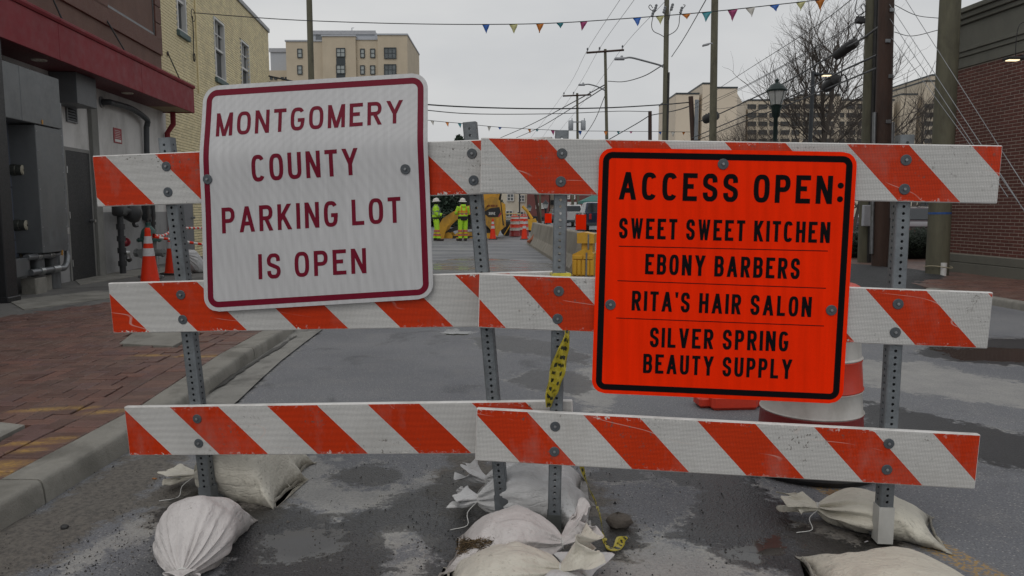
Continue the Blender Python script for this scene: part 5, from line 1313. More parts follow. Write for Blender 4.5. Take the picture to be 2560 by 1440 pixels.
def sandbag(label, loc, rz, L, W_, H_, mat, seed=1, tail=.16, tailw=.10, pleats=13, bend=0.0, slump=0.0, tilt=None, corner=1.0, neck_z=.05, tail_up=0.0, sag=None, group='sandbags on the barricade feet', tail_rz=0.0, pl_amp=1.0, knot=True):
    """filled bag lying flat: sewn square end at +x, gathered neck and flared tail at -x"""
    t = thing('sandbag', label, 'sandbag', loc, rz, group)
    NU, NV = 90, 96; vs = []; fs = []
    for i in range(NU + 1):
        s = i / NU                                     # 0 neck .. 1 sewn end
        gather = 1 - math.exp(-(s / .26) ** 1.25)
        endf = (1 - (s ** 7)) if s < 1 else 0
        hw = W_ / 2 * (.10 + .90 * math.sin(min(1, s / .38) * math.pi / 2) ** .9) * (1 - .10 * math.sin(s * math.pi) ** 2 + corner * .07 * s ** 10)
        hh = H_ * (.14 + .86 * math.sin(min(1, s / .42) * math.pi / 2)) * max(0.0, 1 - s ** 3.2) ** .55 + .003
        x = -L / 2 + L * (1 - (1 - s) ** 1.25 if s < .5 else s + (1 - (1 - .5) ** 1.25 - .5) * (1 - (s - .5) * 2))
        for j in range(NV):
            a = 2 * math.pi * j / NV; c, sn = math.cos(a), math.sin(a)
            e = .62 + .38 * (1 - s ** 4)
            yy = math.copysign(abs(c) ** (.85 if s < .8 else .85 - .25 * (s - .8) / .2), c) * hw; zz = math.copysign(abs(sn) ** .9, sn) * hh
            pl_ = (math.cos(a * pleats + seed + 1.3 * math.sin(a * 2 + seed)) + .5 * math.cos(a * (pleats * 2 - 3) + seed * 3)) * math.exp(-(s / .24) ** 1.5) * .0095 * pl_amp * min(1, .35 + s * 9)
            nz = vnoise(s * 5 + 3, a * 1.3 + seed, seed) * .028 + vnoise(s * 12, a * 3 + 7, seed + 5) * .012 + vnoise(s * 30, a * 5, seed + 9) * .0035
            k = 1 + (pl_ + nz * min(1, s * 4)) / max(.04, (hw + hh) / 2)
            yy *= k; zz *= k
            xx = x - corner * .02 * math.cos(a * 2) * s ** 8 * 0 + (corner * .03 * abs(c) ** 3) * s ** 9 - .025 * (1 - abs(c)) * s ** 6
            zc = H_ * .55 * (math.sin(min(1, s / .4) * math.pi / 2)) * (1 - s ** 4) + neck_z * (1 - s) ** 3
            z = zc + zz * (.62 if sn > 0 else .75)
            z += slump * math.sin(s * math.pi * 2 + seed) * .02
            if sag: z += sag(xx, yy) * (1 if sn > 0 else .4)
            yy += bend * (s - .5) ** 2 * 1.0
            fl = .004 + .004 * abs(vnoise(xx * 20, yy * 20, seed))
            if z < fl: z = fl; yy *= 1.02
            vs.append((xx, yy, z))
        
    for i in range(NU):
        for j in range(NV): j2 = (j + 1) % NV; fs.append((i*NV+j, i*NV+j2, (i+1)*NV+j2, (i+1)*NV+j))
    fs.append(tuple(range(NV-1, -1, -1))); fs.append(tuple(NU*NV + j for j in range(NV)))
    g = MB(); g.add(vs, fs); body = obj('bag_body', g, mat, t, smooth=75)
    if tilt: pass
    # sewn seam
    g = MB(); zs = [(-1 + 2 * k / 14) for k in range(15)]
    ys_ = vs[NU * NV]; xs_ = L / 2 + .0
    g.tube([(xs_ + .012 * abs(q) ** 2 - .006, q * W_ / 2 * .97 + bend * .25, .012 + .004 * math.sin(q * 9 + seed)) for q in zs], .005, 5, flat=2.0)
    obj('sewn_seam', g, mat, t, smooth=60)
    nz_ = H_ * .0 + neck_z
    if tail > 0:
        g = MB(); vs = []; fs = []; NR = 22; ct, st = math.cos(tail_rz), math.sin(tail_rz)
        for i in range(NR + 1):
            s = i / NR; r = .016 + (tailw) * (s ** .75)
            for j in range(64):
                a = 2 * math.pi * j / 64; ruf = 1 + (.34 * math.sin(a * 5 + seed) + .22 * math.sin(a * 9 + seed * 2)) * s ** .7 + .9 * vnoise(a * 2, s * 3, seed) * s
                px = -(s ** .9) * tail * (1 + .28 * math.sin(a * 3 + seed) * s + .5 * vnoise(a * 1.6, 3, seed + 2) * s); py = math.cos(a) * r * ruf; pz = math.sin(a) * r * (.55 - .15 * s) * ruf
                qx, qy = px * ct - py * st, px * st + py * ct
                z = nz_ + pz + tail_up * s
                vs.append((-L / 2 + .012 + qx, qy + bend * .25, max(z, .004 + .002 * math.sin(a * 7))))
        for i in range(NR):
            for j in range(64): j2 = (j + 1) % 64; fs.append((i*64+j, i*64+j2, (i+1)*64+j2, (i+1)*64+j))
        g.add(vs, fs); o = obj('bag_tail', g, mat, t, smooth=80, fix=False); so = o.modifiers.new('s', 'SOLIDIFY'); so.thickness = .0015
        if knot:
            g = MB(); 
            for k in range(2): g.tube([(-L / 2 + .008 - k * .007, bend * .25 + .021 * math.cos(a), nz_ + .02 * math.sin(a)) for a in np.linspace(0, 6.4, 18)], .0028, 5)
            g.tube(smoothpath([(-L / 2 + .005, bend * .25 - .02, nz_), (-L / 2 - .03, bend * .25 - .07, nz_ * .4 + .01), (-L / 2 - .02, bend * .25 - .12, .006), (-L / 2 - .08, bend * .25 - .17, .005)], 4), .0018, 4)
            obj('tie_string', g, white_trim, t)
    return t
# left barricade, left foot
sandbag('plump grey-white sandbag lying nearest the camera at the left barricade post', (-1.175, 2.665, 0), R(100), .50, .30, .185, bag_a, 3, tail=.05, tailw=.045, pleats=17, neck_z=.05, pl_amp=1.2)
sandbag('cream sandbag slumped behind the left post with a dirty bottom edge', (-1.25, 3.27, 0), R(-8), .44, .32, .27, bag_b, 8, tail=.12, tailw=.045, pleats=11, neck_z=.07, bend=.1, tail_rz=.2, pl_amp=2.0)
sandbag('pale sandbag with a frayed sewn end, farthest back at the left post', (-1.27, 3.50, 0), R(-3), .46, .34, .21, bag_b, 15, tail=0, pleats=9, pl_amp=1.6)
# centre
sandbag('white sandbag with a fan-shaped tail, rearmost behind the middle posts', (.10, 3.25, 0), R(-2), .44, .30, .155, bag_c, 21, tail=.11, tailw=.05, pleats=12, tail_up=.05, neck_z=.06, tail_rz=-.2, slump=.6)
sandbag('white sandbag with a wide tail, wrapped under the two middle posts', (.09, 3.02, 0), R(-8), .47, .30, .18, bag_c, 27, tail=.11, tailw=.06, pleats=12, neck_z=.07, bend=-.1, pl_amp=1.4)
tb = sandbag('torn sandbag spilling brown straw in front of the middle posts', (-.01, 2.63, 0), R(172), .40, .30, .14, bag_a, 33, tail=.10, tailw=.065, pleats=10, neck_z=.075, tail_up=.08, pl_amp=1.4, tail_rz=.35)
sandbag('cream sandbag cut by the bottom edge of the frame, under the torn bag', (-.03, 2.385, 0), R(176), .40, .26, .11, bag_b, 39, tail=.11, tailw=.07, pleats=9, neck_z=.09, tail_up=.09, pl_amp=1.7)
sandbag('small knotted white bag tail beside the torn sandbag', (.145, 2.24, 0), R(238), .38, .22, .09, bag_c, 45, tail=.09, tailw=.05, pleats=12, neck_z=.045, tail_up=.03, tail_rz=.5)
# right
sandbag('old cream sandbag with a crumpled neck behind the white post sleeve', (1.475, 2.89, 0), R(-20), .44, .30, .115, bag_d, 51, tail=.12, tailw=.055, pleats=7, neck_z=.055, pl_amp=2.4, tail_up=.015, bend=.05)
sandbag('pale sandbag cut by the bottom edge of the frame at the right post', (1.29, 2.40, 0), R(168), .50, .34, .085, bag_d, 57, tail=0, pleats=8)
# straw in the tear
g = MB(); rnd = random.Random(4); pT = wm(tb)
for k in range(900):
    p = G(1200, 1370, 0) ; dd = ray(rnd.uniform(1150, 1250), rnd.uniform(1350, 1402)); q = CAM + dd * (2.515 + rnd.uniform(0, .03)) / dd.y
    v = Vector((rnd.uniform(-1, 1), rnd.uniform(-.3, .3), rnd.uniform(-.5, .5))).normalized() * rnd.uniform(.008, .022); s_ = Vector((0, 0, .0012))
    g.add([q - v - s_, q + v - s_, q + v + s_, q - v + s_], [(0, 1, 2, 3)])
straw = obj('straw_filling', g, M('straw', (.11, .075, .038), .8, island=True, randobj=.8, var=.5, scale=30, bump=0), tb, w=True, fix=False, kind='stuff')
# far bag at the wall
sandbag('small white sandbag slumped by the yellow brick wall beyond the cones', G(486, 682, CURB_H), R(80), .5, .3, .3, bag_c, 63, tail=.25, tailw=.08, tail_up=.35, neck_z=.35, group=None, pl_amp=2)
# stone and debris
def rock(loc, s, name='stone', label=None, mat=None, seed=0, cat_='stone', flat=.6, parent=None):
    rr = random.Random(seed); g = MB(); n = 14; prof = []; vs = []; fs = []
    for i in range(9):
        ph = math.pi * i / 8
        for j in range(n):
            th = 2 * math.pi * j / n; r = 1 + .35 * vnoise(th * 1.3, ph * 2, seed) + .25 * vnoise(math.cos(th) * 3, ph * 3, seed + 1)
            vs.append((s * r * math.sin(ph) * math.cos(th), s * r * math.sin(ph) * math.sin(th) * .7, s * flat * (.8 + r * math.cos(ph))))
    for i in range(8):
        for j in range(n): j2 = (j + 1) % n; fs.append((i*n+j, (i+1)*n+j, (i+1)*n+j2, i*n+j2))
    g.add(vs, fs); me = g.mesh(name); me.materials.append(mat or M('stone', (.10, .085, .072), .8, var=.3, scale=20, bump=.6)); shade(me, 50)
    o = bpy.data.objects.new(name, me); COL.objects.link(o); o.location = loc; return tag(o, label, cat_)
rock(G(1545, 1318), .058, label='fist-sized brown stone on the road by the trailing tape', seed=3)
rock(G(162, 1322), .017, label='small dark stone in the gutter mud at the lower left', seed=5, mat=M('dark_stone', (.03, .03, .03), .6))
def chip(loc, label, col, s=.02, seed=0):
    g = MB(); g.box((0, 0, .003), (s, s * .45, .005), 0, .001); me = g.mesh('debris_chip'); me.materials.append(M('chip_%d' % seed, col, .7)); o = bpy.data.objects.new('debris_chip', me); COL.objects.link(o); o.location = loc; o.rotation_euler = (.1, .1, seed * 1.3); tag(o, label, 'debris')
chip(G(64, 1362), 'orange plastic chip in the gutter mud at the lower left', (.35, .12, .05), .026, 1)
chip(G(386, 1198), 'orange leaf scrap by the left sandbags', (.32, .14, .05), .026, 2)
chip(G(2075, 1232), 'dry brown leaf on the faded yellow stripe above the right sandbag', (.25, .16, .09), .05, 3)
chip(G(2175, 1362), 'crumpled white paper scrap at the foot of the white sleeve', (.5, .48, .5), .04, 4)
# grit strewn over mud and wet patches
g = MB(); rr = random.Random(11)
for k in range(2600):
    zone = rr.choice([0, 0, 0, 1, 1, 2, 3])
    px, py = [(rr.uniform(0, 420), rr.uniform(1150, 1440)), (rr.uniform(1020, 1640), rr.uniform(1150, 1440)), (rr.uniform(1640, 2300), rr.uniform(1180, 1440)), (rr.uniform(560, 1100), rr.uniform(1150, 1440))][zone]
    p = G(px, py); 
    if p.x < curb_x(p.y) + .01: continue
    s = rr.choice([.0014, .0018, .0025, .004]) * rr.uniform(.7, 1.3); a = rr.uniform(0, 6)
    if rr.random() < .012: s *= 2.2
    vs = [(p.x + s * math.cos(a + 2.1 * q) * rr.uniform(.7, 1.3), p.y + s * math.sin(a + 2.1 * q) * rr.uniform(.7, 1.3), .0015) for q in range(3)] + [(p.x, p.y, .003 + s * .9)]
    g.add(vs, [(0, 1, 3), (1, 2, 3), (2, 0, 3)])
m, t, b = newmat('grit'); N = NB(t); rp = N.n('ShaderNodeNewGeometry').outputs['Random Per Island']; c = N.mix(N.ramp(rp, .55, .9), (.025, .024, .024), (.17, .155, .135)); N.l(c, b.inputs['Base Color']); b.inputs['Roughness'].default_value = .75
obj('grit', g, m, w=True, kind='stuff', fix=False)
# ------------------------------------------------------------------ far buildings
def px_rect(x0, y0, x1, y1, Y):
    a = W(x0, y1, Y); b = W(x1, y0, Y); return a.x, b.x, a.z, b.z
beige = M('beige_brick_far', (0.50, 0.425, 0.315), .8, var=.08, scale=.5, bump=.1, bscale=8, dirt=(.40, .34, .25), damt=.5, dscale=.35)
cream = M('cream_panel_far', (0.66, 0.57, 0.45), .8, var=.05, scale=.3, bump=0, dirt=(.58, .50, .39), damt=.5, dscale=.15)
greyp = M('grey_panel_far', (0.38, 0.40, 0.43), .6, var=.06, bump=0)
dframe = M('dark_frame_far', (0.03, 0.04, 0.045), .5, bump=0)
farglass = M('far_glass', (0.10, 0.115, 0.12), .1, var=.5, scale=.8, bump=0)
blind = M('far_blind', (0.33, 0.36, 0.35), .5, var=.2, scale=1.5, bump=0)
fardark = M('far_dark_window', (0.035, 0.033, 0.032), .15, var=.4, scale=.5, bump=0)
def far_window(parent, r, Yl, frame=dframe, gl=farglass, fw=.12, mull=1, bar=True, dep=.25):
    x0, x1, z0, z1 = r; f = MB(); y0 = Yl - .17; y1 = Yl - .03
    for (a, b, c, e) in ((x0, x0 + fw, z0, z1), (x1 - fw, x1, z0, z1), (x0 + fw, x1 - fw, z1 - fw, z1), (x0 + fw, x1 - fw, z0, z0 + fw)): f.bx(a, b, y0, y1, c, e)
    for k in range(mull): x = x0 + (x1 - x0) * (k + 1) / (mull + 1); f.bx(x - .04, x + .04, y0 + .03, y1, z0 + fw, z1 - fw)
    if bar: m_ = (z0 + z1) / 2; f.bx(x0 + fw, x1 - fw, y0 + .04, y1, m_ - .04, m_ + .04)
    w_ = obj('window', f, frame, parent, w=True); g = MB(); g.bx(x0 + fw * .6, x1 - fw * .6, y1 - .06, y1 - .03, z0 + fw * .6, z1 - fw * .6); obj('pane', g, gl, w_, w=True)
Y = 115
ap = thing('apartment_building', 'beige brick apartment block with grey penthouse behind the white sign, top storeys showing', 'building', (W(870, 300, Y).x, Y, 0))
for i, (x0, x1, yt) in enumerate(((727, 818, 104), (818, 890, 93), (890, 953, 100), (953, 1019, 90))):
    a, b, _, zt = px_rect(x0, yt, x1, 520, Y); g = MB(); pro = .5 * (i in (1, 3)); g.bx(a, b, Y - pro, Y + 14 - i * .01, 0, zt); obj('wall', g, beige, ap, w=True)
    g = MB(); g.bx(a - .1, b + .1, Y - pro - .15, Y + 14, zt + .003, zt + .22); obj('parapet', g, greyp, ap, w=True)
for (x0, x1, yt, yo) in ((783, 937, 77, 6), (688, 727, 121, 5)):
    a, b, _, zt = px_rect(x0, yt, x1, 500, Y + yo); g = MB(); g.bx(a, b, Y + yo, Y + 20, 0, zt); obj('penthouse', g, greyp, ap, w=True)
    g = MB(); g.bx(a - .15, b + .15, Y + yo - .2, Y + yo - .02, zt - .6, zt); obj('fascia', g, M('grey_light', (.34, .35, .37), .5, bump=0), ap, w=True)
    if x0 > 700: g = MB(); c, d, _, _ = px_rect(790, 90, 824, 100, Y + yo); g.bx(c, d, Y + yo - .1, Y + yo - .02, zt - 3.2, zt - .62); obj('louvre_panel', g, M('grey_dark', (.12, .13, .14), .5, bump=0), ap, w=True)
a, b, _, zt = px_rect(640, 176, 727, 500, Y + 2); g = MB(); g.bx(a, b - .05, Y + 2, Y + 12, 0, zt); obj('low_wing', g, beige, ap, w=True)
for x0 in (675, 686, 703, 713): far_window(ap, px_rect(x0, 193, x0 + 7, 199, Y + 2 - .05), Y + 1.95, mull=0, bar=False, fw=.08)
for r in range(5):
    dy = 41.5 * r
    for (x0, x1, m_) in ((744, 756, 0), (843, 865, 1), (901, 912, 0), (926, 938, 0)): far_window(ap, px_rect(x0, 122 + dy, x1, 145 + dy, Y), Y - (.5 if x0 == 843 else 0), gl=blind, mull=m_)
    far_window(ap, px_rect(962, 121 + dy, 992, 149 + dy, Y), Y - .5, gl=farglass, mull=2)
    if r < 4: a, b, c, d = px_rect(843, 145.5 + dy, 865, 163 + dy, Y); g = MB(); g.bx(a, b, Y - .56, Y - .5, c, d); obj('spandrel', g, dframe, ap, w=True)
    a, b, c, d = px_rect(728, 163.6 + dy - 1, 1018, 163.6 + dy, Y); g = MB(); g.bx(a, b, Y - .04, Y, c, d) if r == -1 else g.bx(a, a + .1, Y - .03, Y, c, d)
a = W(871, 60, Y + 4); g = MB(); g.tube([(a.x, Y + 6.5, a.z - 4), (a.x, Y + 6.5, a.z)], .07, 6); g.tube([(a.x, Y + 6.5, a.z), (a.x + .35, Y + 6.5, a.z)], .05, 5); obj('antenna', g, greyp, ap, w=True)
# right cream block and the long banded apartment house
Y = 130
cb = thing('apartment_building', 'plain cream end wall block with stepped roof behind the two tall right poles', 'building', (W(1770, 300, Y).x, Y, 0))
for i, (x0, x1, yt) in enumerate(((1684, 1748, 236), (1748, 1778, 211), (1778, 1842, 222))):
    a, b, _, zt = px_rect(x0, yt, x1, 520, Y); g = MB(); g.bx(a, b, Y - i * .2, Y + 15, 0, zt); obj('wall', g, cream, cb, w=True)
    g = MB(); g.bx(a - .05, b + .05, Y - i * .2 - .1, Y + 15, zt + .003, zt + .28); obj('parapet', g, dframe, cb, w=True)
a, b, _, zt = px_rect(1812, 212, 1826, 225, Y); g = MB(); g.lathe([(.9, zt - 1.2), (.9, zt)], 16, (b, Y + 3, 0)); obj('roof_tank', g, cream, cb, w=True)
g = MB(); p0 = W(1842, 232, Y); p1 = W(1868, 258, Y + 22); g.add([(p0.x, Y, 0), (p1.x, Y + 22, 0), (p1.x, Y + 22, p0.z), (p0.x, Y, p0.z)], [(0, 1, 2, 3)]); g.add([(p0.x, Y + .3, 0), (p1.x, Y + 22.3, 0), (p1.x, Y + 22.3, p0.z), (p0.x, Y + .3, p0.z)], [(3, 2, 1, 0)]); obj('side_wall', g, cream, cb, w=True, fix=False)
Y = 150
lg = thing('apartment_building', 'long low beige apartment house with dark window bands behind the bare trees', 'building', (W(2080, 300, Y).x, Y, 0))
bb = M('beige_band_far', (0.52, 0.45, 0.35), .8, var=.08, bump=0)
for (x0, x1, yt) in ((1862, 2236, 252), (1990, 2100, 240), (2236, 2292, 238), (2292, 2420, 205), (2308, 2380, 190)):
    a, b, _, zt = px_rect(x0, yt, x1, 520, Y); g = MB(); k = (.0 if x1 - x0 > 200 else .3) + x0 * 1e-5; g.bx(a, b, Y - k, Y + 16, 0, zt); obj('wall', g, bb, lg, w=True)
    g = MB(); g.bx(a - .05, b + .05, Y - k - .12, Y + 16, zt + .003, zt + .3); obj('parapet', g, dframe, lg, w=True)
for r in range(7):
    y0 = 261 + r * 21.5; x = 1868
    while x < 2400:
        if x + 22 < 2236 or x > 2296: far_window(lg, px_rect(x, y0, x + 22, y0 + 11, Y), Y - (.35 if x > 2236 else .32 if 1990 < x < 2100 - 22 else .02), gl=fardark, mull=1, bar=False, fw=.1)
        x += 27.5
# ------------------------------------------------------------------ shops at the end of the street (seen under the top rails)
def shop(label, x0, x1, yt, Y, mat, wins, dep=10):
    a, b, _, zt = px_rect(x0, yt, x1, 525, Y); t = thing('shop_building', label, 'building', ((a + b) / 2, Y, 0)); g = MB(); g.bx(a, b, Y, Y + dep, 0, zt); obj('wall', g, mat, t, w=True)
    g = MB(); g.bx(a - .08, b + .08, Y - .1, Y + dep, zt + .003, zt + .2); obj('parapet', g, dframe, t, w=True)
    for (u0, v0, u1, v1, gl) in wins: far_window(t, px_rect(u0, v0, u1, v1, Y), Y, frame=white_trim if gl != 'd' else dframe, gl=farglass if gl != 'd' else fardark, fw=.1)
    return t
redb = M('far_red_brick', (0.16, 0.055, 0.05), .8, var=.15, scale=1, bump=.1)
cream2 = M('far_cream', (0.58, 0.53, 0.43), .8, var=.08, bump=0)
shop('cream walk-up building behind the drums at the end of the street', 1215, 1318, 395, 92, cream2, [(1267, 484, 1285, 503, 'a'), (1296, 487, 1312, 505, 'a'), (1264, 526, 1282, 543, 'a'), (1230, 486, 1246, 503, 'a'), (1292, 528, 1310, 545, 'a'), (1267, 440, 1285, 460, 'a')])
shop('dark red brick building with white window surrounds at the end of the street', 1319, 1374, 370, 88, redb, [(1339, 508, 1347, 522, 'a'), (1352, 508, 1360, 522, 'a'), (1339, 470, 1347, 486, 'a'), (1352, 470, 1360, 486, 'a'), (1330, 540, 1345, 556, 'd'), (1352, 542, 1366, 557, 'd')])
shop('narrow cream building between two red brick ones at the end of the street', 1375, 1412, 400, 90, cream2, [(1376, 500, 1386, 512, 'd'), (1389, 500, 1399, 512, 'd'), (1378, 470, 1390, 482, 'd')])
sh = shop('red brick shop with a white curved sign board, behind the parked pickups', 1413, 1640, 420, 86, redb, [(1415, 484, 1425, 498, 'a'), (1428, 482, 1438, 498, 'a')])
a, b, c, d = px_rect(1417, 505, 1441, 531, 85.7); g = MB(); g.bx(a, b, 85.5, 85.7, c, d); o = obj('sign_board', g, white_trim, sh, w=True)
g = MB(); cx_ = (a + b) / 2; g.tube([(cx_ + .52 * (b - a) * .8 * math.cos(t), 85.46, c + .12 + (d - c) * .7 * math.sin(t)) for t in np.linspace(.25, 2.9, 14)], .06, 5)
pts_ = [(cx_ + .38 * (b - a) * math.cos(t), c + .1 + (d - c) * .48 * math.sin(t)) for t in np.linspace(.3, 2.84, 8)]
for (x, z) in pts_: g.box((x, 85.46, z), (.09, .05, .16))
obj('sign_arc', g, M('far_red_ink', (.3, .03, .03), .6, bump=0), sh, w=True)
g = MB(); g.box((cx_, 85.46, c + .3), (.22, .05, .3), 0, .05); obj('sign_emblem', g, dframe, sh, w=True)
# teal canopy tent behind the blue pickup
tp = W(1500, 522, 70); tt_ = thing('canopy_tent', 'teal canopy tent behind the dark blue pickup', 'tent', (tp.x, 70, 0))
g = MB(); h0, h1 = 2.1, 3.0; w2 = 1.9
g.add([(-w2, -w2, h0), (w2, -w2, h0), (w2, w2, h0), (-w2, w2, h0), (0, 0, h1), (-w2, -w2, h0 - .25), (w2, -w2, h0 - .25), (w2, w2, h0 - .25), (-w2, w2, h0 - .25)], [(0, 1, 4), (1, 2, 4), (2, 3, 4), (3, 0, 4), (0, 5, 6, 1), (1, 6, 7, 2), (2, 7, 8, 3), (3, 8, 5, 0)]); obj('canopy', g, M('teal_cloth', (.05, .17, .15), .6, var=.15), tt_)
for sx in (-1, 1):
    for sy in (-1, 1): g = MB(); g.tube([(sx * 1.85, sy * 1.85, 0), (sx * 1.85, sy * 1.85, h0)], .03, 6); obj('leg', g, steel, tt_)
# strip building behind the cars on the right
a = W(2120, 520, 60).x; b = W(2460, 520, 60).x
ls = thing('low_building', 'low beige building behind the parked purple car', 'building', ((a + b) / 2, 60, 0)); g = MB(); g.bx(a, b, 60, 68, 0, 5.2); obj('wall', g, cream2, ls, w=True)
for k in range(5): x = a + 1 + k * 2.3; far_window(ls, (x, x + 1.2, 1.2, 2.6), 60, gl=fardark, mull=1)
# ------------------------------------------------------------------ foliage masses
def leaves(name, blobs, n, size, mat, parent=None, seed=1, flat=False, **kw):
    rr = random.Random(seed); vs = []; fs = []
    for k in range(n):
        c, rad = rr.choice(blobs); 
        while True:
            q = Vector((rr.uniform(-1, 1), rr.uniform(-1, 1), rr.uniform(-1, 1)))
            if .35 < q.length < 1: break
        q = q.normalized() * (q.length ** .5); p = Vector(c) + Vector((q.x * rad[0], q.y * rad[1], q.z * rad[2]))
        if p.z < .03: continue
        u = Vector((rr.gauss(0, 1), rr.gauss(0, 1), rr.gauss(0, 1))).normalized(); v = u.orthogonal().normalized(); s = size * rr.uniform(.6, 1.4); i = len(vs)
        vs += [p - u * s, p + v * s * .45, p + u * s, p - v * s * .45]; fs.append((i, i+1, i+2, i+3))
    g = MB(); g.v = [tuple(v) for v in vs]; g.f = fs; g.m = [0] * len(fs); return obj(name, g, mat, parent, w=True, fix=False, **kw)
evm = M('evergreen', (0.022, 0.042, 0.026), .7, var=.5, scale=1.2, bump=0, island=True, randobj=.5)
brk = M('bark', (0.055, 0.045, 0.036), .85, var=.3, scale=6, bump=.4)
for i, (px, Yy, h, lab) in enumerate(((1035, 58, 6.6, 'left one of four dark evergreens behind the workers'), (1095, 61, 5.9, 'second of four dark evergreens, above the left worker'), (1150, 57, 6.4, 'third of four dark evergreens, above the right worker'), (1203, 60, 5.2, 'right one of four dark evergreens, behind the loader cab'))):
    p = W(px, 525, Yy); t = thing('evergreen_tree', lab, 'tree', (p.x, Yy, 0), 0, 'evergreens behind the workers')
    g = MB(); g.tube([(p.x, Yy, 0), (p.x, Yy, h * .8)], [.16, .04], 7); obj('trunk', g, brk, t, w=True)
    leaves('crown', [((p.x + random.uniform(-.5, .5) * (1 - k / 8), Yy + random.uniform(-.5, .5), .7 + (h - 1) * k / 8), (1.9 * (1 - k / 10), 1.9 * (1 - k / 10), .8)) for k in range(9)], 9000, .15, evm, t, seed=i + 3)
hm = M('hedge_leaf', (0.020, 0.036, 0.018), .6, var=.4, scale=2, bump=0, island=True, randobj=.5)
for i, (x0, x1, yy, lab) in enumerate(((2100, 2200, 18.6, 'clipped dark hedge left of the brown pole'), (2245, 2345, 18.2, 'clipped dark hedge between the post and the thick pole, in front of the parked cars'))):
    a = W(x0, 600, yy).x; b = W(x1, 600, yy).x; t = thing('hedge', lab, 'hedge', ((a + b) / 2, yy, .09), 0, 'hedges by the car park')
    bl = [((random.uniform(a, b), yy + random.uniform(-.2, .5), random.uniform(.35, .68)), (.3, .3, .25)) for k in range(16)]
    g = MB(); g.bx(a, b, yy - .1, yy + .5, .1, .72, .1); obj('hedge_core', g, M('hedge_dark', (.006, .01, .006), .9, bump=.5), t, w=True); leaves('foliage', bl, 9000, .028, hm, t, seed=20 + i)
# ------------------------------------------------------------------ bare trees
def bare_tree(label, base, h, spread, seed, trunks=1, mat=None, lean=0, dens=1.0):
    rr = random.Random(seed); t = thing('bare_tree', label, 'tree', base, 0, 'bare winter trees'); tr = MB(); br = MB(); cnt = [0]
    def grow(p, d, L, r, lvl, up):
        n = 4 if lvl < 3 else 3; pts = [p]; rs = [r]; q = p.copy(); dd = d.copy()
        for k in range(n):
            dd = (dd + Vector((rr.gauss(0, .12), rr.gauss(0, .12), rr.gauss(0, .08) + up)) * (1 + lvl * .25)).normalized(); q = q + dd * L / n; pts.append(q.copy()); rs.append(r * (1 - .5 * (k + 1) / n))
        (tr if lvl == 0 else br).tube(pts, rs, 7 if lvl < 2 else (4 if lvl < 4 else 3), cap=False); cnt[0] += 1
        if lvl >= 5: return
        nc = [0, 5, 5, 4, 3][lvl] if lvl else 0
        for k in range(int(nc * dens + .5)):
            f = rr.uniform(.25, 1.0); i = min(int(f * n), n - 1); s = pts[i].lerp(pts[i+1], f * n - i)
            side = Vector((rr.gauss(0, 1), rr.gauss(0, 1), rr.gauss(0, .35))).normalized(); nd = (dd * .75 + side * .62).normalized()
            grow(s, nd, L * rr.uniform(.5, .72), max(r * .44, .0035), lvl + 1, .05)
        if lvl: grow(pts[-1], dd, L * .6, r * .5, lvl + 1, .03)
    for k in range(trunks):
        d0 = Vector((lean + rr.uniform(-.12, .12) + (k - (trunks - 1) / 2) * .12, rr.uniform(-.08, .08), 1)).normalized(); r0 = .16 * h / 9; p = Vector((k * .5 - .25 * (trunks - 1), 0, 0)); pts = [p]; rs = [r0]; q = p.copy(); dd = d0
        for j in range(8): dd = (dd + Vector((rr.gauss(0, .05), rr.gauss(0, .05), .1))).normalized(); q = q + dd * h * .78 / 8; pts.append(q.copy()); rs.append(r0 * (1 - .85 * (j + 1) / 8))
        tr.tube(pts, rs, 8)
        for j in range(int(15 * dens)):
            f = .2 + .78 * j / (15 * dens); i = min(int(f * 8), 7); s = pts[i].lerp(pts[i+1], f * 8 - i); a = j * 2.4 + rr.uniform(-.4, .4); el = .45 + .5 * f
            grow(s, Vector((math.cos(a), math.sin(a), el + .2)).normalized(), spread * (1.05 - .62 * f) * rr.uniform(.7, 1.0), r0 * .42 * (1 - .6 * f), 2, .07)
    bk = mat or brk; obj('trunk', tr, bk, t, smooth=60, fix=False); obj('crown', br, bk, t, fix=False); print('tree', cnt[0]); return t
tk = M('twig_dark', (0.075, 0.063, 0.054), .85, bump=0)
p = W(2044, 525, 30); bare_tree('tallest bare tree with twin trunks, between the green lamp post and the brown pole', (p.x, 30, 0), 9.8, 3.7, 5, 2, tk, dens=1.0)
p = W(2281, 525, 40); bare_tree('bare tree between the brown pole and the thick greenish pole', (p.x, 40, 0), 8.6, 2.7, 9, 1, tk)
p = W(1880, 525, 38); bare_tree('low twiggy bare tree in front of the cream block, left of the green lamp post', (p.x, 38, 0), 5.8, 3.0, 12, 2, tk, dens=.9)
p = W(2125, 525, 44); bare_tree('bare tree behind the street lamp, low in front of the long apartment house', (p.x, 44, 0), 6.8, 3.0, 17, 2, tk, dens=.9)
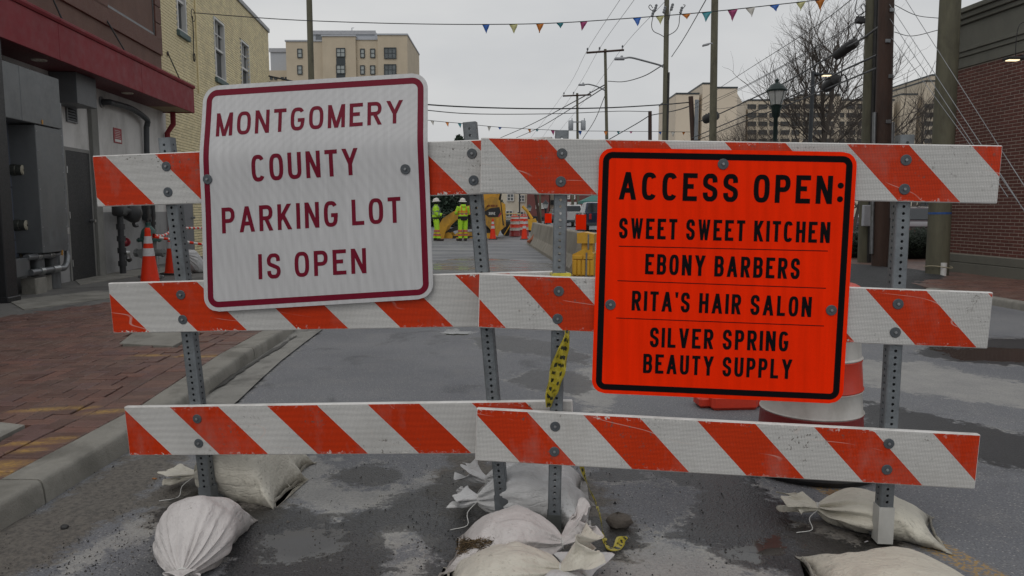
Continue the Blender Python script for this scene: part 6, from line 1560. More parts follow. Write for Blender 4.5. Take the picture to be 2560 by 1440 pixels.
# ------------------------------------------------------------------ poles
wood = M('pole_wood_green', (0.115, 0.11, 0.075), .8, var=.3, scale=2.2, bump=.6, bscale=30, dirt=(.055, .05, .035), damt=.7, dscale=2.5, stretch=(3, 3, .35))
woodb = M('pole_wood_brown', (0.052, 0.028, 0.020), .8, var=.3, scale=2, bump=.6, bscale=30, dirt=(.018, .013, .011), damt=.8, dscale=1.6, stretch=(3, 3, .35))
def pole(label, top, bot, wpx, Y, mat=wood, ext=0, group='wooden utility poles', z0=0.0):
    a = W(top[0], top[1], Y); b = W(bot[0], bot[1], Y); d = (b - a).normalized(); base = a + d * ((z0 - a.z) / d.z); a = a - d * ext; r = wpx / 2 / FPX * Y
    t = thing('utility_pole', label, 'utility pole', base, 0, group); n = 10; pts = [base.lerp(a, k / n) for k in range(n + 1)]
    g = MB(); g.tube(pts, [r * (1.04 - .22 * k / n) * random.uniform(.985, 1.015) for k in range(n + 1)], 16); obj('pole_shaft', g, mat, t, w=True, smooth=50); return t, base, a, r
PT1, b1_, a1_, r1_ = pole('thick greenish utility pole with a blue band, white pipe at its foot', (2376, 0), (2342, 686), 51, 13.7, wood, ext=4, z0=.08)
bz = M('blue_band', (.02, .08, .28), .5); u = (a1_ - b1_).normalized(); tz = b1_ + u * ((W(2345, 533, 13.7).z - b1_.z) / u.z); g = MB(); g.tube([tz - u * .018, tz + u * .018], r1_ * 1.02, 16, cap=False); obj('blue_band', g, bz, PT1, w=True)
pp = G(2348, 688, .09); t = thing('white_pipe', 'short white plastic pipe strapped to the foot of the thick pole', 'pipe', pp + Vector((0, -.12, 0))); g = MB(); g.tube([(0, 0, 0), (0, 0, .24)], .055, 14, cap=False); g.tube([(0, 0, .24), (0, 0, .0)], .047, 14); obj('pipe_tube', g, white_trim, t, smooth=50)
g = MB(); bs = b1_ + u * .17; g.tube([bs + Vector((math.cos(a) * .24, math.sin(a) * .21 - .03, .02 * math.sin(a * 2))) for a in np.linspace(0, 6.28, 24)], .008, 5); obj('strap', g, M('rope', (.4, .36, .25), .8), t, w=True)
PT2, b2_, a2_, r2_ = pole('dark brown utility pole with rust-red side, beside the conduit-covered pole', (2216, 0), (2200, 670), 39, 15.5, woodb, ext=3, z0=.08)
for k, (x, z) in enumerate(((.02, 3.0), (.05, 3.9), (-.03, 4.6), (.04, 5.2))): c = b2_ + (a2_ - b2_).normalized() * z; g = MB(); g.box(c + Vector((x, -r2_ - .0, 0)), (.10, .02, .07), 0, .004); obj('pole_plate', g, galv, PT2, w=True)

g = MB(); c0 = b2_ + Vector((.15, -.06, 0)); c1 = W(2214, 300, 15.4); d = (a2_ - b2_).normalized()
g.tube([c0 + d * 1.05, c0 + d * 3.0], .045, 10); obj('conduit', g, galv, PT2, w=True, smooth=50)
g = MB(); g.tube([c0, c0 + d * 1.05], .06, 10); obj('conduit_guard', g, rub, PT2, w=True, smooth=50)
g = MB(); c0 = b2_ + Vector((-.2, -.03, 0)); g.tube([c0 + d * .3, c0 + d * 3.2], .04, 10); obj('conduit', g, galv, PT2, w=True, smooth=50)
PT3, b3_, a3_, r3_ = pole('greenish pole covered in black conduits, left of the dark brown pole', (2181, 0), (2163, 650), 34, 17, wood, ext=3, z0=.05)
d3 = (a3_ - b3_).normalized()
for k in range(3): g = MB(); c0 = b3_ + Vector((-.01 + k * .06, -.17, 0)); g.tube([c0, c0 + d3 * 9], .032, 8); obj('black_conduit', g, rub, PT3, w=True, smooth=50)
g = MB(); c = W(2167, 539, 16.7); g.box(c, (20 / FPX * 16.7, .12, 52 / FPX * 16.7), 0, .01); obj('meter_cabinet', g, M('pale_box', (.40, .41, .44), .5), PT3, w=True)
PT4, *_ = pole('utility pole rising behind the white sign and the beige apartment block', (773, 0), (778, 190), 16, 33, wood, ext=2)
PT5, b5_, a5_, r5_ = pole('greenish utility pole carrying a small floodlight, in front of the cream block', (1787, 0), (1782, 350), 19, 31, wood, ext=2)
PT6, b6_, a6_, r6_ = pole('tall dark utility pole with three looped wires near its top', (1667, 0), (1662, 350), 14, 44, wood, ext=2.5)
g = MB(); c0 = b6_ + Vector((.08, -.14, 0)); g.tube([c0, c0 + Vector((0, 0, 9.2))], .06, 8); obj('black_conduit', g, rub, PT6, w=True)
PT7, b7_, a7_, r7_ = pole('utility pole with a wide crossarm and a curved street lamp', (1513, 123), (1517, 350), 8.5, 62, wood)
PT8, b8_, a8_, r8_ = pole('farthest crossarm pole, with grey transformer cans', (1443, 233), (1444, 350), 7, 82, wood)
PT9, b9_, a9_, r9_ = pole('cut-off dark wooden pole stub in front of the cream block', (1727, 241), (1733, 352), 14, 38, woodb)
PT10, b10_, a10_, r10_ = pole('shorter cut-off pole stub left of the tall dark pole', (1625, 278), (1625, 350), 11, 50, woodb)
g = MB(); g.box(W(1741, 300, 37.8), (.18, .12, 2.0), 0, .02); obj('pole_box', g, M('pale_grey_box', (.22, .24, .26), .5), PT9, w=True)
pole('leaning dark pole behind the concrete barriers', (1338, 480), (1350, 560), 8, 66, woodb)
pole('slim greenish pole beside the leaning dark pole, behind the concrete barriers', (1349, 470), (1352, 560), 5.5, 70, wood)
pole('brown pole between the shop sign and the blue pickup', (1431, 430), (1432, 560), 8, 60, wood)
def crossarm(t, x0, y0, x1, y1, Y, pins):
    a, b = W(x0, y0, Y - .15), W(x1, y1, Y - .15); g = MB(); g.tube([a, b], .085, 4); obj('crossarm', g, woodb, t, w=True)
    for f in pins: c = a.lerp(b, f) + Vector((0, 0, .1)); g = MB(); g.lathe([(.03, 0), (.03, .1), (.09, .12), (.06, .17), (.09, .19), (.05, .28), (0, .3)], 10, c); obj('insulator', g, M('insulator', (.12, .13, .14), .3), t, w=True, smooth=50)
crossarm(PT7, 1466, 132, 1560, 125, 62, (.03, .35, .96)); crossarm(PT8, 1407, 240, 1478, 237, 82, (.04, .38, .96))
for i, x in enumerate((1427, 1458)):
    c = W(x, 325, 81.3); g = MB(); g.lathe([(.24, 0), (.27, .04), (.27, .95), (.2, 1.02), (0, 1.04)], 16, c); g.lathe([(.05, 1.0), (.05, 1.25), (0, 1.27)], 8, c + Vector((.12, 0, 0))); obj('transformer_can', g, M('transformer_grey', (.30, .32, .34), .4, metal=.2), PT8, w=True, smooth=45)
g = MB(); g.box(W(1443, 305, 81.6), (1.2, .15, .1)); obj('transformer_bracket', g, galv, PT8, w=True)
def cobra(label, lamp, arm, Y, s=1.0, parent=None):
    pts = [W(x, y, Y) for x, y in arm]; t = thing('street_lamp', label, 'street lamp', pts[-1]); g = MB(); g.tube(smoothpath(pts, 5), .045 * s, 7); obj('lamp_arm', g, galv, t, w=True, smooth=50)
    a, b = W(lamp[0], lamp[1], Y), W(lamp[2], lamp[3], Y); c = (a + b) / 2; L = (b - a).length; g = MB(); g.box(c, (L, .32 * s, .10 * s), 0, .04 * s); g.box(c + Vector((L * .2, 0, .09 * s)), (.12 * s, .12 * s, .12 * s), 0, .03); obj('lamp_head', g, M('lamp_grey', (.32, .33, .35), .45), t, w=True); return t
cobra('cobra-head street lamp reaching left from the tall dark pole', (1536, 147, 1562, 147), [(1562, 145), (1578, 144), (1610, 152), (1650, 163), (1658, 168)], 43.8, 1.2)
cobra('smaller cobra-head street lamp on the crossarm pole', (1446, 212, 1463, 212), [(1463, 211), (1474, 211), (1495, 217), (1512, 226)], 61.8, 1.2)
t = thing('floodlight', 'small grey floodlight on the greenish pole', 'lamp', W(1765, 112, 30.6)); g = MB(); g.box((0, 0, 0), (.28, .2, .07), 0, .02, R3=Matrix.Rotation(R(-14), 3, 'Y')); g.tube([(.1, 0, .04), (.22, 0, .06), (.28, .1, .06)], .03, 6); obj('floodlight_head', g, M('lamp_grey', (.3, .3, .3), .4), t)
# loops and switches at the top of the tall dark pole
t = thing('wire_loops', 'three looped jumper wires and cutouts near the top of the tall dark pole', 'cable', W(1665, 60, 43.7)); Yq = 43.7
g = MB()
for pts in ([(1632, 20), (1626, 12), (1622, 18), (1630, 26), (1638, 22), (1634, 36), (1629, 62), (1634, 78), (1650, 86), (1660, 92)], [(1680, 10), (1676, 22), (1674, 40), (1670, 60)], [(1708, 12), (1713, 14), (1704, 26), (1699, 42), (1697, 62), (1688, 78), (1668, 90)]): g.tube(smoothpath([W(x, y, Yq) for x, y in pts], 4), .022, 5)
obj('jumper_wire', g, rub, t, w=True, smooth=60)
for (x, y) in ((1632, 34), (1639, 20), (1680, 18), (1703, 26), (1661, 25)): c = W(x, y, Yq); g = MB(); g.lathe([(.03, -.2), (.09, -.15), (.06, -.05), (.09, 0), (.06, .08), (.09, .15), (.03, .22)], 8, c, R3=Matrix.Rotation(R(15), 3, 'Y')); obj('cutout', g, M('cutout_grey', (.16, .17, .18), .4), t, w=True, smooth=45)
# ------------------------------------------------------------------ lamp posts
t = thing('lamp_post', 'dark green post-top lantern lamp in front of the long apartment house', 'street lamp', (W(1931, 525, 20).x, 20, 0)); gm_ = M('lamp_green', (.010, .024, .022), .4, metal=.2)
zt = W(1931, 206, 20).z; zl = W(1931, 262, 20).z
g = MB(); g.lathe([(.2, 0), (.2, .1), (.13, .3), (.11, .8), (.085, 1.0), (.065, 2.6), (.075, 2.65), (.06, 2.7), (.055, zl - .35), (.10, zl - .3), (.12, zl - .12), (.16, zl - .02), (0, zl)], 18); obj('post', g, gm_, t, smooth=45)
g = MB(); g.lathe([(.14, zl), (.20, zl + .2), (.235, zl + .34)], 12); obj('lantern_glass', g, M('lantern_glass', (.42, .43, .42), .15, var=.2, bump=0), t, smooth=50)
g = MB(); g.lathe([(.26, zl + .34), (.27, zl + .38), (.22, zl + .44), (.16, zl + .52), (.06, zl + .56), (.035, zl + .6), (.05, zl + .63), (.02, zl + .68), (0, zt)], 18)
for k in range(6): a = k * math.pi / 3; g.tube([(.145 * math.cos(a), .145 * math.sin(a), zl), (.24 * math.cos(a), .24 * math.sin(a), zl + .34)], .008, 4)
obj('lantern_cap', g, gm_, t, smooth=45)
t = thing('lamp_post', 'plain dark pole with a lit flat lamp, in front of the tallest bare tree', 'street lamp', (W(2017, 525, 27).x, 27, 0)); zt = W(2019, 178, 27).z
dg = M('lamp_dark', (.03, .035, .04), .4, metal=.3); g = MB(); g.tube([(0, 0, 0), (.03, 0, zt)], [.085, .065], 12); obj('post', g, dg, t, smooth=50)
g = MB(); g.box((.42, 0, zt - .12), (.7, .26, .06), 0, .02); g.box((.12, 0, zt - .1), (.2, .1, .1)); obj('lamp_head', g, dg, t); g = MB(); g.box((.55, 0, zt - .157), (.36, .2, .012)); obj('lamp_lens', g, MATS['lit_lens'], t)
for (px, yt, Yy, lab) in ((1323, 512, 60, 'small black lantern lamp post behind the cones at the street end'), (1364, 502, 50, 'black lantern lamp post behind the first orange panel'), (1299, 470, 70, 'slim black lamp post beside the cream walk-up building')):
    p = W(px, 525, Yy); zt = W(px, yt, Yy).z; t = thing('lamp_post', lab, 'street lamp', (p.x, Yy, 0)); g = MB(); g.lathe([(.18, 0), (.12, .4), (.07, .6), (.06, zt - .6), (.12, zt - .5)], 12); obj('post', g, dg, t, smooth=40); g = MB(); g.lathe([(.12, zt - .5), (.2, zt - .2)], 8); obj('lantern_glass', g, MATS['lantern_glass'], t); g = MB(); g.lathe([(.24, zt - .2), (.1, zt - .05), (0, zt + .1)], 10); obj('lantern_cap', g, dg, t)
# ------------------------------------------------------------------ cables
cabm = M('cable_black', (.022, .024, .027), .5, bump=0); cabg = M('cable_grey', (.22, .23, .24), .5, bump=0)
def cable(label, pts, r, mat=cabm, k=6):
    q = [W(x, y, Y_) for x, y, Y_ in pts]; q = smoothpath(q, k) if len(q) > 2 else q; g = MB(); g.tube(q, r, 6); return obj('cable', g, mat, w=True, smooth=60, label=label, cat='cable')
cable('thick black cable sagging across the sky just above the top rail', [(672, 190, 27), (880, 235, 29), (1063, 261, 31), (1290, 271, 33), (1500, 270, 35), (1650, 262, 37), (1722, 256, 38)], .030)
cable('thinner cable below the thick one, ending at the shorter stub', [(672, 205, 27), (880, 250, 30), (1063, 275, 34), (1200, 285, 38), (1400, 284, 44), (1545, 278, 48), (1622, 279, 50)], .022)
cable('cable from the shorter stub down to the left behind the rail', [(1622, 290, 50), (1590, 310, 52), (1522, 349, 55)], .03)
cable('cable between the two pole stubs', [(1728, 264, 38), (1690, 276, 43), (1628, 288, 50)], .03)
cable('left high wire running up out of the frame over the crossarms', [(1552, -4, 42), (1469, 124, 62), (1409, 234, 82), (1300, 380, 120)], .014, cabg)
cable('middle high wire running up out of the frame over the crossarms', [(1588, -4, 42), (1499, 121, 62), (1435, 231, 82), (1330, 380, 120)], .014, cabg)
cable('right high wire running up out of the frame over the crossarms', [(1662, 4, 42), (1558, 117, 62), (1476, 233, 82), (1380, 350, 120)], .014, cabg)
cable('steep service cable from the pole with looped wires to the top edge', [(1768, -6, 30), (1712, 92, 38), (1679, 142, 43.8)], .022)
cable('sagging cable from the tall dark pole to the crossarm pole', [(1658, 162, 44), (1610, 190, 52), (1560, 204, 58), (1520, 203, 62)], .032)
cable('upper communication line running down left from the crossarm pole', [(1512, 212, 62), (1443, 250, 80), (1330, 310, 110), (1250, 345, 140)], .05)
cable('lower communication line running down left from the crossarm pole', [(1512, 218, 62), (1443, 262, 80), (1350, 318, 110), (1290, 345, 140)], .045)
cable('steep line dropping from the crossarm pole behind the rail', [(1514, 235, 62), (1487, 300, 68), (1455, 350, 75)], .03)
cable('uppermost thin wire crossing in front of the tallest bare tree', [(2135, -6, 15.8), (2030, 72, 22), (1860, 180, 32), (1735, 262, 38)], .010)
cable('second thin wire crossing in front of the tallest bare tree', [(2150, 45, 15.8), (2060, 105, 20), (1860, 216, 29), (1732, 272, 38)], .010)
cable('third thin wire just below the second one', [(2150, 48, 15.8), (2060, 110, 20), (1860, 219, 29), (1760, 268, 36)], .008)
cable('heavy cable with two black splice cases, from the brown pole to the pole stub', [(2198, 66, 15.6), (2150, 100, 17.5), (2080, 138, 20), (1960, 208, 26), (1860, 256, 31), (1795, 286, 35), (1748, 304, 38)], .024)
cable('heavy lower cable from the conduit pole to the pole stub', [(2192, 138, 15.6), (2100, 180, 19), (1980, 240, 25), (1860, 290, 30), (1728, 346, 38)], .022)
cable('lowest heavy cable from the conduit pole down left', [(2192, 170, 15.6), (2100, 208, 19), (1980, 258, 25), (1860, 304, 30), (1740, 352, 38)], .020)
cable('thin wire from the heavy cable to the stub, wavy at its end', [(1860, 262, 31), (1800, 272, 34), (1772, 268, 35), (1762, 276, 36), (1745, 268, 38)], .010)
for i, (x0, y0, x1, y1, Y0, Y1, lab) in enumerate(((2222, 8, 2452, 360, 15.4, 10.5, 'first thin guy wire fanning right from the brown pole'), (2223, 44, 2432, 360, 15.4, 11, 'second thin guy wire, steepest of the fan'), (2262, -4, 2494, 360, 15.4, 10, 'outermost thin guy wire of the fan, crossing the thick pole'), (2227, 92, 2424, 360, 15.4, 12, 'lowest thin guy wire of the fan'), (2500, 440, 2640, 640, 10.4, 9, 'thin guy wire end in front of the red bricks below the rail'))):
    cable(lab, [(x0, y0, Y0), ((x0 + x1) / 2, (y0 + y1) / 2, (Y0 + Y1) / 2), (x1, y1, Y1)] + ([(x1 + (x1 - x0) * .42, y1 + (y1 - y0) * .42, Y1 - 1.6)] if i < 4 else []), .0055, cabg)
cable('sagging thin wire between the brown and the thick pole, upper', [(2236, 12, 15.4), (2290, 38, 14.8), (2352, 46, 13.9)], .007)
cable('sagging thin wire between the brown and the thick pole, lower', [(2236, 80, 15.4), (2280, 90, 14.8), (2350, 74, 13.9)], .007)
cable('coiled drop wire hanging beside the conduit pole', [(2144, -6, 17), (2138, 24, 17), (2148, 38, 17), (2164, 26, 17), (2160, 10, 17), (2152, 16, 17), (2158, 30, 17), (2142, 45, 16.8), (2141, 70, 16.8), (2158, 92, 16.5)], .010)
for (x, y, x2, y2, Yy, r, lab) in ((2090, 140, 2140, 105, 18.8, .12, 'long black splice case on the heavy cable near the brown pole'), (1762, 299, 1792, 288, 36, .22, 'black splice case on the heavy cable near the pole stub'), (2066, 218, 2090, 198, 20.5, .16, 'stubby black splice case hanging by the cable coil')):
    a, b = W(x, y, Yy + .3), W(x2, y2, Yy - .3); g = MB(); d = b - a; g.tube([a - d * .05, a, a + d * .1, b - d * .1, b, b + d * .05], [r * .4, r * .9, r, r, r * .9, r * .4], 12)
    for k in range(5): c = a + d * (.1 + .2 * k); g.box(c + Vector((0, 0, r * 1.05)), (.05, .05, .06))
    obj('splice_case', g, rub, w=True, smooth=45, label=lab, cat='splice case')
g = MB()
for k in range(5): c = W(2108, 208, 20); g.tube([c + Vector((.10 * math.cos(a) + .01 * k, .06 * math.sin(a) + .012 * k, .24 * math.sin(a))) for a in np.linspace(0, 6.28, 22)], .012, 5)
obj('cable_coil', g, rub, w=True, smooth=60, label='ring of coiled black cable hanging from the lower cables', cat='cable')
c = W(2150, 52, 16.4); g = MB(); g.box(c, (.2, .14, .11), .3, .02)
for k in range(3): g.lathe([(.03, .05), (.035, .09), (0, .1)], 8, c + Vector((-.06 + .06 * k, 0, 0)))
obj('tap_box', g, rub, w=True, label='small black tap box on the thin wires left of the brown pole', cat='cable box')
# ------------------------------------------------------------------ bunting
flag_c = {'b': (.02, .11, .42), 'y': (.48, .47, .22), 'o': (.60, .20, .03), 't': (.03, .22, .26), 'p': (.50, .09, .24), 'w': (.48, .47, .43), 'r': (.35, .05, .04)}
def bunting(label, pts, flags, size, r, seed):
    q = smoothpath([W(*p) for p in pts], 8); t = thing('bunting', label, 'bunting', q[0]); g = MB(); g.tube(q, r, 5); obj('line', g, cabm, t, w=True, smooth=60); rr = random.Random(seed)
    for (px, c) in flags:
        best = min(range(len(q) - 1), key=lambda i: abs((1280 + FPX * q[i].x / (q[i].y * CP - (q[i].z - CAMZ) * SP)) - px)); a = q[best]; d = (q[best+1] - q[best-1]).normalized() if best else (q[1] - q[0]).normalized()
        s = size * rr.uniform(.85, 1.1); dr = Vector((rr.uniform(-.25, .25), rr.uniform(-.4, .4), -1)).normalized(); g = MB(); n = 5; vs = []; fs = []
        sh = rr.uniform(.45, 1.0) if rr.random() < .6 else 1.0
        for i in range(n + 1):
            f = i / n; w2 = s / 2 * (1 - f)
            for j in (-1, 0, 1): vs.append(a + d * (j * w2 + rr.uniform(-.05, .05) * s * f) + dr * (f * s * 1.15 * sh) + Vector((0, .06 * s * math.sin(f * 5 + j * 1.3 + seed), 0)))
        for i in range(n):
            for j in range(2): fs.append((i*3+j, i*3+j+1, (i+1)*3+j+1, (i+1)*3+j))
        g.add(vs, fs); o = obj('pennant', g, M('pennant_' + c, flag_c[c], .5, var=.12, bump=0), t, w=True, smooth=80, fix=False, label={'b': 'blue', 'y': 'pale yellow', 'o': 'orange', 't': 'teal', 'p': 'pink', 'w': 'white', 'r': 'red'}[c] + ' pennant'); so = o.modifiers.new('s', 'SOLIDIFY'); so.thickness = .001
ws, wz = lw(480, 32)
wpt = LM @ Vector((ws, -.05, wz))
bunting('string of coloured pennants crossing the top of the sky', [(484, 32, wpt.y), (640, 44, 17.3), (780, 52, 17.2), (1000, 59, 17), (1215, 61, 16.8), (1400, 57, 16.6), (1650, 40, 16.3), (1800, 27, 16.1), (1920, 14, 15.9), (2050, -1, 15.8), (2160, -18, 15.6)],
    [(1218, 'b'), (1285, 'y'), (1347, 'o'), (1408, 't'), (1466, 'p'), (1588, 'b'), (1650, 'y'), (1707, 'o'), (1770, 't'), (1828, 'p'), (1882, 'w'), (1940, 'b'), (1998, 'y'), (2054, 'o')], .19, .010, 3)
bunting('lower distant string of small pennants just above the top rail', [(672, 230, 27), (880, 275, 30), (1065, 300, 32), (1160, 309, 33), (1250, 318, 34), (1400, 326, 35.5), (1530, 328, 36.5), (1650, 329, 37.5), (1728, 330, 38)],
    [(1078, 'w'), (1113, 'o'), (1147, 't'), (1218, 'w'), (1252, 'b'), (1317, 'o'), (1352, 't'), (1383, 'p'), (1447, 'b'), (1515, 'o'), (1552, 't'), (1582, 'p'), (1647, 'b'), (1680, 'w'), (1712, 'o')], .21, .012, 8)
# ------------------------------------------------------------------ work site
bcon = M('barrier_concrete', (0.27, 0.25, 0.21), .8, var=.18, scale=1.6, bump=.5, bscale=50, dirt=(.14, .125, .105), damt=.6, dscale=2)
def jersey(a, b, label):
    d = (b - a); L = d.length; ang = math.atan2(d.y, d.x); t = thing('concrete_barrier', label, 'barrier', a.lerp(b, .5), ang, 'concrete road barriers in a row')
    prof = [(-.3, 0), (-.3, .08), (-.17, .33), (-.09, .80), (-.07, .82), (.07, .82), (.09, .80), (.17, .33), (.3, .08), (.3, 0)]
    g = MB(); n = len(prof); vs = []; fs = []; K = 8
    for k in range(K + 1):
        x = -L / 2 + .03 + (L - .06) * k / K
        for (y, z) in prof: vs.append((x, y + random.uniform(-.003, .003), z + (random.uniform(-.004, .004) if z > .02 else 0)))
    for k in range(K):
        for i in range(n): fs.append((k*n+i, k*n+(i+1) % n, (k+1)*n+(i+1) % n, (k+1)*n+i))
    fs.append(tuple(range(n))); fs.append(tuple(K*n + i for i in range(n-1, -1, -1))); g.add(vs, fs); obj('barrier_body', g, bcon, t)
    g = MB()
    for sx in (-1, 1): g.tube([(sx * L * .5 - sx * .03, -.02, .55), (sx * L * .5 + sx * .01, -.02, .55)], .02, 6)
    obj('coupling_loop', g, galv, t); return t
ja = Vector((1.50, 15.4, 0)); jb = Vector((.86, 28.2, 0)); N_ = 4
for k, lab in enumerate(('nearest concrete barrier, beside the yellow crash block', 'second concrete barrier from the front, behind the middle post', 'third concrete barrier from the front, under the first orange panel', 'farthest concrete barrier, with a black and orange strip leaning on it')):
    jersey(ja.lerp(jb, k / N_), ja.lerp(jb, (k + 1) / N_), lab)
g = MB(); a = W(1322, 607, 26.6); b = W(1347, 573, 26.8); g.tube([a, b], .05, 4); a2 = W(1318, 604, 26.4); b2 = W(1344, 592, 26.6); g.tube([a2, b2], .035, 4); o = obj('leaning_strip', g, M('strip_orange', (.3, .08, .03), .6), w=True, label='orange strip leaning against the far concrete barrier', cat='strip')
for (x0, y0, x1, y1, Yy, lab) in ((1362, 530, 1379, 554, 25.4, 'orange panel standing on the third concrete barrier'), (1439, 538, 1465, 576, 16.8, 'orange panel standing on the nearest concrete barrier')):
    p = W((x0 + x1) / 2, y1, Yy); wd = (x1 - x0) / FPX * Yy; hh = (y1 - y0) / FPX * Yy; p.z = .82; t = thing('marker_panel', lab, 'sign', p); g = MB(); g.bx(-wd / 2, wd / 2, -.01, .01, .02, .02 + hh, .003); obj('panel', g, orange_sheet, t); g = MB(); g.bx(-.08, .08, -.05, .05, 0, .03, .004); obj('panel_foot', g, rub, t)
# yellow crash block
yel = M('plastic_yellow', (0.62, 0.34, 0.025), .45, var=.12, bump=.1, bscale=20, dirt=(.25, .14, .03), damt=.5, dscale=3)
p = G(1458, 690); t = thing('crash_block', 'yellow plastic crash block with ribbed lower half at the end of the concrete barriers', 'barrier', p, R(-14))
g = MB(); g.prism([(-.22, 0), (.2, 0), (.2, .44), (.05, .56), (-.14, .46), (-.22, .42)], 0, .55); obj('lower_body', g, yel, t)
for k in range(5):
    g = MB(); x = -.20 + k * .085; g.bx(x, x + .07, -.03, .0, .02, .31, .012); obj('rib', g, yel, t)
for k in range(2):
    g = MB(); x = -.20 + k * .2; g.bx(x, x + .185, -.03, .0, .33, .40, .012); obj('block', g, yel, t)
g = MB(); g.bx(-.05, .17, .05, .45, .44, .66, .02); obj('neck', g, yel, t)
g = MB(); g.prism([(-.13, .64), (.2, .64), (.2, .82), (.0, .86), (-.13, .84)], 0, .5); obj('top_cap', g, yel, t)
g = MB(); g.bx(.05, .08, -.035, -.005, 0, .46); g.bx(.08, .11, -.008, -.001, .52, .82); obj('steel_strap', g, galv, t)
cone(G(1530, 722), 'large striped channelizer cone between the yellow block and the orange sign', h=1.1, base=.42, black=False)
cone(Vector((W(1232, 560, 32.6).x, 32.6, 0)), 'orange cone in front of the loader tracks')
cone(Vector((W(1311, 560, 32.6).x, 32.6, 0)), 'orange cone in front of the two striped drums')
drum(G(1287, 592), 'left striped drum of the pair at the work site', h=1.0, group='striped drums at the work site', tyre=False)
drum(G(1309, 590), 'right striped drum of the pair at the work site', h=1.0, group='striped drums at the work site', tyre=False)
# pipe frame stands and a compressor behind the drums
t = thing('pipe_stand', 'pale yellow bent pipe stands behind the striped drums', 'stand', W(1285, 590, 37.5)); ys_ = M('pale_yellow_pipe', (.5, .42, .2), .5)
for (x0, x1) in ((1264, 1290), (1288, 1301)): g = MB(); g.tube(smoothpath([W(x0, 590, 37.5), W(x0, 540, 37.5), W(x0 + 3, 535, 37.5), W(x1 - 3, 535, 37.5), W(x1, 541, 37.5), W(x1, 590, 37.5)], 5), .03, 6); obj('pipe_hoop', g, ys_, t, w=True, smooth=60)
p = W(1268, 590, 37); t = thing('compressor', 'small black-wheeled machine with yellow drawbar beside the loader', 'machine', (p.x, 37, 0)); g = MB(); g.tube([(-.02, -.1, .3), (-.02, .1, .3)], .3, 18); obj('wheel', g, rub, t, smooth=40); g = MB(); g.box((.1, .5, .55), (.8, .8, .5), 0, .08); obj('machine_body', g, dframe, t); g = MB(); g.tube([(-.15, -.15, .05), (.25, -.15, .7)], .03, 6); obj('drawbar', g, yel, t)
p = W(1330, 590, 42); t = thing('excavator_bucket', 'yellow bucket and arm of small machine behind the cones', 'machine', (p.x, 42, 0)); g = MB(); g.prism([(-.5, .25), (.1, .1), (.35, .4), (.2, .8), (-.4, .75)], -.3, .3); obj('bucket', g, yel, t)
g = MB(); g.tube([(.0, 0, .8), (-.3, 0, 1.25), (-.55, 0, 1.5)], .09, 6); obj('arm', g, yel, t); g = MB(); g.box((.2, .3, .2), (1.2, .5, .3), 0, .05); obj('undercarriage', g, rub, t)
# ------------------------------------------------------------------ compact track loader
LY = 34.5; S_ = LY / FPX; cx0 = 1180
lo = thing('track_loader', 'yellow compact track loader behind the two workers, lettered MICHELS and 289C', 'loader', (W(cx0, 525, LY).x, LY, 0))
def P2(pts): return [((x - cx0) * S_, 1.29 - (y - 525) * S_ + .0) for x, y in pts]
caty = M('loader_yellow', (0.56, 0.30, 0.03), .45, var=.15, scale=1.2, bump=.1, dirt=(.13, .085, .04), damt=.7, dscale=1.4)
trk = M('track_rubber', (.028, .028, .03), .75, var=.3, bump=.4, dirt=(.10, .085, .065), damt=.7)
for yy in (-.75, .55):
    tp = P2([(1113, 598), (1117, 580), (1126, 572), (1150, 565), (1206, 561), (1222, 572), (1232, 586), (1226, 599), (1215, 604), (1124, 604)]); tp = [(a, max(b, .0)) for a, b in tp]
    g = MB(); n = len(tp); c = (sum(a for a, b in tp) / n, sum(b for a, b in tp) / n); inn = [(c[0] + (a - c[0]) * .80, c[1] + (b - c[1]) * .52) for a, b in tp]
    vs = [(a, yy, b) for a, b in tp] + [(a, yy, b) for a, b in inn] + [(a, yy + .4, b) for a, b in tp] + [(a, yy + .4, b) for a, b in inn]
    fs = []
    for i in range(n): j = (i + 1) % n; fs += [(i, j, n + j, n + i), (2*n+i, 3*n+i, 3*n+j, 2*n+j), (i, 2*n+i, 2*n+j, j), (n+i, n+j, 3*n+j, 3*n+i)]
    g.add(vs, fs); tr = obj('track', g, trk, lo)
    g = MB()
    for i in range(n):
        a, b = Vector((tp[i][0], 0, tp[i][1])), Vector((tp[(i+1) % n][0], 0, tp[(i+1) % n][1])); L = (b - a).length; m_ = max(1, int(L / .09))
        for k in range(m_): q = a.lerp(b, (k + .5) / m_); o_ = (q - Vector((c[0], 0, c[1]))).normalized() * .012; g.box(q + o_ + Vector((0, yy + .2, 0)), (.045, .41, .035), 0)
    obj('track_lug', g, trk, tr, kind='stuff')
    g = MB()
    for (x, y, r_) in ((1124, 590, .2), (1222, 590, .17), (1146, 597, .11), (1163, 597, .11), (1180, 597, .11), (1198, 597, .11)): a, b = P2([(x, y)])[0]; g.tube([(a, yy - .02, b), (a, yy + .3, b)], r_, 16)
    obj('track_wheel', g, caty, tr, smooth=40)
    g = MB(); g.prism(P2([(1134, 590), (1144, 581), (1198, 579), (1210, 586), (1200, 593), (1142, 594)]), yy + .02, yy + .3); obj('track_frame', g, caty, lo)
for yy in (-.98, .82):
    g = MB(); g.prism(P2([(1102, 592), (1103, 560), (1112, 545), (1135, 530), (1160, 518), (1206, 507), (1216, 500), (1222, 512), (1208, 528), (1160, 541), (1138, 551), (1124, 564), (1117, 580), (1114, 598)]), yy, yy + .12); obj('lift_arm', g, caty, lo)
g = MB(); g.prism(P2([(1206, 545), (1208, 512), (1214, 500), (1228, 493), (1243, 495), (1252, 505), (1263, 511), (1264, 565), (1250, 576), (1244, 590), (1232, 578), (1212, 556)]), -.86, .84); obj('engine_housing', g, caty, lo)
